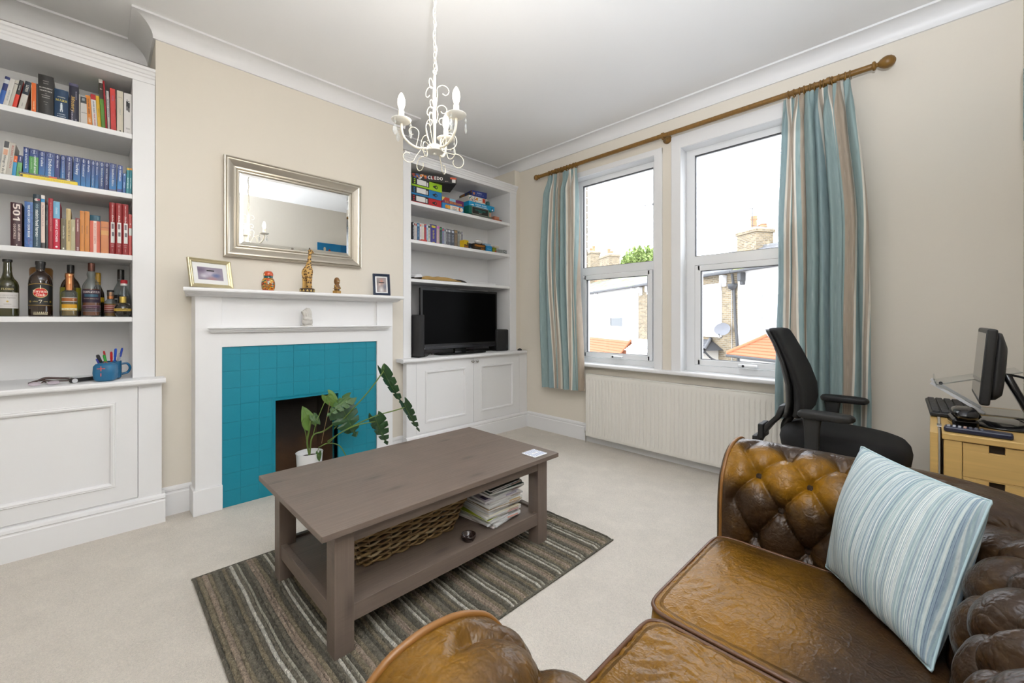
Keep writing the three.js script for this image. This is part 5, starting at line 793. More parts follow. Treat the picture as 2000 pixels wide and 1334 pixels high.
// ------------------------------------------------------------------ bottles
{
  const Y = SHELF_Y[3], G = 'bottles on the lowest left shelf';
  const glassDark = (c, r = 0.08) => mat(c, r, { clearcoat: 0.6, clearcoatRoughness: 0.05 });
  const clear = mat(lin(0.66, 0.70, 0.70), 0.03, { transmission: 0.93, thickness: 0, ior: 1.5 });
  // px of the axis, half width in metres, height from px top; profile is [radius share, height share]
  const bottle = (label, px, r, pyTop, z, prof, glass, caps, labels, liquid) => {
    const h = yAt(px, pyTop, z) - Y, o = thing('bottle', label, 'bottle', [Math.min(xAt(px, z), 0.1345 - r), Y + 0.0006, z], 0, G);
    o.rotation.y = -Math.atan2(xAt(px, z), -z) + Math.PI;                    // face of the label towards the room
    const sm = (pts) => { const cv = new THREE.CatmullRomCurve3(pts.map(([a, b]) => V(a * r, b * h, 0)), false, 'centripetal'); return cv.getPoints(60).map((p) => [Math.max(0, p.x), p.y]); };
    obj('glass', lathe([[0, 0], ...sm(prof)], 36), glass, o);
    if (liquid) obj('liquor', lathe([[0, 0.004], ...sm(prof).filter((p) => p[1] < liquid[1] * h && p[1] > 0.004).map(([a, b]) => [Math.max(0, a - 0.003), b]), [0, liquid[1] * h]], 30), mat(liquid[0], 0.1, { clearcoat: 0.3 }), o);
    for (const [n, pts, m] of caps) obj(n, lathe(pts.map(([a, b]) => [a * r, b * h]), 28), m, o);
    for (const [ya, yb, arc, base, draw, rad] of labels) { const hh = (yb - ya) * h, R = (rad ?? 1.004) * r + 0.0004, s = Atlas.slot(arc * R * 2400, hh * 2400, base, draw); const g = sheet(24, 2, (u, v) => { const a = (u - 0.5) * arc; return V(-Math.sin(a) * R, lerp(ya, yb, v) * h, -Math.cos(a) * R); }, (u, v) => [lerp(s.u0, s.u1, u), lerp(s.v0, s.v1, v)]); obj('label', g, printMat(s.page, 0.45, { side: THREE.DoubleSide }), o); }
    return o;
  };
  const wine = [[0.97, 0.0], [1, 0.02], [1, 0.2], [1, 0.46], [0.98, 0.55], [0.82, 0.62], [0.55, 0.68], [0.42, 0.76], [0.38, 0.86], [0.37, 0.96], [0.40, 0.965], [0.40, 1.0], [0, 1.0]];
  const rum = [[0.96, 0], [1, 0.02], [1, 0.3], [1, 0.55], [0.97, 0.66], [0.82, 0.74], [0.55, 0.79], [0.38, 0.82], [0.36, 0.88], [0.36, 0.985], [0, 0.985]];
  const gold = mat(lin(0.55, 0.40, 0.10), 0.3, { metalness: 0.8 }), copper = mat(lin(0.62, 0.27, 0.12), 0.25, { metalness: 0.9 }), blk = mat(lin(0.012, 0.011, 0.011), 0.35);
  const hw = (a, b, z) => (xAt(b, z) - xAt(a, z)) / 2;
  bottle('dark olive wine bottle with a white label at the end of the shelf', 14.5, hw(-9, 38, -3.27), 507, -3.27, wine, glassDark(lin(0.035, 0.034, 0.010)), [['foil', [[0.41, 0.955], [0.44, 0.96], [0.44, 0.998], [0.41, 1.001], [0, 1.001]], blk]], [[0.14, 0.42, 2.3, '#d9d5d2', (c, W, H) => { line(c, W, H, 'VINO AMANDORLATO', '#a8a2a0', H * 0.13, 0.2, 0.5, 'serif', 'normal', 0.8); line(c, W, H, 'Vecchio Superiore', '#3a3434', H * 0.1, 0.34, 0.5, 'serif', 'italic', 0.62); c.fillStyle = '#c8a840'; c.beginPath(); c.arc(W / 2, H * 0.57, H * 0.05, 0, 7); c.fill(); line(c, W, H, 'MARSALA', '#8a8482', H * 0.07, 0.74); band(c, W, H, '#b8b2b0', 0.85, 0.87, 0.15, 0.85); }], [0.44, 0.53, 1.8, '#24230a', (c, W, H) => line(c, W, H, 'FLORIO', '#d8c890', H * 0.5, 0.6, 0.5, 'serif', 'bold', 0.6)]]);
  bottle('dark rum bottle with a red oval Havana Club label', 79, hw(54.5, 103, -3.255), 511, -3.255, rum, glassDark(lin(0.022, 0.010, 0.006)), [['cap', [[0.38, 0.86], [0.40, 0.865], [0.40, 0.93], [0.44, 0.94], [0.44, 0.995], [0.40, 1.0], [0, 1.0]], blk]], [[0.185, 0.60, 2.7, '#17191a', (c, W, H) => { c.strokeStyle = '#c8a040'; c.lineWidth = 5; c.beginPath(); c.moveTo(0, H * 0.12); c.quadraticCurveTo(W / 2, H * -0.06, W, H * 0.12); c.stroke(); band(c, W, H, '#c8a040', 0.95, 0.965); c.fillStyle = '#d9c07a'; c.beginPath(); c.ellipse(W / 2, H * 0.42, W * 0.235, H * 0.215, 0, 0, 7); c.fill(); c.fillStyle = '#c81c14'; c.beginPath(); c.ellipse(W / 2, H * 0.42, W * 0.215, H * 0.19, 0, 0, 7); c.fill(); c.fillStyle = '#f2ead0'; c.fillRect(W * 0.488, H * 0.1, W * 0.024, H * 0.16); line(c, W, H, 'Havana', '#f4efe0', H * 0.15, 0.36, 0.5, 'serif', 'bold', 0.48); line(c, W, H, 'Club', '#f4efe0', H * 0.15, 0.51, 0.5, 'serif', 'bold', 0.3); line(c, W, H, '7', '#f6ecd0', H * 0.2, 0.8, 0.5, 'serif', 'bold'); line(c, W, H, 'AÑOS', '#c8b070', H * 0.06, 0.8, 0.34); line(c, W, H, 'RON', '#c8b070', H * 0.06, 0.8, 0.66); c.fillStyle = '#a88c3c'; for (const x of [0.16, 0.84]) { c.beginPath(); c.arc(W * x, H * 0.8, H * 0.045, 0, 7); c.fill(); } }], [0.035, 0.085, 1.2, '#b8ae90', (c, W, H) => line(c, W, H, 'HABANA CUBA', '#5a5440', H * 0.5, 0.55)]]);
  bottle('brown glass liqueur bottle with a yellow neck band behind the copper one', 138, hw(116.5, 159, -3.33), 518, -3.33, [[0.96, 0], [1, 0.02], [1, 0.3], [1, 0.46], [0.93, 0.58], [0.72, 0.68], [0.42, 0.75], [0.32, 0.79], [0.31, 0.88], [0, 0.88]], glassDark(lin(0.03, 0.013, 0.005)), [['neck_band', [[0.33, 0.79], [0.335, 0.80], [0.335, 0.86], [0.33, 0.865]], gold], ['cap', [[0.345, 0.865], [0.35, 0.87], [0.35, 0.995], [0.33, 1.0], [0, 1.0]], blk]], [[0.1, 0.56, 2.6, '#8f8a1c', (c, W, H) => { band(c, W, H, '#3a3208', 0, 1, 0.3, 0.7); }]]);
  bottle('small clear bottle of golden liqueur with a tall copper neck', 135.5, hw(119, 152, -3.225), 534, -3.225, [[0.92, 0], [1, 0.02], [1, 0.2], [1, 0.5], [0.96, 0.56], [0.62, 0.60], [0.46, 0.62], [0.45, 0.64], [0, 0.64]], clear, [['copper_neck', [[0.47, 0.60], [0.5, 0.61], [0.5, 0.74], [0.53, 0.745], [0.53, 0.76], [0.5, 0.77], [0.49, 0.90], [0.54, 0.905], [0.54, 0.96], [0.5, 1.0], [0, 1.0]], copper]], [[0.34, 0.44, 2.2, '#a05a28', (c, W, H) => { band(c, W, H, '#d8d4d0', 0, 0.14); band(c, W, H, '#d8d4d0', 0.86, 1); line(c, W, H, 'C', '#e8d8b8', H * 0.6, 0.5, 0.74, 'serif'); }], [0.14, 0.28, 2.2, '#d8a01c', (c, W, H) => { band(c, W, H, '#f0e8c8', 0.62, 0.95); line(c, W, H, 'licor dorado', '#8a6a1c', H * 0.24, 0.78); }]], [lin(0.30, 0.17, 0.02), 0.33]);
  bottle('clear whisky bottle with a plum coloured label and copper cap', 178.5, hw(160.5, 197.5, -3.24), 514, -3.24, [[0.95, 0], [1, 0.02], [1, 0.3], [1, 0.5], [0.93, 0.58], [0.66, 0.66], [0.42, 0.72], [0.48, 0.76], [0.49, 0.80], [0.36, 0.855], [0.33, 0.87], [0, 0.87]], clear, [['cap', [[0.36, 0.845], [0.385, 0.85], [0.385, 0.985], [0.36, 1.0], [0, 1.0]], mat(lin(0.10, 0.04, 0.03), 0.3, { metalness: 0.7 })]], [[0.26, 0.50, 2.6, '#2a1a30', (c, W, H) => { line(c, W, H, 'TAMNAVULIN', '#e8dcd8', H * 0.2, 0.2, 0.5, 'serif', 'bold', 0.8); band(c, W, H, '#2c5a70', 0.36, 0.56, 0.2, 0.8); line(c, W, H, 'SPEYSIDE SINGLE MALT', '#d8c0a0', H * 0.1, 0.7, 0.5, 'serif', 'normal', 0.7); }], [0.09, 0.21, 2.5, '#4a2434', (c, W, H) => { c.strokeStyle = '#c8a8b0'; c.lineWidth = 3; c.strokeRect(4, 4, W - 8, H - 8); line(c, W, H, 'DOUBLE CASK', '#c8a8b0', H * 0.2, 0.3, 0.5, 'serif', 'normal', 0.5); line(c, W, H, 'Scotch Whisky', '#a8808c', H * 0.15, 0.66); }]], [lin(0.28, 0.07, 0.015), 0.52]);
  bottle('dark bottle with an amber wax neck behind the whisky', 191, hw(178, 205, -3.36), 533, -3.36, [[0.95, 0], [1, 0.02], [1, 0.42], [0.92, 0.55], [0.6, 0.65], [0.42, 0.72], [0.4, 0.80], [0, 0.80]], glassDark(lin(0.02, 0.012, 0.006)), [['wax_top', [[0.42, 0.72], [0.44, 0.75], [0.46, 0.95], [0.42, 1.0], [0, 1.0]], mat(lin(0.42, 0.24, 0.02), 0.35)]], [[0.22, 0.44, 2.2, '#c8a418', (c, W, H) => line(c, W, H, 'RESERVA', '#4a3a10', H * 0.25, 0.5)]]);
  bottle('small square-shouldered amber bottle with a black stopper', 216, hw(202, 229, -3.27), 566.5, -3.27, [[0.94, 0], [1, 0.03], [1, 0.4], [0.96, 0.54], [0.62, 0.62], [0.5, 0.66], [0.5, 0.94], [0, 0.94]], clear, [['sleeve', [[0.51, 0.66], [0.52, 0.68], [0.52, 0.92], [0.5, 0.93]], copper], ['stopper', [[0.53, 0.92], [0.54, 0.93], [0.54, 0.99], [0, 1.0]], blk]], [[0.14, 0.44, 2.4, '#8a3a2c', (c, W, H) => { for (let i = 0; i < 4; i++) band(c, W, H, '#d8b8b0', 0.1 + i * 0.22, 0.16 + i * 0.22, 0.05, 0.95); }]], [lin(0.36, 0.16, 0.02), 0.5]);
  bottle('clear spirit bottle with a tall black cap behind the small bottles', 238.5, hw(221, 256.5, -3.38), 527, -3.38, [[0.95, 0], [1, 0.02], [1, 0.42], [0.93, 0.52], [0.66, 0.63], [0.42, 0.72], [0.36, 0.80], [0, 0.8]], clear, [['cap', [[0.375, 0.76], [0.39, 0.77], [0.39, 0.99], [0.36, 1.0], [0, 1.0]], blk]], [[0.3, 0.46, 2.4, '#1c1a1c', (c, W, H) => { band(c, W, H, '#d8d4d0', 0.5, 0.6, 0.2, 0.8); }]], [lin(0.30, 0.13, 0.02), 0.36]);
  bottle('clear bottle of dark liqueur with a red and white cap', 246, hw(232, 258.5, -3.29), 547.5, -3.29, [[0.95, 0], [1, 0.02], [1, 0.4], [0.94, 0.54], [0.66, 0.70], [0.5, 0.80], [0.48, 0.86], [0, 0.86]], clear, [['cap', [[0.5, 0.84], [0.53, 0.85], [0.53, 0.9], [0.5, 0.905]], mat(lin(0.8, 0.8, 0.8), 0.4)], ['cap_band', [[0.5, 0.9], [0.54, 0.905], [0.54, 0.97], [0.5, 1.0], [0, 1.0]], mat(lin(0.45, 0.02, 0.03), 0.4)]], [[0.22, 0.36, 2, '#d8d4ce', (c, W, H) => line(c, W, H, 'SLOE', '#444', H * 0.4, 0.5)]], [lin(0.025, 0.010, 0.008), 0.52]);
  bottle('squat round black raspberry liqueur bottle with a gold cap', 241, hw(223, 257.5, -3.2), 579.5, -3.2, [[0.6, 0], [0.72, 0.03], [0.94, 0.16], [1, 0.33], [0.94, 0.5], [0.7, 0.62], [0.42, 0.69], [0.38, 0.72], [0, 0.72]], glassDark(lin(0.012, 0.010, 0.008)), [['cap', [[0.39, 0.68], [0.42, 0.69], [0.42, 0.97], [0.38, 1.0], [0, 1.0]], gold]], [[0.28, 0.40, 2.9, '#b89a3c', (c, W, H) => line(c, W, H, 'CHAMBORD', '#2a2210', H * 0.6, 0.52, 0.5, 'serif', 'bold', 0.5), 1.012]]);
  const t = thing('round_wooden_box', 'round lidded wooden box standing behind the dark rum bottle', 'box', [xAt(80.5, -3.42), Y + 0.0006, -3.42]);
  const hb = yAt(80, 523, -3.42) - Y, rbx = hw(57, 103.5, -3.42);
  obj('drum', cyl(rbx, rbx, hb - 0.035, 0, (hb - 0.035) / 2, 0, 40), mat(lin(0.22, 0.10, 0.025), 0.4), t); obj('lid', lathe([[rbx * 1.01, hb - 0.036], [rbx * 1.015, hb - 0.03], [rbx * 1.015, hb - 0.012], [rbx * 0.9, hb - 0.002], [0, hb]], 40), mat(lin(0.26, 0.12, 0.03), 0.35), t);
}
// ------------------------------------------------------------------ things on the left cupboard top
{
  const Y = 0.82, blue = mat(lin(0.012, 0.13, 0.27), 0.4);
  // mug with pens
  const mx = 0.052, mz = -3.20;
  const mug = thing('mug', 'deep blue mug full of pens behind the blue speaker', 'mug', [mx, Y + 0.0004, mz]);
  const mh = 0.098, mr = 0.042;
  obj('cup', lathe([[0, 0.003], [mr * 0.9, 0.003], [mr, 0.012], [mr * 1.02, mh], [mr * 0.97, mh + 0.001], [mr * 0.94, 0.014], [0, 0.01]], 36), mat(lin(0.008, 0.10, 0.22), 0.2, { clearcoat: 0.5 }), mug);
  obj('handle', tube([[mr, mh * 0.84, 0], [mr + 0.022, mh * 0.84, 0], [mr + 0.034, mh * 0.6, 0], [mr + 0.024, mh * 0.34, 0], [mr * 0.98, mh * 0.26, 0]], 0.006, 30, 10), mat(lin(0.008, 0.10, 0.22), 0.2), mug);
  const pens = [[-0.028, 0.006, 0.13, 0x16161a, 'black marker pen with a squared cap', 0.0065, -0.30], [-0.016, -0.014, 0.145, 0xb01018, 'slim red biro', 0.0036, -0.14], [-0.030, 0.014, 0.11, 0x28308c, 'blue-violet felt pen', 0.004, -0.38], [-0.012, 0.018, 0.125, 0x189028, 'pen with a bright green barrel', 0.005, -0.18], [0.004, -0.004, 0.138, 0xb81414, 'biro with a red cap', 0.0045, -0.02], [0.014, -0.012, 0.155, 0x1450c0, 'blue capped biro standing tallest but one', 0.0048, 0.06], [0.026, 0.006, 0.160, 0x1c3c9c, 'tall clear biro with a blue cap', 0.0042, 0.18], [0.022, 0.018, 0.130, 0x9a9aa0, 'clear biro with a silver barrel', 0.004, 0.14]];
  for (const [x, z, h, c, n, r, tilt] of pens) { const o = thing('pen', n + ' in the blue mug', 'pen', [mx + x * 0.6, Y + 0.014, mz + z * 0.6], 0, 'pens in the blue mug'); o.rotation.z = -tilt; obj('barrel', cyl(r, r, h * 0.75, 0, h * 0.375, 0, 12), mat(hex(c === 0x1c3c9c ? 0xaab4c4 : c), 0.35), o); obj('cap', lathe([[r * 0.9, h * 0.68], [r * 1.25, h * 0.69], [r * 1.2, h * 0.96], [r * 0.7, h], [0, h]], 14), mat(hex(c), 0.3), o); }
  // portable speaker in front
  const sx = xAt(206, -3.125), sp = thing('portable_speaker', 'blue fabric portable speaker marked with a coral cross beside the mug', 'speaker', [sx, Y + 0.0006, -3.122], -0.42);
  obj('body', loft([0, 0.003, 0.012, 0.045, 0.08, 0.092, 0.096].map((y, i) => rsec(V(0, y, 0), X_, Z_, [0.026, 0.036, 0.044, 0.048, 0.046, 0.038, 0.026][i], [0.024, 0.032, 0.039, 0.043, 0.041, 0.033, 0.022][i], 0.75, 48))), blue, sp);
  obj('coral_mark', [rb(0.034, 0.0035, 0.002, 0.0008, 0, 0.070, 0.0435), rb(0.0035, 0.026, 0.002, 0.0008, 0, 0.070, 0.0435), rb(0.0035, 0.017, 0.002, 0.0008, 0, 0.038, 0.0440)], mat(lin(0.7, 0.12, 0.10), 0.5), sp);
  obj('loop', new THREE.TorusGeometry(0.008, 0.002, 6, 16, Math.PI).translate(0, 0.095, 0), mat(lin(0.45, 0.12, 0.03), 0.6), sp);
  // sunglasses and torch
  const gl = thing('sunglasses', 'folded brown sunglasses with pale lilac lenses on the cupboard top', 'sunglasses', [xAt(88, -3.15), Y + 0.0004, -3.15], 0.08);
  const lens = mat(lin(0.62, 0.54, 0.60), 0.08, { transmission: 0.35, thickness: 0 }), brown = mat(lin(0.045, 0.018, 0.014), 0.2);
  for (const x of [-0.035, 0.028]) obj('lens', new THREE.SphereGeometry(0.028, 24, 12, 0, Math.PI * 2, 0, 0.9).scale(1, 0.55, 0.8).rotateX(0.5).translate(x, 0.003, 0.018), lens, gl);
  obj('temple', tube([[-0.02, 0.022, -0.02], [0.0, 0.031, -0.022], [0.05, 0.026, -0.018], [0.095, 0.019, -0.012], [0.112, 0.008, -0.01]], 0.006, 30, 8), brown, gl);
  obj('temple', tube([[-0.055, 0.012, -0.01], [-0.02, 0.022, -0.02], [0.03, 0.015, -0.02], [0.1, 0.01, -0.016]], 0.0045, 24, 8), brown, gl);
  obj('bridge', tube([[-0.012, 0.012, 0.01], [-0.004, 0.017, 0.006], [0.004, 0.012, 0.01]], 0.003, 10, 8), brown, gl);
  const to = thing('torch', 'black torch with a silver lens lying beside the sunglasses', 'torch', [xAt(143, -3.13), Y + 0.0135, -3.13], 0.5);
  obj('barrel', new THREE.CylinderGeometry(0.010, 0.011, 0.085, 20).rotateZ(Math.PI / 2).translate(0.05, 0, -0.012), M.black, to);
  obj('head', lathe([[0, 0], [0.0125, 0], [0.013, 0.004], [0.013, 0.02], [0.0105, 0.026], [0, 0.026]], 24).rotateX(-Math.PI / 2).translate(0, 0, 0.012), M.black, to);
  obj('lens', new THREE.CylinderGeometry(0.0115, 0.0115, 0.002, 24).rotateX(Math.PI / 2).translate(0, 0, 0.0132), mat(lin(0.6, 0.6, 0.6), 0.4, { metalness: 0.4 }), to);
  obj('clip', rb(0.02, 0.004, 0.03, 0.0015, 0.01, 0.010, -0.006), M.black, to);
}
// ------------------------------------------------------------------ things on the right shelves
// a box with print on its front (and a second face on the side that faces the room)
function printedBox(name, label, cat, group, w, h, d, base, front, { side, rough = 0.4, r = 0 } = {}) {
  const o = thing(name, label, cat, [0, 0, 0], 0, group), s = Atlas.slot(Math.min(w * 1500, 700), Math.min(h * 1500, 500), base, front), q = side ? Atlas.slot(Math.min(d * 1100, 420), Math.min(h * 1500, 500), base, side) : null;
  const f = sheet(1, 1, (u, v) => V(lerp(-w / 2, w / 2, u), v * h, 0.0003), (u, v) => [lerp(s.u0, s.u1, u), lerp(s.v0, s.v1, v)]);
  obj('body', flatUv(rb(w, h, d, Math.max(0.0012, r), 0, h / 2, -d / 2), s), printMat(s.page, rough), o);
  obj('front_print', f, printMat(s.page, rough), o);
  if (q) obj('side_print', sheet(1, 1, (u, v) => V(-w / 2 - 0.0003, v * h, lerp(-d, 0, u)), (u, v) => [lerp(q.u0, q.u1, u), lerp(q.v0, q.v1, v)]), printMat(q.page, rough), o);
  return o;
}
{
  const Y = 2.178, zf = -3.205;
  // lever arch files lying on their sides
  [['red', '#b8141c', 0], ['blue', '#1478b4', 1], ['lime green', '#9cc81c', 2]].forEach(([n, c, k]) => {
    const w = 0.318, h = 0.0735, d = 0.285;
    const o = printedBox('lever_arch_file', n + ' lever arch file lying ' + ['at the bottom of', 'in the middle of', 'on top of'][k] + ' the pile of three', 'file', 'lever arch files', w, h, d, c, (g, W, H) => { band(g, W, H, '#16181a', 0, 1, 0, 0.56); band(g, W, H, c, 0.78, 1, 0, 0.56); g.fillStyle = '#e6e4e2'; g.fillRect(W * 0.16, H * 0.1, W * 0.3, H * 0.6); g.fillStyle = '#d8d6d4'; g.fillRect(W * 0.475, H * 0.2, W * 0.05, H * 0.5); g.fillStyle = c; for (let i = 0; i < 3; i++) g.fillRect(W * 0.06, H * (0.1 + i * 0.22), W * 0.05, H * 0.12); g.strokeStyle = '#101214'; g.lineWidth = 4; g.strokeRect(0, 0, W, H); });
    o.position.set(2.262 - w / 2 + 0.004 * k, Y + 0.0005 + k * 0.0745, zf - 0.004);
    obj('finger_ring', [new THREE.TorusGeometry(0.012, 0.0032, 8, 24).scale(1, 1, 0.7).translate(w * 0.30, h / 2, 0.0008), sweep([[w * 0.30 - 0.036, h / 2 + 0.004], [w * 0.30 - 0.036, h / 2 - 0.004], [w * 0.30 + 0.002, h / 2 - 0.019], [w * 0.30 + 0.002, h / 2 - 0.012], [w * 0.30 - 0.012, h / 2], [w * 0.30 + 0.002, h / 2 + 0.012], [w * 0.30 + 0.002, h / 2 + 0.019]], (x, y, t) => V(x, y, t * 0.002))], mat(lin(0.012, 0.012, 0.012), 0.4), o);
  });
  const games = [
    ['black mystery board game box lying on top of the lever arch files', 0.415, 0.058, 0.27, '#1c1a1a', (g, W, H) => { for (let i = 0; i < 14; i++) { g.fillStyle = ['#d87a1c', '#3a5aa0', '#d8d8d8', '#a83a1c'][i % 4]; g.fillRect(W * (0.02 + rnd() * 0.3), H * rnd() * 0.7, W * 0.05, H * 0.3); } line(g, W, H, 'CL', '#f0ece8', H * 0.7, 0.42, 0.42); line(g, W, H, 'U', '#c8281c', H * 0.7, 0.42, 0.5); line(g, W, H, 'EDO', '#f0ece8', H * 0.7, 0.42, 0.6); g.fillStyle = '#c8502c'; g.fillRect(W * 0.86, 0, W * 0.14, H * 0.3); g.fillStyle = '#e4e4e0'; g.fillRect(W * 0.9, H * 0.3, W * 0.08, H * 0.5); line(g, W, H, 'ages 8+', '#e8d8c8', H * 0.16, 0.7, 0.78); }, { side: (g, W, H) => { line(g, W, H, 'CLUEDO', '#e8e4e0', H * 0.5, 0.5); } }, 2.168, Y + 0.226, -3.19, 0.42],
    ['bright blue board game box with cartoon animals under the purple one', 0.25, 0.062, 0.255, '#1c86c4', (g, W, H) => { g.fillStyle = '#e8e0d0'; g.fillRect(W * 0.36, H * 0.16, W * 0.42, H * 0.66); for (const [x, c] of [[0.2, '#d8901c'], [0.3, '#e8a83c'], [0.83, '#c85a2c'], [0.9, '#f0d8c0']]) { g.fillStyle = c; g.beginPath(); g.arc(W * x, H * 0.5, H * 0.3, 0, 7); g.fill(); } line(g, W, H, 'Animal', '#c83a2c', H * 0.26, 0.36, 0.57, 'serif', 'bold italic'); line(g, W, H, 'Safari', '#2c2c3c', H * 0.28, 0.62, 0.57, 'serif', 'bold italic'); }, {}, 2.395, Y, zf, 0],
    ['purple board game box lettered BALDERDASH on the bright blue one', 0.255, 0.056, 0.25, '#6a1c5c', (g, W, H) => { band(g, W, H, '#b83a2c', 0, 0.5, 0, 0.5); band(g, W, H, '#8ab8d0', 0, 0.45, 0.34, 0.62); g.fillStyle = '#e8d878'; g.beginPath(); g.moveTo(0, 0); g.lineTo(W * 0.14, 0); g.lineTo(0, H * 0.7); g.fill(); line(g, W, H, 'BALDERDASH', '#e8a81c', H * 0.48, 0.7, 0.52, 'serif', 'bold', 0.8); }, {}, 2.4, Y + 0.0628, zf - 0.008, 0],
    ['grey card game tray at the bottom of the games pile by the side panel', 0.40, 0.02, 0.24, '#6a6864', (g, W, H) => { band(g, W, H, '#7a2a1c', 0, 1, 0.66, 1); band(g, W, H, '#c8784c', 0.2, 0.7, 0.74, 0.92); }, {}, 2.83, Y, zf + 0.004, 0],
    ['dark green game box lettered ELECTRONIC GAME', 0.30, 0.076, 0.22, '#0f6a5c', (g, W, H) => { g.fillStyle = '#2a2826'; g.fillRect(W * 0.14, H * 0.06, W * 0.72, H * 0.86); g.strokeStyle = '#c8b8a8'; g.lineWidth = 4; g.strokeRect(W * 0.14, H * 0.06, W * 0.72, H * 0.86); line(g, W, H, 'ELECTRONIC GAME', '#1fa89c', H * 0.2, 0.4, 0.5, 'sans-serif', 'normal', 0.48); line(g, W, H, 'COMPUTER', '#1fa89c', H * 0.14, 0.58); band(g, W, H, '#8a8680', 0.7, 0.8, 0.44, 0.56); band(g, W, H, '#c89a84', 0.3, 0.9, 0.9, 1); }, {}, 2.735, Y + 0.0208, zf - 0.002, -0.02],
    ['long sky blue game box with white penguins lettered EQUINOX', 0.345, 0.046, 0.235, '#1d98cc', (g, W, H) => { line(g, W, H, 'EQUI NOX', '#eef4f6', H * 0.4, 0.44, 0.46, 'sans-serif', 'bold', 0.44); band(g, W, H, '#f2f4f4', 0.8, 0.9, 0.25, 0.72); g.fillStyle = '#f2f4f4'; g.beginPath(); g.moveTo(W * 0.04, H * 0.8); g.lineTo(W * 0.16, H * 0.5); g.lineTo(W * 0.2, H * 0.8); g.fill(); g.fillStyle = '#14202c'; g.fillRect(W * 0.88, H * 0.4, W * 0.03, H * 0.4); g.fillStyle = '#fff'; g.beginPath(); g.arc(W * 0.92, H * 0.85, H * 0.2, 0, 7); g.fill(); }, {}, 2.76, Y + 0.0973, zf - 0.004, -0.02],
    ['white patterned game box with an orange face under the navy one', 0.205, 0.056, 0.2, '#e0dcd4', (g, W, H) => { for (let i = 0; i < 30; i++) { g.fillStyle = ['#2a5a6c', '#b83a2c', '#3a8a7c', '#c8c0b4'][i % 4]; g.beginPath(); g.arc(W * rnd() * 0.42, H * rnd(), H * 0.09, 0, 7); g.fill(); } g.fillStyle = '#d8901c'; g.beginPath(); g.arc(W * 0.5, H * 0.4, H * 0.26, 0, 7); g.fill(); g.fillStyle = '#f0f0ec'; g.beginPath(); g.ellipse(W * 0.68, H * 0.5, W * 0.14, H * 0.3, 0, 0, 7); g.fill(); line(g, W, H, 'Dobble', '#2a3a4c', H * 0.22, 0.5, 0.68, 'serif', 'bold italic'); band(g, W, H, '#c8401c', 0.1, 0.8, 0.84, 1); }, {}, 2.695, Y + 0.1438, zf - 0.004, 0.03],
    ['navy game box on top of the white patterned one', 0.175, 0.058, 0.26, '#1c2f78', (g, W, H) => { g.fillStyle = '#b8784c'; g.fillRect(W * 0.08, H * 0.3, W * 0.12, H * 0.4); line(g, W, H, 'Settlers', '#c8d0e4', H * 0.26, 0.34, 0.5, 'serif', 'bold'); for (let i = 0; i < 4; i++) { g.fillStyle = '#8aa0d0'; g.fillRect(W * (0.3 + i * 0.14), H * 0.62, W * 0.05, H * 0.1); } }, { side: (g, W, H) => { const cs = ['#3a4a20', '#6a5a1c', '#a8641c', '#2a3a5c']; for (let i = 0; i < 24; i++) { g.fillStyle = cs[i % 4]; g.fillRect(rnd() * W, rnd() * H, W * 0.15, H * 0.3); } } }, 2.72, Y + 0.2005, zf + 0.002, 0.16],
  ];
  for (const [label, w, h, d, base, front, opt, x, y, z, turn] of games) { const o = printedBox('board_game', label, 'board game', 'board games on the top right shelf', w, h, d, base, front, opt); o.position.set(x, y + 0.0006, z); o.rotation.y = -turn; }
  { const o = obj('dice_pot', lathe([[0, 0], [0.02, 0], [0.024, 0.03], [0.02, 0.05], [0, 0.052]], 20), mat(lin(0.03, 0.12, 0.12), 0.4)); o.position.set(2.872, Y + 0.1440, -3.25); tag(o, 'small dark teal pot beside the white patterned game box', 'pot'); }
  { const o = obj('playing_cards', rb(0.07, 0.03, 0.1, 0.004), mat(lin(0.5, 0.2, 0.12), 0.5)); o.position.set(2.965, Y + 0.0365, -3.26); tag(o, 'rust red pack of cards on the grey card game tray', 'cards'); }
  // discs: [left px, right px, top px, colour, accent, words]
  const Y2 = 1.846, z2 = -3.25;
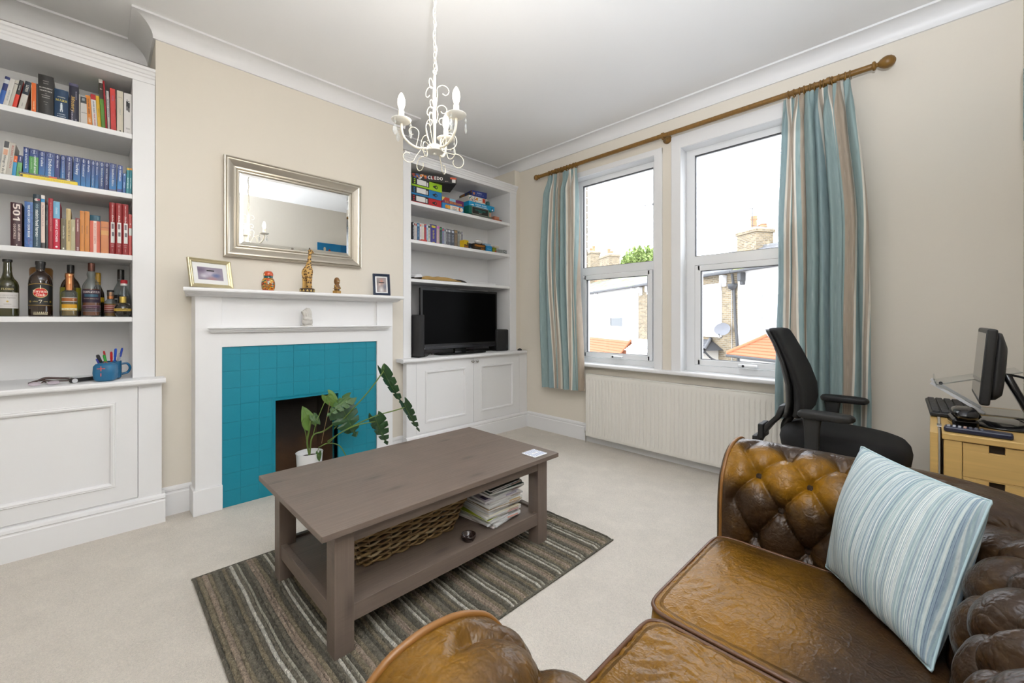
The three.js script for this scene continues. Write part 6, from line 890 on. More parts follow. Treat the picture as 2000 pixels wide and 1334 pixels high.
  const discs = [[806, 808.4, 433.5, '#3a3c40', '#c8c8c8', 'dark grey'], [808.4, 811.6, 434.5, '#b8b8b8', '#8a4a3c', 'silver'], [811.6, 814.2, 435.5, '#c8c6bc', '#b03a3a', 'bone white'], [814.2, 819.4, 436.2, '#1f4f78', '#8ab4cc', 'steel blue'], [819.8, 823.4, 436.6, '#d8d6d8', '#c85a3c', 'white and orange'], [823.4, 828.4, 437, '#d8cec0', '#b8b0a4', 'cream'], [828.6, 832.8, 438.4, '#b81c24', '#203a7c', 'bright red'], [833, 835.4, 439, '#7fb4d8', '#e0e4e8', 'pale blue'], [835.6, 840.6, 439.2, '#c2beb4', '#2a3a30', 'stone grey'], [841, 852.4, 439, '#31207c', '#c8b41c', 'wide violet'], [852.8, 858.6, 440.6, '#b8a498', '#c85ac0', 'beige and pink'], [859, 863.2, 443.6, '#14201a', '#3c9c4c', 'black and green'], [863.6, 867.4, 445.4, '#6a7a98', '#c83a3a', 'slate blue with a red head'], [867.6, 870.6, 446.6, '#a4a8ac', '#4a4a50', 'pale grey'], [870.8, 874, 447, '#5a5a5c', '#d0d0d0', 'mid grey'], [874.2, 876.6, 447.6, '#46464c', '#b0b0b8', 'charcoal'], [876.8, 879.4, 448.2, '#505258', '#d8d8d8', 'graphite'], [879.6, 882, 448.6, '#2a2c30', '#8a8a8a', 'black'], [882.2, 887, 449.8, '#262b38', '#c8d0dc', 'ink blue'], [887.2, 893.6, 449.4, '#5c4620', '#8c6a2c', 'bronze'], [894, 898, 451, '#8c8e88', '#3a3c3c', 'pewter grey'], [898.2, 901, 452, '#b0b0aa', '#5a5c5c', 'light pewter'], [901.2, 903.6, 452.6, '#6c6c78', '#b8b8c8', 'lilac grey']];
  discs.forEach(([a, b, py, base, ac, words], i) => { const x0 = xAt(a, z2), x1 = xAt(b, z2), w = (x1 - x0) * 0.97, h = Math.min(yAt((a + b) / 2, py, z2) - Y2, 0.23); const o = printedBox('disc_case', words + ' disc case in the row beside the quiz games', 'disc case', 'film discs on the second right shelf', w, h, 0.135, base, (g, W, H) => { band(g, W, H, ac, 0.05, 0.16, 0.15, 0.85); down(g, W, H, 'the film title', ac, Math.max(9, W * 0.4), 0.5, 0.5, 'sans-serif', 'bold', 0.45); band(g, W, H, ac, 0.88, 0.95, 0.3, 0.7); }, { rough: 0.25 }); o.position.set((x0 + x1) / 2, Y2 + 0.0005, z2); });
  { const o = obj('red_booklet', rb(0.06, 0.016, 0.06, 0.003), mat(lin(0.45, 0.03, 0.02), 0.4)); o.position.set(xAt(826, -3.21), Y2 + 0.0087, -3.214); tag(o, 'small red booklet lying at the foot of the disc cases', 'booklet'); }
  const small = [
    ['yellow and brown tea-caddy shaped game box', 0.062, 0.078, 0.06, '#d8b41c', (g, W, H) => { band(g, W, H, '#5a3a10', 0.55, 1); g.fillStyle = '#6a5a1c'; g.beginPath(); g.arc(W * 0.8, H * 0.4, H * 0.18, 0, 7); g.fill(); line(g, W, H, 'QUIZ', '#d88a1c', H * 0.26, 0.78); }, xAt(911, -3.2), 0, -3.2, 0.2],
    ['dark blue bag shaped box beside the yellow game box', 0.05, 0.062, 0.07, '#1c2530', (g, W, H) => { g.fillStyle = '#5a7a98'; g.beginPath(); g.arc(W * 0.5, H * 0.7, H * 0.16, 0, 7); g.fill(); }, xAt(921.5, -3.22), 0, -3.235, 0.1],
    ['black game box lettered CONFIDENT QUESTIONS in orange', 0.155, 0.062, 0.12, '#241a0e', (g, W, H) => { line(g, W, H, 'CONFIDENT?', '#e8962c', H * 0.42, 0.32, 0.52, 'sans-serif', 'bold', 0.86); line(g, W, H, 'GAME', '#e8962c', H * 0.26, 0.75, 0.76); band(g, W, H, '#8a6a3c', 0.62, 0.66, 0.08, 0.4); }, xAt(936.5, -3.2), 0, -3.198, 0],
    ['cyan card box beside the black lettered game box', 0.078, 0.058, 0.1, '#1c82b8', (g, W, H) => { band(g, W, H, '#9ad0e4', 0.5, 0.58, 0.2, 0.8); }, xAt(955.5, -3.2), 0, -3.2, 0],
    ['olive green card box beside the cyan one', 0.05, 0.052, 0.09, '#7a8420', (g, W, H) => { band(g, W, H, '#b8322c', 0.6, 1, 0.6, 1); }, xAt(966, -3.2), 0, -3.2, 0],
    ['pale blue tin lying on the cyan card box', 0.085, 0.022, 0.06, '#9ab8d0', null, xAt(953, -3.21), 0.0585, -3.212, 0.05],
    ['brown leather case lying behind the pale blue tin', 0.11, 0.02, 0.07, '#7a2c20', null, xAt(944, -3.21), 0.0632, -3.252, 0],
    ['moss green cloth case behind the cream lidded tin', 0.07, 0.036, 0.05, '#7a7418', null, xAt(963, -3.21), 0.0587, -3.285, 0],
    ['cream lidded tin on the olive green card box', 0.06, 0.02, 0.05, '#c8beb0', null, xAt(971, -3.2), 0.0527, -3.205, 0],
    ['black and white striped puzzle cube near the side panel', 0.062, 0.04, 0.06, '#b8bcbc', (g, W, H) => { for (let i = 0; i < 9; i++) band(g, W, H, '#1c1e20', 0.05, 0.95, i * 0.11, i * 0.11 + 0.045); }, xAt(977.5, -3.2), 0, -3.2, 0],
    ['grey marbled puzzle cube against the side panel', 0.058, 0.042, 0.06, '#8a8e90', (g, W, H) => { for (let i = 0; i < 26; i++) { g.fillStyle = i % 2 ? '#d8dcdc' : '#2a2c2e'; g.fillRect(rnd() * W, rnd() * H, W * 0.1, H * 0.12); } }, xAt(986, -3.2), 0, -3.203, 0],
  ];
  for (const [label, w, h, d, base, front, x, dy, z, turn] of small) { const o = printedBox('small_box', label, 'box', 'small games on the second right shelf', w, h, d, base, front, { r: 0.004 }); o.position.set(x, Y2 + dy + 0.0006, z); o.rotation.y = turn; }
  { const o = obj('glass_paperweight', new THREE.SphereGeometry(0.032, 20, 14).scale(1.5, 0.8, 1), mat(lin(0.62, 0.61, 0.60), 0.15, { clearcoat: 0.5 })); o.position.set(xAt(933, -3.24), Y2 + 0.0635 + 0.026, -3.226); tag(o, 'grey glazed pebble on the black lettered game box', 'ornament'); }
  // folded cloth bag and tube on the third shelf
  const Y3 = 1.506, f = thing('folded_bag', 'folded tan and black cloth bag lying on the shelf above the television', 'bag', [2.245, Y3 + 0.001, -3.30]);
  const cloth = (w, h, d, x, y, z, sd) => sheet(30, 12, (u, v) => { const e = Math.pow(Math.max(0, 16 * u * (1 - u) * v * (1 - v)), 0.3); return V(x + (u - 0.5) * w, y + h * e * (0.8 + 0.4 * noise(u * 4, v * 3, sd)), z + (v - 0.5) * d); });
  obj('black_layer', cloth(0.60, 0.05, 0.2, 0.02, 0, 0, 1), mat(lin(0.02, 0.014, 0.01), 0.7), f);
  obj('tan_layer', cloth(0.40, 0.048, 0.19, 0.0, 0.004, 0.02, 4), mat(lin(0.46, 0.29, 0.10), 0.75), f);
  obj('tan_fold', cloth(0.38, 0.028, 0.12, 0.04, 0.002, 0.065, 7), mat(lin(0.40, 0.25, 0.08), 0.75), f);
  obj('white_tissue', cloth(0.14, 0.06, 0.12, -0.19, 0.004, 0.02, 9), mat(lin(0.72, 0.72, 0.74), 0.7), f);
  { const o = obj('paper_tube', new THREE.CylinderGeometry(0.014, 0.014, 0.44, 20).rotateZ(Math.PI / 2), mat(lin(0.76, 0.76, 0.76), 0.6)); o.position.set(2.78, Y3 + 0.0145, -3.27); o.rotation.y = 0.05; tag(o, 'rolled white paper lying on the shelf above the television', 'paper roll'); }
}
// ------------------------------------------------------------------ television and loudspeakers
{
  const Y = 0.82, t = thing('television', 'flat black television on a glossy stand in the alcove', 'television', [2.505, Y + 0.0005, -3.225], -0.0);
  const w = 0.93, h = 0.565, y0 = 0.052;
  obj('bezel', [rb(w, h, 0.03, 0.006, 0, y0 + h / 2, 0)], M.black, t);
  obj('screen', b2(-w / 2 + 0.022, w / 2 - 0.022, y0 + 0.052, y0 + h - 0.022, 0.0148, 0.0156), mat(lin(0.002, 0.002, 0.002), 0.3, { specularIntensity: 0.08 }), t);
  obj('lower_trim', rb(w - 0.004, 0.03, 0.008, 0.003, 0, y0 + 0.018, 0.014), mat(lin(0.02, 0.02, 0.024), 0.2), t);
  obj('badge', b2(-w / 2 + 0.014, -w / 2 + 0.045, y0 + 0.012, y0 + 0.018, 0.018, 0.0188), mat(lin(0.6, 0.6, 0.6), 0.4), t);
  obj('back_box', rb(w * 0.7, h * 0.7, 0.04, 0.01, 0, y0 + h / 2, -0.03), M.black, t);
  obj('neck', rb(0.14, 0.09, 0.03, 0.006, 0, 0.05, -0.02), M.blackGloss, t);
  obj('base', loft([[0.0, 0.29, 0.115], [0.008, 0.29, 0.115], [0.014, 0.27, 0.10], [0.017, 0.2, 0.07]].map(([y, a, b]) => rsec(V(0, y, -0.005), X_, Z_, a, b, 0.7, 48))), M.blackGloss, t);
  const grille = mat(lin(0.014, 0.014, 0.015), 0.7, { bumpMap: dataTex(128, (u, v) => 0.5 + 0.5 * Math.sin(u * 6.283 * 32) * Math.sin(v * 6.283 * 32), { srgb: false, rep: 12 }), bumpScale: 0.001 });
  const s1 = thing('tall_loudspeaker', 'tall curved black loudspeaker beside the television', 'speaker', [1.985, Y + 0.0005, -3.165], 0.25);
  obj('grille', loft([[0.006, 0.9], [0.012, 1], [0.36, 1], [0.368, 0.96]].map(([y, k]) => rsec(V(0, y, 0), X_, Z_, 0.048 * k, 0.055 * k, 0.8, 32))), grille, s1);
  obj('foot', rb(0.09, 0.008, 0.1, 0.003, 0, 0.004, 0), M.blackGloss, s1); obj('top_cap', rb(0.07, 0.004, 0.08, 0.002, 0, 0.3695, 0), M.black, s1);
  const s2 = thing('box_loudspeaker', 'square black loudspeaker at the window side of the television', 'speaker', [3.02, Y + 0.0005, -3.245], -0.1);
  obj('cabinet', rb(0.155, 0.226, 0.15, 0.012, 0, 0.113, 0, 3), M.black, s2); obj('grille', rb(0.146, 0.216, 0.01, 0.008, 0, 0.113, 0.074), grille, s2); obj('badge', b2(0.05, 0.056, 0.03, 0.07, 0.0792, 0.08), mat(lin(0.06, 0.06, 0.07), 0.3), s2);
  tag(obj('set_top_box', [rb(0.30, 0.022, 0.12, 0.004, 2.84, Y + 0.012, -3.36)], M.black), 'slim black set-top box half hidden behind the television stand', 'set-top box');
  tag(obj('loose_cable', tube([[2.05, Y + 0.004, -3.14], [2.10, Y + 0.03, -3.15], [2.07, Y + 0.004, -3.20], [2.16, Y + 0.02, -3.24], [2.22, Y + 0.004, -3.30]], 0.003, 40), M.dark), 'loose grey cable beside the tall loudspeaker', 'cable');
  const ms = obj('computer_mouse', new THREE.SphereGeometry(0.03, 20, 12, 0, Math.PI * 2, 0, Math.PI / 2).scale(1, 0.75, 0.65), M.blackMatte); ms.position.set(3.195, Y + 0.0006, -3.10); tag(ms, 'small black mouse at the end of the cupboard top', 'mouse');
}
// ------------------------------------------------------------------ mirror
{
  const silver = mat(lin(0.56, 0.52, 0.45), 0.28, { metalness: 0.75 }), silverDark = mat(lin(0.22, 0.19, 0.14), 0.4, { metalness: 0.6 });
  const W = 0.897, H = 0.642, cx = 1.010, cy = 1.872, f = 0.088;
  const m = thing('wall_mirror', 'wall mirror in a stepped silver frame over the mantelpiece', 'mirror', [cx, cy, ZC + 0.002]);
  obj('outer_frame', frameOf(W - 2 * f, H - 2 * f, [[0.032, 0], [0.032, 0.018], [0.036, 0.021], [0.044, 0.026], [0.056, 0.035], [0.066, 0.040], [0.071, 0.040], [0.073, 0.036], [0.077, 0.036], [0.081, 0.039], [0.086, 0.038], [0.088, 0.032], [0.088, 0]]), silver, m);
  obj('inner_frame', frameOf(W - 2 * f, H - 2 * f, [[0, 0.004], [0, 0.014], [0.004, 0.019], [0.010, 0.020], [0.014, 0.016], [0.017, 0.016], [0.021, 0.021], [0.028, 0.022], [0.030, 0.017], [0.033, 0.017], [0.033, 0.002], [0, 0.002]]), silver, m);
  obj('frame_groove', [frameOf(W - 2 * f + 0.028, H - 2 * f + 0.028, [[0, 0.0163], [0.003, 0.0163], [0.003, 0.012], [0, 0.012]]), frameOf(W - 2 * f + 0.142, H - 2 * f + 0.142, [[0.0015, 0.0367], [0.0065, 0.0367], [0.0065, 0.03], [0.0015, 0.03]])], silverDark, m);
  const glass = mat(lin(0.86, 0.875, 0.87), 0.0, { metalness: 1 }), w = W - 2 * f + 0.004, h = H - 2 * f + 0.004, b = 0.022;
  obj('mirror_glass', b2(-w / 2 + b, w / 2 - b, -h / 2 + b, h / 2 - b, 0.004, 0.0095), glass, m);
  obj('bevel', frameOf(w - 2 * b, h - 2 * b, [[0, 0.0095], [b, 0.0068], [b, 0.004], [0, 0.004]]), glass, m);
}
// what the mirror shows on the wall behind the camera: a long painted canvas
{
  const cv = document.createElement('canvas'); cv.width = 1024; cv.height = 256; const c = cv.getContext('2d');
  c.fillStyle = '#1277a8'; c.fillRect(0, 0, 1024, 256); c.fillStyle = '#0f6494'; c.fillRect(500, 0, 140, 256); c.fillStyle = '#1a98b8'; c.fillRect(640, 0, 384, 256);
  c.fillStyle = '#7aa04a'; c.fillRect(180, 150, 150, 106); c.fillStyle = '#a8442c'; c.beginPath(); c.moveTo(150, 150); c.lineTo(255, 60); c.lineTo(360, 150); c.fill(); c.fillStyle = '#e0c04c'; c.fillRect(215, 160, 80, 96); c.fillStyle = '#d8ccb0'; c.beginPath(); c.arc(150, 70, 26, 0, 7); c.fill();
  c.fillStyle = '#2fb8c4'; c.beginPath(); c.arc(850, 150, 110, 0, 7); c.fill(); c.fillStyle = '#1c3c4c'; c.beginPath(); c.arc(850, 150, 70, 0, 7); c.fill(); c.fillStyle = '#3c8ca0'; c.beginPath(); c.arc(850, 150, 32, 0, 7); c.fill();
  const t = new THREE.CanvasTexture(cv); t.colorSpace = THREE.SRGBColorSpace;
  const o = thing('canvas_painting', 'long blue canvas with a red-roofed house seen in the mirror', 'painting', [2.745, 2.165, ZO - 0.016]);
  obj('stretcher', b2(-0.36, 0.36, -0.17, 0.17, -0.001, 0.015), mat(hex('#12688f'), 0.8), o);
  const m = mat(lin(0.95, 0.95, 0.95), 0.8, { map: t }); m.userData.ownUv = true;
  obj('painted_face', sheet(1, 1, (u, v) => V(lerp(0.36, -0.36, u), lerp(-0.17, 0.17, v), -0.0016), (u, v) => [1 - u, v]), m, o);
}
// ------------------------------------------------------------------ ornaments on the mantelpiece
{
  const Y = 1.3345, Zm = -3.05;
  // picture frame with a soft, colour-only print
  const picFrame = (name, label, px, z, w, h, fw, col, rough, metal, mount, tones, turn, lean) => {
    const o = thing(name, label, 'picture frame', [xAt(px, z), Y + 0.0015, z], turn); const G = new THREE.Group(); const tilt = (g) => g.translate(0, h / 2, 0).rotateX(-lean);
    const fm = mat(col, rough, { metalness: metal });
    obj('frame', tilt(frameOf(w - 2 * fw, h - 2 * fw, [[0, -0.004], [0, 0.003], [fw * 0.3, 0.007], [fw * 0.45, 0.0055], [fw * 0.8, 0.011], [fw, 0.009], [fw, -0.006]])), fm, o);
    obj('mount', tilt(b2(-w / 2 + fw * 0.8, w / 2 - fw * 0.8, -h / 2 + fw * 0.8, h / 2 - fw * 0.8, -0.003, -0.0015)), mat(lin(0.82, 0.82, 0.80), 0.8), o);
    const pw = w - 2 * fw - 2 * mount, ph2 = h - 2 * fw - 2 * mount, cv = document.createElement('canvas'); cv.width = 128; cv.height = 128; const c = cv.getContext('2d');
    c.fillStyle = tones[0]; c.fillRect(0, 0, 128, 128); for (let i = 1; i < tones.length; i++) { const [k, x, y, r] = tones[i], g = c.createRadialGradient(x, y, 2, x, y, r); g.addColorStop(0, k); g.addColorStop(1, k + '00'); c.fillStyle = g; c.fillRect(0, 0, 128, 128); }
    const t = new THREE.CanvasTexture(cv); t.colorSpace = THREE.SRGBColorSpace; const pm = mat(lin(0.9, 0.9, 0.9), 0.3, { map: t }); pm.userData.ownUv = true;
    obj('photo', tilt(sheet(1, 1, (u, v) => V((u - 0.5) * pw, (v - 0.5) * ph2, -0.0009))), pm, o);
    obj('glass', tilt(b2(-w / 2 + fw * 0.9, w / 2 - fw * 0.9, -h / 2 + fw * 0.9, h / 2 - fw * 0.9, 0.0, 0.001)), M.glass, o);
    obj('easel_back', [tilt(b2(-w / 2 + 0.004, w / 2 - 0.004, -h / 2 + 0.004, h / 2 - 0.004, -0.006, -0.004)), sweep([[-0.006, h * 0.6], [-h * 0.36, 0.0], [-h * 0.38, 0.0], [-0.012, h * 0.62]], (z2, y, t2) => V(lerp(-0.02, 0.02, t2), y, z2 - h * 0.6 * lean * 0.6))], M.dark, o);
    return o;
  };
  picFrame('picture_frame', 'champagne picture frame with a blurred lilac photo on the mantelpiece', 415, -2.985, 0.235, 0.172, 0.022, lin(0.55, 0.48, 0.30), 0.35, 0.6, 0.026, ['#9a8fa0', ['#c8c0d0', 60, 64, 50], ['#6a5a74', 12, 30, 40], ['#5a6a9c', 92, 80, 30], ['#b88a8c', 70, 120, 34], ['#d8d4da', 30, 90, 26]], 0.36, 0.2);
  picFrame('picture_frame', 'small navy picture frame with a blurred portrait photo on the mantelpiece', 746, -2.985, 0.128, 0.170, 0.018, lin(0.016, 0.028, 0.06), 0.4, 0, 0.010, ['#8a7a78', ['#b8684c', 66, 34, 34], ['#e0dcdc', 60, 112, 40], ['#4a5068', 112, 80, 36], ['#6a5a50', 14, 40, 36], ['#c8a898', 40, 60, 24]], -0.28, 0.2);
  // nesting doll
  {
    const o = thing('nesting_doll', 'painted wooden nesting doll in red, green and orange', 'doll', [xAt(524, -3.0), Y, -3.0], 0.25), prof = [[0, 0], [0.030, 0], [0.034, 0.006], [0.038, 0.03], [0.0375, 0.05], [0.032, 0.068], [0.026, 0.078], [0.0258, 0.086], [0.0275, 0.097], [0.025, 0.109], [0.017, 0.118], [0, 0.1215]];
    const cv = document.createElement('canvas'); cv.width = 512; cv.height = 512; const c = cv.getContext('2d');
    c.fillStyle = '#a8641c'; c.fillRect(0, 0, 512, 512);
    for (let i = 0; i < 420; i++) { c.fillStyle = ['#b83c14', '#d8941c', '#2c5a44', '#8a2410', '#e0c060', '#3a6a3c'][i % 6]; c.beginPath(); c.ellipse(rnd() * 512, 190 + rnd() * 320, 6 + rnd() * 14, 5 + rnd() * 10, rnd() * 3, 0, 7); c.fill(); }
    for (const [x, y, r] of [[100, 380, 40], [150, 340, 30], [75, 320, 26]]) { c.fillStyle = '#9c2010'; c.beginPath(); c.arc(x, y, r, 0, 7); c.fill(); c.fillStyle = '#e07a2c'; c.beginPath(); c.arc(x - 4, y - 4, r * 0.5, 0, 7); c.fill(); c.fillStyle = '#2a1408'; c.beginPath(); c.arc(x - 2, y - 3, r * 0.2, 0, 7); c.fill(); }
    c.fillStyle = '#164a4c'; c.fillRect(0, 130, 512, 66); for (let i = 0; i < 40; i++) { c.fillStyle = i % 2 ? '#e8e0c8' : '#2c7a8c'; c.beginPath(); c.arc(rnd() * 512, 135 + rnd() * 58, 5, 0, 7); c.fill(); }
    c.fillStyle = '#c84a14'; c.fillRect(0, 0, 512, 130); c.fillStyle = '#ecc890'; c.beginPath(); c.ellipse(128, 96, 46, 40, 0, 0, 7); c.fill(); c.fillStyle = '#9c3a10'; c.beginPath(); c.ellipse(128, 66, 46, 20, 0, 0, 7); c.fill(); c.fillStyle = '#2a1a10'; c.fillRect(108, 92, 9, 7); c.fillRect(140, 92, 9, 7); c.fillStyle = '#c83c2c'; c.fillRect(120, 118, 16, 5); c.fillStyle = '#b8381c'; c.fillRect(0, 492, 512, 20);
    const t = new THREE.CanvasTexture(cv); t.colorSpace = THREE.SRGBColorSpace; t.wrapS = THREE.RepeatWrapping; t.offset.set(0.25, 0);
    const cvp = new THREE.CatmullRomCurve3(prof.map(([a, b]) => V(a, b, 0)), false, 'centripetal').getPoints(50), g = lathe(cvp.map((p) => [Math.max(0, p.x), p.y]), 40), uv = g.attributes.uv, p = g.attributes.position; for (let i = 0; i < uv.count; i++) uv.setY(i, p.getY(i) / 0.1215);
    const m = mat(lin(0.95, 0.95, 0.95), 0.18, { map: t, clearcoat: 0.7, clearcoatRoughness: 0.1 }); m.userData.ownUv = true; g.rotateY(-1.75); g.scale(1.03, 1.05, 1.03);
    obj('painted_body', g, m, o); obj('base_ring', cyl(0.0312, 0.0322, 0.005, 0, 0.0025, 0, 36), mat(lin(0.45, 0.05, 0.02), 0.25), o);
  }
  // giraffe: one carved body on a drum base
  {
    const o = thing('giraffe_carving', 'carved wooden giraffe with dark spots on a triangle-painted base', 'carving', [xAt(600, -2.995), Y, -2.995], 0.75);
    const yl = mat(lin(1, 1, 1), 0.45, { map: dataTex(256, (u, v) => { const cx = Math.floor(u * 14), cy = Math.floor(v * 14); let best = 9, b2_ = 9; for (let i = -1; i <= 1; i++) for (let j = -1; j <= 1; j++) { const a = ((cx + i) % 14 + 14) % 14, b = ((cy + j) % 14 + 14) % 14, px = cx + i + 0.5 + cellOf(a, b, 3) * 0.8, py = cy + j + 0.5 + cellOf(a, b, 9) * 0.8, d = Math.hypot(u * 14 - px, v * 14 - py); if (d < best) { b2_ = best; best = d; } else if (d < b2_) b2_ = d; } return best < 0.30 && b2_ - best > 0.12 ? toS([0.06, 0.025, 0.008]) : toS([0.60, 0.36, 0.10]); }) });
    const secs = [[0.106, 0.012, 0.016, 0, 0.0], [0.112, 0.025, 0.030, 0, 0.0], [0.13, 0.031, 0.036, 0, 0], [0.15, 0.030, 0.034, 0.002, 0], [0.168, 0.024, 0.026, 0.006, 0], [0.185, 0.016, 0.018, 0.010, 0], [0.21, 0.0115, 0.0125, 0.014, 0], [0.24, 0.0095, 0.0105, 0.016, 0], [0.258, 0.0088, 0.0105, 0.018, 0], [0.27, 0.009, 0.014, 0.022, 0], [0.28, 0.0085, 0.017, 0.025, 0], [0.288, 0.007, 0.012, 0.022, 0], [0.292, 0.003, 0.005, 0.02, 0]];
    obj('body', loft(secs.map(([y, a, b, dz]) => rsec(V(0, y, dz), X_, Z_, a, b, 0.95, 26))), yl, o, 4);
    for (const [x, z] of [[-0.014, -0.017], [0.014, -0.017], [-0.014, 0.017], [0.014, 0.017]]) obj('leg', loft([[0.135, 0.015], [0.11, 0.0115], [0.07, 0.008], [0.04, 0.0075], [0.026, 0.009]].map(([y, r]) => rsec(V(x * (0.8 + 0.2 * (0.13 - y) / 0.1), y, z * (0.85 + 0.15 * (0.13 - y) / 0.1)), X_, Z_, r, r * 1.2, 1, 14))), yl, o, 4);
    obj('muzzle', loft([[0.028, 0.006, 0.006, 0.2745], [0.038, 0.0058, 0.0055, 0.272], [0.045, 0.004, 0.004, 0.271]].map(([z, a, b, y]) => rsec(V(0, y, z), X_, Y_, a, b, 1, 14))), mat(lin(0.30, 0.16, 0.05), 0.5), o);
    for (const s of [-1, 1]) { obj('ear', sph(0.005, 0, 0, 0, 10).scale(1.5, 0.7, 0.5).rotateZ(s * 0.4).translate(s * 0.012, 0.282, 0.014), yl, o); obj('horn', cyl(0.0018, 0.0022, 0.014, s * 0.0045, 0.295, 0.017, 8), mat(lin(0.06, 0.03, 0.01), 0.5), o); obj('eye', sph(0.0018, s * 0.0083, 0.279, 0.028, 8), M.black, o); }
    obj('base_drum', lathe([[0, 0], [0.044, 0], [0.046, 0.003], [0.046, 0.021], [0.044, 0.026], [0, 0.026]], 40), mat(lin(0.045, 0.02, 0.012), 0.4), o);
    for (let k = 0; k < 12; k++) { const a = k / 12 * Math.PI * 2; obj('painted_triangle', sweep([[-0.0085, 0.005], [0.0085, 0.005], [0, 0.021]], (x, y, t) => V(x, y, 0.0445 + t * 0.0022)).rotateY(a), mat(lin(0.62, 0.45, 0.14), 0.4), o); }
  }
  // carved wooden figure
  {
    const o = thing('carved_figure', 'small carved dark wooden figure beside the giraffe', 'carving', [xAt(658, -3.0), Y, -3.0], 0.5), wd = mat(lin(0.17, 0.075, 0.018), 0.35), wl = mat(lin(0.40, 0.22, 0.05), 0.4);
    obj('plinth', rb(0.043, 0.022, 0.038, 0.003, 0, 0.011, 0), wl, o);
    obj('body', loft([[0.022, 0.018, 0.016], [0.034, 0.020, 0.017], [0.048, 0.0185, 0.016], [0.06, 0.019, 0.016], [0.066, 0.012, 0.012], [0.071, 0.016, 0.016], [0.082, 0.0195, 0.019], [0.096, 0.019, 0.0185], [0.108, 0.015, 0.015], [0.115, 0.008, 0.008], [0.117, 0.002, 0.002]].map(([y, a, b]) => rsec(V(0, y, 0), X_, Z_, a, b, 0.9, 28))), wd, o);
    for (const s of [-1, 1]) { obj('eye', sph(0.0042, s * 0.0075, 0.087, 0.0165, 12), mat(lin(0.7, 0.65, 0.5), 0.3), o); obj('arm', tube([[s * 0.019, 0.06, 0.0], [s * 0.0225, 0.048, 0.006], [s * 0.014, 0.04, 0.0165]], 0.0046, 14, 8), wl, o); obj('brow', tube([[s * 0.002, 0.094, 0.0185], [s * 0.008, 0.097, 0.0178], [s * 0.015, 0.094, 0.013]], 0.002, 8, 6), wl, o); }
    obj('nose', sph(0.0035, 0, 0.083, 0.0195, 10), wl, o); obj('belt', rb(0.040, 0.004, 0.035, 0.001, 0, 0.035, 0), wl, o); obj('skirt_mark', rb(0.012, 0.010, 0.003, 0.001, 0, 0.027, 0.0165), M.black, o);
  }
  // cast stone figurine on the lower ledge
  {
    const o = thing('stone_figurine', 'white cast stone figurine with flowing hair on the lower ledge', 'figurine', [xAt(599, -2.998), 1.1065, -2.998], 0.3), st = mat(lin(0.62, 0.60, 0.56), 0.85);
    const g = new THREE.IcosahedronGeometry(1, 24), p = g.attributes.position;
    const blobs = [[0, 0.026, 0, 0.036, 0.026, 0.022], [0.003, 0.062, 0, 0.027, 0.032, 0.020], [0.004, 0.098, 0.002, 0.024, 0.025, 0.021], [-0.024, 0.09, 0, 0.014, 0.013, 0.013], [0.024, 0.07, -0.004, 0.013, 0.042, 0.014], [0.03, 0.025, -0.002, 0.012, 0.026, 0.013], [-0.016, 0.05, 0.012, 0.015, 0.010, 0.012], [0.012, 0.045, 0.014, 0.018, 0.009, 0.010]];
    for (let i = 0; i < p.count; i++) { const d = V(p.getX(i), p.getY(i), p.getZ(i)).normalize(), O = V(0.002, 0.06, 0); let lo = 0.005, hi = 0.1; const f = (t) => { let s = 0; for (const [x, y, z, a, b, c] of blobs) { const q = ((O.x + d.x * t - x) / a) ** 2 + ((O.y + d.y * t - y) / b) ** 2 + ((O.z + d.z * t - z) / c) ** 2; s += Math.exp(-1.6 * q); } return s - 0.24; }; for (let k = 0; k < 22; k++) { const mid = (lo + hi) / 2; if (f(mid) > 0) lo = mid; else hi = mid; } const P = O.addScaledVector(d, lo); const hair = P.y > 0.03 ? 0.0022 * Math.sin(P.x * 420 + P.y * 110 + 2 * Math.sin(P.y * 60)) * sstep(P.y, 0.05, 0.08) + 0.0018 * noise(P.x * 90, P.y * 90, P.z * 90) : 0.0012 * noise(P.x * 120, P.y * 120, P.z * 90); P.addScaledVector(d, hair); p.setXYZ(i, P.x, Math.max(0, P.y), P.z); }
    const mg = mergeVertices((g.deleteAttribute('uv'), g.deleteAttribute('normal'), g)); mg.computeVertexNormals();
    obj('figure', mg, st, o); obj('foot_slab', rb(0.066, 0.006, 0.04, 0.002, 0, 0.003, 0), st, o);
  }
}
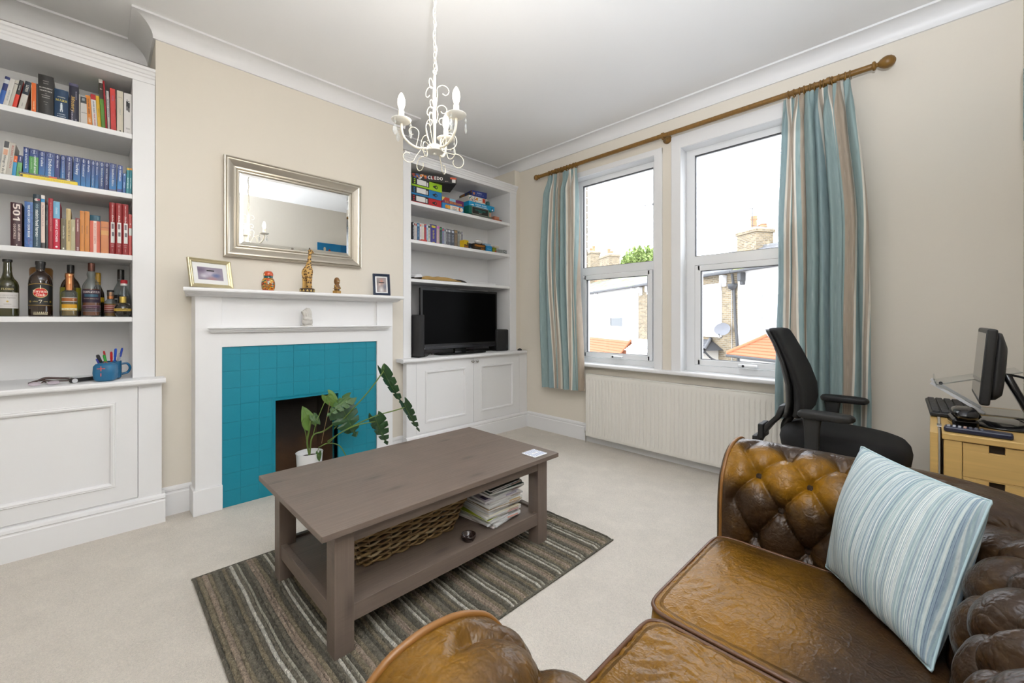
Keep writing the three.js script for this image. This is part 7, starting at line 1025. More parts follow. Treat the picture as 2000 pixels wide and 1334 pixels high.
// ------------------------------------------------------------------ potted monstera in front of the firebox
{
  const zp = -2.93, px = 1.002, h = 0.265;
  const o = thing('potted_monstera', 'young monstera in a white pot in front of the firebox', 'house plant', [px, 0, zp]);
  obj('pot', lathe([[0, 0.002], [0.062, 0.002], [0.066, 0.006], [0.081, h - 0.008], [0.084, h], [0.081, h + 0.001], [0.078, h - 0.004], [0.074, h - 0.04], [0, h - 0.04]], 44), mat(lin(0.78, 0.78, 0.78), 0.25), o);
  obj('soil', sheet(24, 8, (u, v) => V(Math.cos(u * 6.2832) * 0.0735 * v, h - 0.036 + 0.006 * noise(Math.cos(u * 6.2832) * v * 4, Math.sin(u * 6.2832) * v * 4), Math.sin(u * 6.2832) * 0.0735 * v)), mat(lin(0.03, 0.02, 0.012), 0.95), o);
  const gr = (r, g, b) => mat(lin(r, g, b), 0.38, { transmission: 0.12, thickness: 0, side: THREE.DoubleSide }), young = gr(0.13, 0.24, 0.045), mid = gr(0.055, 0.13, 0.03), deep = gr(0.030, 0.085, 0.03), stemM = mat(lin(0.12, 0.19, 0.035), 0.5), stemB = mat(lin(0.22, 0.15, 0.07), 0.6);
  // a leaf blade hangs from its stalk end: length L, width W; cuts between lobes if split
  const leaf = (at, dir, face, L, W, m, split, curl = 0.25) => {
    const D = V(...dir).normalize(), Fv = V(...face), S = V().crossVectors(D, Fv).normalize(), N = V().crossVectors(S, D).normalize(), gs = [];
    const half = (sg) => { const wAt = (t) => W / 2 * Math.pow(Math.sin(Math.PI * clamp(Math.pow(t * 0.96 + 0.04, 0.62), 0, 1)), 0.75); return sheet(48, 10, (u, v) => { let w = wAt(u) * v; if (split) { const k = u * 5.4 + 0.2, f = k - Math.floor(k); if (u > 0.18 && u < 0.93 && f > 0.70) w = Math.min(w, wAt(u) * (0.14 + 0.2 * (1 - Math.sin((f - 0.70) / 0.30 * Math.PI)))); } const back = v * v * 0.16 * L * (1 - u) * (split ? 1.2 : 1.5); const P = V(at[0] - px, at[1], at[2] - zp).addScaledVector(D, u * L - back + (split ? v * 0.10 * L * u : 0)).addScaledVector(S, sg * w).addScaledVector(N, curl * (-w * w / W * 1.6 - u * u * L * 0.5) + 0.004 * noise(u * 5, v * 4, sg + L * 30)); return P; }); };
    const lf = obj('leaf', [half(1), half(-1)], m, o);
    const rib = []; for (let i = 0; i <= 8; i++) { const u = i / 8; rib.push(V(at[0] - px, at[1], at[2] - zp).addScaledVector(D, u * L * 0.97).addScaledVector(N, curl * (-u * u * L * 0.5) + 0.0008)); }
    obj('midrib', tube(rib, 0.0013, 20, 5), stemM, lf); return lf;
  };
  const stem = (pts, r, m = stemM) => obj('stem', tube(pts.map(([x, y, z]) => [x - px, y, z - zp]), r, 40, 8), m, o);
  const P = (x, y, z) => [xAt(x, z), yAt(x, y, z), z];
  const root = [px, h - 0.03, zp], crotch = P(612, 848, -2.92);
  stem([root, P(600, 862, -2.93), P(604, 840, -2.92), P(607, 822, -2.92)], 0.006); stem([root, P(612, 850, -2.92), P(632, 842, -2.9), P(652, 828, -2.86), P(668, 815, -2.84)], 0.0055);
  leaf(P(607, 829, -2.92), [-0.35, 1, -0.1], [0.3, 0.2, 1], 0.135, 0.105, young, false, 0.1);
  stem([P(600, 868, -2.93), P(596, 842, -2.92), P(590, 826, -2.91), P(594, 816, -2.91)], 0.0028); 
  stem([crotch, P(618, 825, -2.9), P(632, 790, -2.88), P(640, 772, -2.87)], 0.003); leaf(P(640, 772, -2.87), [0.55, -0.75, 0.2], [-0.5, 0.5, 1], 0.125, 0.085, young, false, 0.25);
  leaf(P(612, 812, -2.91), [0.3, -0.5, 0.3], [0, 0.5, 1], 0.075, 0.055, mid, false, 0.2);
  stem([P(628, 866, -2.9), P(633, 840, -2.88), P(640, 808, -2.86), P(644, 786, -2.86)], 0.0025, stemB);
  // big leaves in the middle
  leaf(P(668, 798, -2.80), [0.35, -0.80, 0.25], [-0.2, 0.55, 1], 0.20, 0.19, deep, true, 0.3);
  leaf(P(684, 776, -2.78), [-0.85, -0.45, 0.1], [0.1, 0.9, 0.7], 0.17, 0.10, mid, true, 0.3);
  stem([P(652, 830, -2.86), P(662, 812, -2.82), P(668, 798, -2.80)], 0.0045);
  // three long stalks to the right
  stem([P(652, 838, -2.84), P(690, 798, -2.74), P(722, 762, -2.70), P(750, 724, -2.68)], 0.0042); leaf(P(749, 724, -2.68), [0.42, -1, 0.1], [-1, 0.1, 0.3], 0.27, 0.115, deep, true, 0.25); leaf(P(751, 727, -2.68), [-0.15, 1, 0.05], [-0.6, 0.3, 1], 0.06, 0.045, mid, false, 0.2);
  stem([P(640, 862, -2.86), P(678, 838, -2.75), P(735, 812, -2.62), P(770, 802, -2.58), P(790, 796, -2.56)], 0.0042); leaf(P(789, 787, -2.56), [0.42, -1, 0.05], [-1, 0.2, 0.25], 0.23, 0.10, deep, true, 0.25);
  stem([P(640, 866, -2.84), P(664, 846, -2.76), P(700, 830, -2.68), P(734, 823, -2.64)], 0.004); leaf(P(733, 815, -2.63), [0.30, -1, 0.1], [-0.9, 0.3, 0.5], 0.20, 0.13, deep, true, 0.3);
  stem([P(622, 874, -2.88), P(640, 866, -2.85), P(662, 870, -2.80), P(676, 890, -2.78)], 0.0035); stem([P(622, 876, -2.87), P(620, 884, -2.85), P(622, 892, -2.845)], 0.002); leaf(P(622, 884, -2.845), [0.05, -1, 0.1], [-0.5, 0.2, 1], 0.06, 0.035, mid, false, 0.2);
}
// ------------------------------------------------------------------ chandelier
{
  const CXc = 1.056, CZc = -1.548, o = thing('chandelier', 'ivory metal three-arm chandelier with scrolls and glass drops', 'chandelier', [CXc, 0, CZc]);
  const iv = mat(lin(0.80, 0.75, 0.62), 0.4), white = mat(lin(0.82, 0.80, 0.74), 0.45), crystal = mat(lin(0.90, 0.92, 0.93), 0.03, { transmission: 0.85, thickness: 0, ior: 1.6 });
  const candle = mat(lin(0.82, 0.78, 0.68), 0.5), bulbM = mat(lin(1, 0.97, 0.9), 0.3, { emissive: lin(1, 0.86, 0.62), emissiveIntensity: 3 });
  const yh = 1.905;                                                   // middle of the hub
  obj('ceiling_rose', lathe([[0, 0], [0.045, 0], [0.05, -0.012], [0.03, -0.035], [0.01, -0.045], [0, -0.046]].map(([a, b]) => [a, b + CH]).reverse(), 28), iv, o);
  // chain of oval links, each turned a quarter
  const y0 = 2.235, y1 = CH - 0.045, n = Math.round((y1 - y0) / 0.024);
  for (let k = 0; k < n; k++) obj('chain_link', new THREE.TorusGeometry(0.0075, 0.0014, 6, 16).scale(0.8, 1.9, 1).rotateY(k % 2 * Math.PI / 2 + 0.4).translate(0, y0 + (k + 0.5) * (y1 - y0) / n, 0), iv, o);
  const fl = []; for (let k = 0; k <= 34; k++) { const t = k / 34; fl.push([0.006 * Math.sin(k * 1.1) + (t < 0.2 ? 0.012 * Math.sin(t * 15) : 0), lerp(2.24, CH - 0.03, t), 0.006 * Math.cos(k * 1.1)]); }
  obj('flex', tube(fl, 0.0032, 170, 6), white, o);
  obj('stem', lathe([[0, 0], [0.0055, 0], [0.0055, 0.20], [0.008, 0.205], [0.008, 0.215], [0.0055, 0.22], [0.0055, 0.31], [0.004, 0.322], [0, 0.325]].map(([a, b]) => [a, b + 1.915]), 16), iv, o);
  obj('hook', new THREE.TorusGeometry(0.009, 0.002, 6, 18).translate(0, 2.243, 0), iv, o);
  obj('hub', lathe([[0, -0.016], [0.036, -0.016], [0.0375, -0.012], [0.0375, -0.006], [0.033, 0.008], [0.02, 0.016], [0.008, 0.02], [0, 0.02]].map(([a, b]) => [a, b + yh]), 32), white, o);
  obj('hub_knob', sph(0.0075, 0, yh - 0.022, 0, 14), white, o);
  const R = 0.143, fwd = Math.atan2(-CS, SN);                          // view direction in plan
  const right = V(CS, 0, SN), ahead = V(SN, 0, -CS);
  [11, 131, 251].forEach((deg, i) => {
    const a = deg * Math.PI / 180, d = right.clone().multiplyScalar(Math.sin(a)).addScaledVector(ahead, Math.cos(a)), p = (r, y) => V(d.x * r, y, d.z * r);
    const arm = obj('arm', tube([p(0.03, yh - 0.002), p(0.07, yh - 0.006), p(0.103, yh + 0.006), p(0.132, yh + 0.034), p(R - 0.001, yh + 0.066), p(R, yh + 0.09)], 0.0052, 40, 10), iv, o);
    const c = p(R, 0), pan = yh + 0.09;
    obj('drip_pan', lathe([[0.004, 0], [0.016, 0.001], [0.034, 0.006], [0.041, 0.014], [0.0425, 0.016], [0.040, 0.016], [0.033, 0.009], [0.014, 0.004], [0, 0.004]], 32).translate(c.x, pan, c.z), white, arm);
    obj('candle_tube', lathe([[0, 0], [0.0115, 0], [0.012, 0.004], [0.012, 0.05], [0.0095, 0.053], [0, 0.053]], 22).translate(c.x, pan + 0.004, c.z), candle, arm);
    const bulb = obj('bulb', lathe([[0, 0], [0.009, 0.001], [0.0105, 0.008], [0.0145, 0.02], [0.0165, 0.033], [0.0155, 0.048], [0.011, 0.063], [0.005, 0.074], [0, 0.078]], 24).translate(c.x, pan + 0.056, c.z), bulbM, arm);
    const L = new THREE.PointLight(lin(1, 0.90, 0.76), 0.22, 0, 2); L.position.set(CXc + c.x, pan + 0.09, CZc + c.z); L.castShadow = true; L.shadow.radius = 0.7; L.name = 'candle_bulb_light'; scene.add(L);
    // glass drops under the pan
    for (let k = 0; k < 3; k++) { const b = a + k * 2.1 + 0.5, q = V(c.x + Math.cos(b) * 0.040, pan + 0.010, c.z + Math.sin(b) * 0.040); obj('glass_bead', new THREE.IcosahedronGeometry(0.0062, 1).translate(q.x, q.y - 0.018, q.z), crystal, arm); const dr = lathe([[0, 0], [0.004, 0.004], [0.0115, 0.017], [0.0085, 0.032], [0.002, 0.046], [0, 0.047]], 8).scale(1, 1, 0.55).rotateY(b).translate(q.x, q.y - 0.075, q.z); obj('glass_drop', toCreasedNormals(dr, 0.1), crystal, arm); obj('drop_wire', tube([[q.x, q.y, q.z], [q.x, q.y - 0.028, q.z]], 0.0006, 4, 4), iv, arm); }
    // wire scrolls in the plane between the arms
    const e = a + Math.PI / 3, dd = right.clone().multiplyScalar(Math.sin(e)).addScaledVector(ahead, Math.cos(e));
    const scroll = (pts, r = 0.0018) => obj('wire_scroll', tube(pts.map(([rr_, y]) => V(dd.x * rr_, y, dd.z * rr_)), r, 80, 6), iv, o);
    const spiral = (cx, cy, r0, r1, a0, a1, n2 = 14) => { const q = []; for (let k = 0; k <= n2; k++) { const t = k / n2, an = lerp(a0, a1, t), r = lerp(r0, r1, t); q.push([cx + Math.cos(an) * r, cy + Math.sin(an) * r]); } return q; };
    scroll([[0.006, 2.09], [0.012, 2.14], ...spiral(0.042, 2.165, 0.032, 0.012, 2.9, -2.2)]);
    scroll([[0.007, 2.02], [0.014, 2.06], ...spiral(0.036, 2.08, 0.026, 0.010, 3.0, -2.6), ]);
    scroll([[0.038, yh], ...spiral(0.062, yh + 0.052, 0.050, 0.012, -1.9, 3.4), ]);
    scroll([[0.022, yh + 0.012], [0.05, yh + 0.07], ...spiral(0.034, yh + 0.12, 0.030, 0.010, -0.6, 4.4)]);
    scroll([[0.036, yh - 0.008], [0.08, yh - 0.014], ...spiral(0.10, yh - 0.048, 0.036, 0.016, 1.6, -3.6)]);
    const f2 = (pts) => obj('wire_scroll', tube(pts.map(([rr_, y]) => p(rr_, y)), 0.0018, 60, 6), iv, o);
    f2([[0.055, yh - 0.004], [0.085, yh - 0.05], ...spiral(0.115, yh - 0.046, 0.030, 0.012, -2.5, 2.2)]); f2([[0.08, yh + 0.002], [0.07, yh + 0.05], ...spiral(0.095, yh + 0.06, 0.026, 0.009, 3.0, -1.8)]);
  });
}
// ------------------------------------------------------------------ the street outside: the terrace opposite stands at an angle to this wall
{
  const A0 = V(16.32, 0, -3.62), DIR = V(0.5257, 0, -0.8507), NB = V(0.8507, 0, 0.5257), ROT = Math.atan2(-DIR.z, DIR.x);   // local x runs along the terrace, local -z is behind the wall
  const place = (g) => g;                                              // geometry is written in the terrace's own axes: x = s, y, z = towards us
  const house = (name, label, cat, group) => { const o = thing(name, label, cat, [A0.x, 0, A0.z], ROT, group); o.scale.z = -1; return o; };
  const brickTex = dataTex(512, (u, v) => { const rows = 32, r = Math.floor(v * rows), x = u * 12 + (r % 2) * 0.5, fx = x - Math.floor(x), fy = v * rows - r, mortar = fx < 0.06 || fy < 0.16; const k = 0.8 + 0.5 * cellOf(Math.floor(x) % 12, r, 4) + 0.12 * (rnd() - 0.5); return mortar ? toS([0.30, 0.28, 0.24]) : toS([0.255 * k, 0.195 * k, 0.115 * k]); });
  const brick = mat(lin(1, 1, 1), 0.9, { map: brickTex }), render = mat(lin(0.72, 0.71, 0.69), 0.9), cream = mat(lin(0.62, 0.60, 0.55), 0.9);
  const slate = mat(lin(0.105, 0.108, 0.115), 0.7), frameW = mat(lin(0.75, 0.75, 0.75), 0.5), pane = mat(lin(0.05, 0.06, 0.065), 0.1), net = mat(lin(0.42, 0.43, 0.44), 0.9), gutter = mat(lin(0.045, 0.047, 0.05), 0.5), clay = mat(lin(0.33, 0.17, 0.09), 0.85), red = mat(lin(0.36, 0.13, 0.06), 0.85), lead = mat(lin(0.16, 0.165, 0.17), 0.6);
  const GY = -3.4, EY = 3.0, D = 6.2, RY = 4.35;
  struct('ground_street', b2(3.9, 60, GY - 0.2, GY, -60, 40), mat(lin(0.16, 0.16, 0.165), 0.9));
  // pitched roof in overlapping courses: each course is one strip of tiles
  const tileG = {};
  function roofPart(o, s0, s1, m, course, tw, label, moss) {
    const run = D / 2 + 0.25, rise = RY - EY, L = Math.hypot(run, rise), n = Math.floor(L / course), ang = Math.atan2(rise, run);
    const holder = obj('roof_slope', [sweep([[0.25, EY - 0.02], [-D / 2, RY - 0.05], [-D - 0.25, EY - 0.02]], (z, y, t) => V(t ? s1 : s0, y, z))], m, o);
    const key = tw + '_' + course; tileG[key] ??= rb(tw * 0.97, 0.03, course * 1.12, 0.006, 0, 0, 0, 1);
    const cnt = Math.floor((s1 - s0) / tw) * n, im = new THREE.InstancedMesh(tileG[key], m, cnt), Mx = new THREE.Matrix4(), q = new THREE.Quaternion().setFromEuler(new THREE.Euler(ang + 0.03, 0, 0)), col = new THREE.Color(); let i = 0;
    for (let r = 0; r < n; r++) for (let k = 0; k < Math.floor((s1 - s0) / tw); k++) { const t = (r + 0.5) * course, x = s0 + (k + 0.5 + (r % 2) * 0.25) * tw; Mx.compose(V(Math.min(x, s1 - tw / 2), EY + Math.sin(ang) * t + 0.03 + rr(-0.003, 0.003), 0.28 - Math.cos(ang) * t), q, V(1, 1, 1)); im.setMatrixAt(i, Mx); const mo = moss ? sstep(fbm(x * 1.1, t * 1.3, moss), 0.06, 0.22) : 0, v = rr(0.78, 1.2); col.setRGB(v * (1 + 0.2 * mo), v * (1 + 0.75 * mo), v * (1 - 0.4 * mo)); im.setColorAt(i++, col); }
    im.count = i; im.name = 'roof_tiles'; im.userData.kind = 'stuff'; im.castShadow = im.receiveShadow = true; o.add(im);
    return holder;
  }
  const gutterRun = (o, s0, s1) => obj('gutter', [rb2(s0, s1, EY - 0.09, EY + 0.01, 0.24, 0.36, 0.03)], gutter, o);
  const corbel = (o, s, m = frameW) => obj('eaves_bracket', [rb2(s - 0.09, s + 0.09, EY - 0.42, EY - 0.09, 0, 0.24, 0.03), rb2(s - 0.07, s + 0.07, EY - 0.55, EY - 0.4, 0, 0.14, 0.03)], m, o);
  // sash window: s from..to, y from..to
  function sash(o, s0, s1, y0, y1, glass, split = 0.5) {
    const w = obj('window', [b2(s0 - 0.1, s0, y0 - 0.08, y1 + 0.1, -0.03, 0.03), b2(s1, s1 + 0.1, y0 - 0.08, y1 + 0.1, -0.03, 0.03), b2(s0, s1, y1, y1 + 0.1, -0.03, 0.03), b2(s0 - 0.18, s1 + 0.18, y0 - 0.14, y0 - 0.05, -0.03, 0.12), b2(s0, s1, lerp(y0, y1, split) - 0.035, lerp(y0, y1, split) + 0.035, -0.03, 0.02)], frameW, o);
    obj('pane', b2(s0, s1, y0 - 0.05, lerp(y0, y1, split) - 0.035, -0.03, -0.015), glass[0], w); obj('pane', b2(s0, s1, lerp(y0, y1, split) + 0.035, y1, -0.03, -0.01), glass[1], w);
    return w;
  }
  const wallWith = (name, s0, s1, m, o, k, holes = []) => { const sh = new THREE.Shape([[s0, GY], [s1, GY], [s1, EY], [s0, EY]].map(([a, b]) => new THREE.Vector2(a, b))); for (const [a, b, c, d] of holes) sh.holes.push(new THREE.Path([[a, c], [a, d], [b, d], [b, c]].map(([x, y]) => new THREE.Vector2(x, y)))); const g = new THREE.ExtrudeGeometry(sh, { depth: 0.3, bevelEnabled: false }).translate(0, 0, -0.3); obj(name, g, m, o, k); obj('rear_mass', b2(s0 + 0.01, s1 - 0.01, GY, EY, -D, -0.45), m, o, k); };
  // small pitched porch or bay roof against the wall
  const bayRoof = (o, s0, s1, yTop, yLow, depth, m, hipA, hipB) => { const inset = 0.75, a = hipA ? s0 + inset : s0, b = hipB ? s1 - inset : s1; const P = [V(a, yTop, 0), V(b, yTop, 0), V(s1, yLow, depth), V(s0, yLow, depth), V(s0, yLow, 0), V(s1, yLow, 0)], n = 7; for (let k = 0; k < n; k++) { const t0 = k / n, t1 = (k + 1.08) / n, q = (t) => [P[0].clone().lerp(P[3], t), P[1].clone().lerp(P[2], t)], [p0, p1] = q(t0), [p3, p2] = q(Math.min(t1, 1.02)); const up = V(0, 0.035, 0.01); const pos = [p0, p1, p2.clone().add(up), p0, p2.clone().add(up), p3.clone().add(up), p3.clone().add(up), p2.clone().add(up), p2, p3.clone().add(up), p2, p3]; const g = new THREE.BufferGeometry().setFromPoints(pos.flatMap((p, i) => i % 3 === 0 ? [pos[i], pos[i + 2], pos[i + 1]] : [])); g.computeVertexNormals(); obj('tile_course', g, m, o); } if (hipA) { const g = new THREE.BufferGeometry().setFromPoints([P[0], P[3], P[4], P[0], P[4], P[3]]); g.computeVertexNormals(); obj('hip_end', g, m, o); } if (hipB) { const g = new THREE.BufferGeometry().setFromPoints([P[1], P[5], P[2], P[1], P[2], P[5]]); g.computeVertexNormals(); obj('hip_end', g, m, o); }
    if (hipA) obj('hip_ridge', tube([P[0].clone().add(V(0, 0.04, 0)), P[3].clone().add(V(0, 0.04, 0))], 0.07, 8, 6), m, o); if (hipB) obj('hip_ridge', tube([P[1].clone().add(V(0, 0.04, 0)), P[2].clone().add(V(0, 0.04, 0))], 0.07, 8, 6), m, o); };
  const GYt = 'terraced houses across the street';
  { // rendered house with tiled roof by the office chair side
    const o = house('terraced_house', 'white rendered house with a mossy clay tiled roof across the street', 'house', GYt), s0 = -7, s1 = 1.86;
    wallWith('front_wall', s0, s1, render, o, 1, [[-0.9, 0.72, 0.0, 2.0]]); sash(o, -0.9, 0.72, 0.08, 2.0, [net, net], 0.62);
    for (let k = 0; k < 9; k++) obj('net_curtain', tube([[-0.85 + k * 0.19, 0.1, -0.012], [-0.84 + k * 0.19, 1.95, -0.012]], 0.03, 6, 6), mat(lin(0.5, 0.52, 0.55), 0.9), o);
    roofPart(o, s0, s1, mat(lin(0.21, 0.17, 0.125), 0.85), 0.27, 0.22, '', 4); gutterRun(o, s0, s1); corbel(o, 1.55, gutter);
    bayRoof(o, -3, 1.25, 0.55, -0.10, 1.0, red, false, true); obj('bay', [b2(-3, 0.75, GY, -0.12, 0, 0.85)], cream, o); obj('bay_gutter', rb2(-3, 1.28, -0.2, -0.1, 0.9, 1.05, 0.03), gutter, o);
    obj('ridge', new THREE.CylinderGeometry(0.13, 0.13, s1 - s0, 8).rotateZ(Math.PI / 2).translate((s0 + s1) / 2, RY, -D / 2), clay, o);
  }
  { // yellow stock brick house in the middle
    const o = house('terraced_house', 'yellow brick house with a slate roof and satellite dish across the street', 'house', GYt), s0 = 1.86, s1 = 9.1;
    wallWith('front_wall', s0, s1, brick, o, 0.42, [[2.98, 4.4, 0.5, 2.2], [6.2, 7.4, 0.5, 2.2]]); sash(o, 2.98, 4.4, 0.58, 2.2, [net, net], 0.5); sash(o, 6.2, 7.4, 0.58, 2.2, [net, net], 0.5);
    for (let k = 0; k < 9; k++) obj('net_curtain', tube([[3.02 + k * 0.17, 0.6, -0.012], [3.03 + k * 0.17, 2.15, -0.012]], 0.03, 6, 6), mat(lin(0.5, 0.52, 0.55), 0.9), o);
    obj('window_surround', [b2(2.70, 2.88, 0.42, 2.5, -0.01, 0.06), b2(2.70, 4.7, 2.3, 2.62, -0.01, 0.05)], frameW, o);
    roofPart(o, s0, s1, slate, 0.24, 0.30, '', 0); gutterRun(o, s0, s1); corbel(o, 2.5); corbel(o, 8.75); corbel(o, 8.0);
    obj('ridge', new THREE.CylinderGeometry(0.12, 0.12, s1 - s0, 8).rotateZ(Math.PI / 2).translate((s0 + s1) / 2, RY, -D / 2), lead, o);
    bayRoof(o, 2.6, 5.6, 0.32, -0.08, 0.9, slate, true, false); obj('bay', [b2(2.9, 5.6, GY, -0.1, 0, 0.8)], cream, o); obj('bay_gutter', [rb2(2.55, 5.6, -0.18, -0.09, 0.82, 0.98, 0.03), tube([[2.55, -0.13, 0.9], [2.5, -0.4, 0.6], [2.2, -0.6, 0.12], [1.9, -0.72, 0.1]], 0.04, 20, 8)], gutter, o);
    bayRoof(o, 6.6, 9.0, 0.1, -0.5, 0.9, render, false, false); obj('porch', b2(6.6, 9.0, GY, -0.5, 0, 0.8), cream, o);
    obj('drain_pipe', [tube([[1.93, EY - 0.1, 0.2], [1.97, 2.4, 0.09], [1.92, 1.2, 0.07], [1.76, -0.4, 0.07], [1.74, GY, 0.07]], 0.05, 40, 8), lathe([[0.03, 0], [0.13, 0.05], [0.17, 0.16], [0.17, 0.24], [0, 0.24]], 14).translate(1.98, 2.28, 0.14)], gutter, o);
    obj('cable_drop', tube([[2.14, EY - 0.2, 0.02], [2.15, 1.5, 0.015], [2.13, -0.6, 0.02]], 0.012, 20, 5), net, o);
    const d = thing('satellite_dish', 'grey satellite dish on the yellow brick wall across the street', 'satellite dish', [A0.x + DIR.x * 2.30 - NB.x * 0.28, 0.75, A0.z + DIR.z * 2.30 - NB.z * 0.28], ROT + 0.45); d.scale.z = -1;
    obj('dish', lathe([[0, 0], [0.16, 0.02], [0.30, 0.075], [0.31, 0.085], [0.30, 0.085], [0.16, 0.035], [0, 0.012]], 36).scale(1, 1, 0.82).rotateX(Math.PI / 2 - 0.3), mat(lin(0.13, 0.135, 0.15), 0.5), d); obj('feed_arm', tube([[0, -0.26, 0.06], [0, -0.3, 0.22], [0, -0.16, 0.36]], 0.014, 14, 6), gutter, d); obj('mount', tube([[0, 0, -0.02], [-0.1, -0.03, -0.14], [-0.16, -0.05, -0.26]], 0.02, 10, 6), gutter, d);
  }
  { // rendered house far along
    const o = house('terraced_house', 'white rendered house with a mossy grey roof and a small sash window across the street', 'house', GYt), s0 = 9.1, s1 = 24;
    wallWith('front_wall', s0, s1, render, o, 1, [[10.9, 12.5, 0.72, 2.05], [16.8, 18.2, 0.72, 2.05]]); sash(o, 10.9, 12.5, 0.8, 2.05, [pane, net], 0.52); sash(o, 16.8, 18.2, 0.8, 2.05, [pane, net], 0.52);
    obj('blind', b2(10.9, 12.5, 1.25, 1.42, -0.015, -0.008), frameW, o);
    roofPart(o, s0, s1, mat(lin(0.145, 0.14, 0.125), 0.85), 0.30, 0.32, '', 9); gutterRun(o, s0, s1); corbel(o, 9.5); corbel(o, 14.4);
    obj('frieze', b2(s0, s1, EY - 0.32, EY - 0.12, 0, 0.05), cream, o); obj('party_pilaster', b2(s0, s0 + 0.35, GY, EY - 0.1, 0, 0.06), render, o);
    obj('ridge', new THREE.CylinderGeometry(0.13, 0.13, s1 - s0, 8).rotateZ(Math.PI / 2).translate((s0 + s1) / 2, RY, -D / 2), clay, o);
    bayRoof(o, 9.2, 18.5, -0.08, -1.05, 1.3, red, true, false); obj('bay', b2(9.6, 18.5, GY, -1.05, 0, 1.15), cream, o);
  }
  // chimney stacks
  const stack = (label, s, d, w, y1, pots, seedN) => { const P = A0.clone().addScaledVector(DIR, s).addScaledVector(NB, d); const o = thing('chimney_stack', label, 'chimney', [P.x, 0, P.z], ROT); o.scale.z = -1; obj('shaft', b2(-w / 2, w / 2, GY, y1 - 0.18, -0.45, 0.45), brick, o, 0.42); obj('oversailing_course', rb2(-w / 2 - 0.06, w / 2 + 0.06, y1 - 0.2, y1 - 0.05, -0.51, 0.51, 0.02), brick, o, 0.42); obj('flaunching', rb2(-w / 2 - 0.03, w / 2 + 0.03, y1 - 0.05, y1 + 0.03, -0.48, 0.48, 0.03), cream, o); pots.forEach(([x, h]) => obj('chimney_pot', lathe([[0.14, 0], [0.15, 0.04], [0.13, 0.1], [0.115, h * 0.7], [0.15, h * 0.76], [0.15, h * 0.82], [0.125, h * 0.86], [0.14, h], [0.10, h], [0.10, h * 0.5], [0, h * 0.5]], 18).translate(x, y1 + 0.02, 0), clay, o)); return o; };
  const ridgeD = D / 2;
  stack('tall brick chimney stack with one clay pot and a television aerial', 4.33, ridgeD, 1.12, 5.22, [[0.05, 0.62], [-0.34, 0.13], [-0.48, 0.16]], 1);
  stack('brick chimney stack just behind the tallest one', 2.95, ridgeD + 1.2, 0.8, 5.3, [[-0.25, 0.16], [0.0, 0.16]], 2);
  stack('distant brick chimney stack with two pots near the brick reveal', 22.2, ridgeD, 1.3, 7.0, [[-0.3, 0.5], [0.3, 0.4]], 3);
  stack('distant brick chimney stack with a clay pot beside the tree', 18.9, ridgeD, 1.7, 6.25, [[0.1, 0.55], [-0.4, 0.25]], 4);
  { const P = A0.clone().addScaledVector(DIR, 4.25).addScaledVector(NB, ridgeD - 0.2), o = thing('television_aerial', 'thin television aerial standing above the chimney stack', 'aerial', [P.x, 5.2, P.z], ROT + 0.2); obj('mast', tube([[0, -0.3, 0], [0, 1.0, 0]], 0.015, 4, 6), gutter, o); obj('boom', tube([[-0.25, 1.0, 0], [1.3, 0.96, 0]], 0.012, 4, 6), gutter, o); for (let k = 0; k < 9; k++) obj('element', tube([[-0.1 + k * 0.16, 0.99, -0.16], [-0.1 + k * 0.16, 0.99, 0.16]], 0.008, 2, 5), gutter, o); }
  // tree behind the roofs
  {
    const tu = (1252 - 1000) / F_PX, P = V(38 * (SN + CS * tu), 0, 38 * (-CS + SN * tu)), o = thing('street_tree', 'pale green tree crown rising behind the far roof', 'tree', [P.x, GY, P.z]);
    obj('trunk', tube([[0, 0, 0], [0.1, 4, 0], [0.3, 7.4, 0.1]], 0.22, 12, 8), mat(lin(0.09, 0.07, 0.05), 0.9), o);
    const leafG = new THREE.PlaneGeometry(0.17, 0.24), im = new THREE.InstancedMesh(leafG, mat(lin(0.17, 0.24, 0.06), 0.7, { side: THREE.DoubleSide, transmission: 0.2, thickness: 0 }), 5200), Mx = new THREE.Matrix4(), c = new THREE.Color();
    for (let i = 0; i < 5200; i++) { const a = rr(0, 6.283), b = Math.acos(rr(-1, 1)), r = Math.cbrt(rr(0.25, 1)) * (1 + 0.25 * Math.sin(a * 5) * Math.sin(b * 4)); Mx.compose(V(Math.sin(b) * Math.cos(a) * 1.9 * r, 9.0 + Math.cos(b) * 1.9 * r, Math.sin(b) * Math.sin(a) * 1.9 * r), new THREE.Quaternion().setFromEuler(new THREE.Euler(rr(0, 6), rr(0, 6), rr(0, 6))), V(1, 1, 1)); im.setMatrixAt(i, Mx); const v = rr(0.7, 1.35); im.setColorAt(i, c.setRGB(v, v, v * 0.9)); }
    im.name = 'foliage'; im.userData.kind = 'stuff'; im.castShadow = true; o.add(im);
  }
  // telegraph wires gather on a pole between the two windows' views
  { const ray = (px, py, d) => { const u = (px - 1000) / F_PX; return [d * (SN + CS * u), EYE - (py - HORIZON) / F_PX * d, d * (-CS + SN * u)]; };
    const pole = thing('telegraph_pole', 'dark wooden telegraph pole hidden by the window mullion', 'pole', [...ray(1284, 620, 13)].map((v, i) => i === 1 ? GY : v)); const top = ray(1280, 398, 13)[1] - GY; obj('post', cyl(0.09, 0.07, top + 0.3, 0, (top + 0.3) / 2, 0, 12), mat(lin(0.05, 0.04, 0.035), 0.9), pole); obj('insulator_ring', new THREE.TorusGeometry(0.14, 0.02, 6, 18).rotateX(Math.PI / 2).translate(0, top, 0), gutter, pole);
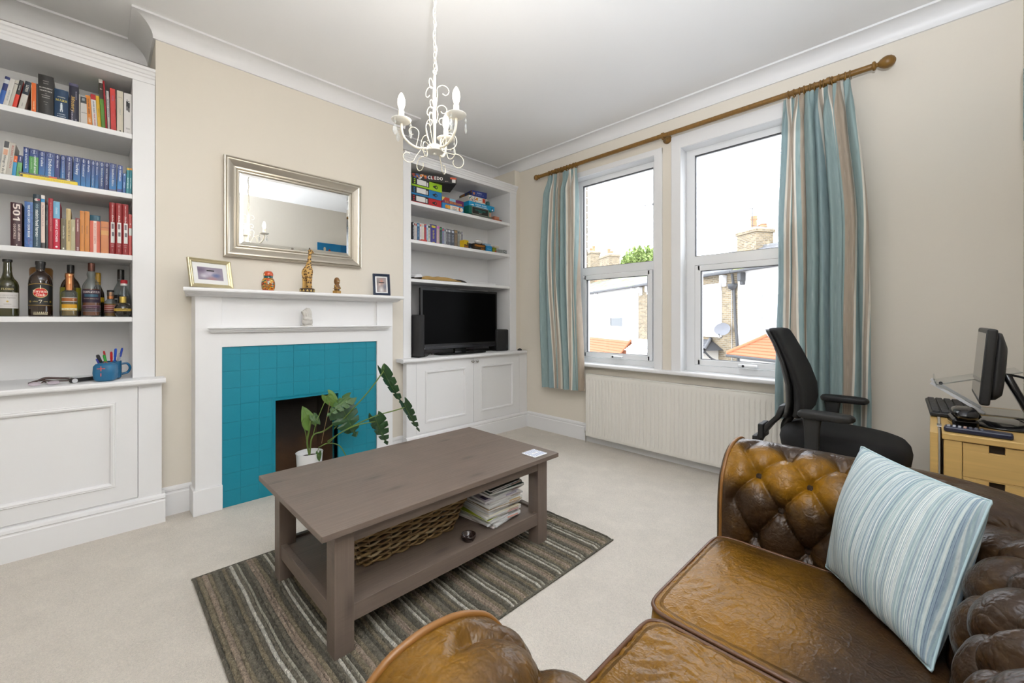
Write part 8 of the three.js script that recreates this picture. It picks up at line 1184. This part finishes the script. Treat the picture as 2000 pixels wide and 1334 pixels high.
    const hub = ray(1279, 397, 12.9), ends = [['to the far roofs', [1060, 436, 26]], ['just under the first wire', [1060, 446, 26]], ['sloping to the far chimneys', [1060, 498, 24]], ['sloping down past the tree', [1180, 498, 25]], ['sloping to the yellow brick house', [1460, 474, 15]], ['crossing above the tall chimney', [1560, 452, 15]], ['dropping to the slate roof', [1440, 478, 18]]];
    ends.forEach(([w, [a, b, d]]) => { const E = ray(a, b, d), mid = hub.map((v, i) => (v + E[i]) / 2 - (i === 1 ? 0.12 : 0)); tag(obj('telephone_wire', tube([hub, mid, E], 0.007, 24, 5), gutter), 'thin dark telephone wire ' + w, 'wire', 'telephone wires'); });
    [['uppermost of the pair across the upper pane', 248], ['lower of the pair across the upper pane', 257], ['third down across the upper pane', 318], ['fourth down across the upper pane', 331]].forEach(([w, py]) => { const B = ray(1620, py, 2.83); tag(obj('telephone_wire', tube([hub, hub.map((v, i) => (v + B[i]) / 2 - (i === 1 ? 0.03 : 0)), B], 0.0035, 24, 5), gutter), 'thin telephone wire, ' + w, 'wire', 'telephone wires'); });
  }
  // brick outer reveals of these two windows
  WIN.forEach(({ z0, z1 }, k) => {
    const m = [0.85, 1, 1.15].map((q) => mat(lin(0.20 * q, 0.165 * q, 0.115 * q), 0.9));
    for (const [zz, sg] of [[z0, 1], [z1, -1]]) { const w = new THREE.Group(); w.name = 'trim_brick_reveal_' + (k * 2 + (sg < 0 ? 2 : 1)); w.userData.kind = 'structure'; scene.add(w); obj('mortar', b2(XW + 0.166, XW + 0.262, WY0 - 0.3, WY1 + 0.3, sg > 0 ? zz - 0.1 : zz - 0.010, sg > 0 ? zz + 0.010 : zz + 0.1), mat(lin(0.3, 0.29, 0.26), 0.95), w); for (let r = 0; r * 0.075 < WY1 - WY0 + 0.5; r++) { const y = WY0 - 0.28 + r * 0.075; obj('brick', rb2(XW + 0.168, XW + 0.27, y, y + 0.065, sg > 0 ? zz - 0.1 : zz - 0.014, sg > 0 ? zz + 0.014 : zz + 0.1, 0.004, 1), m[(r * 7 + k) % 3], w); } }
  });
}
renderer.render(scene, camera);
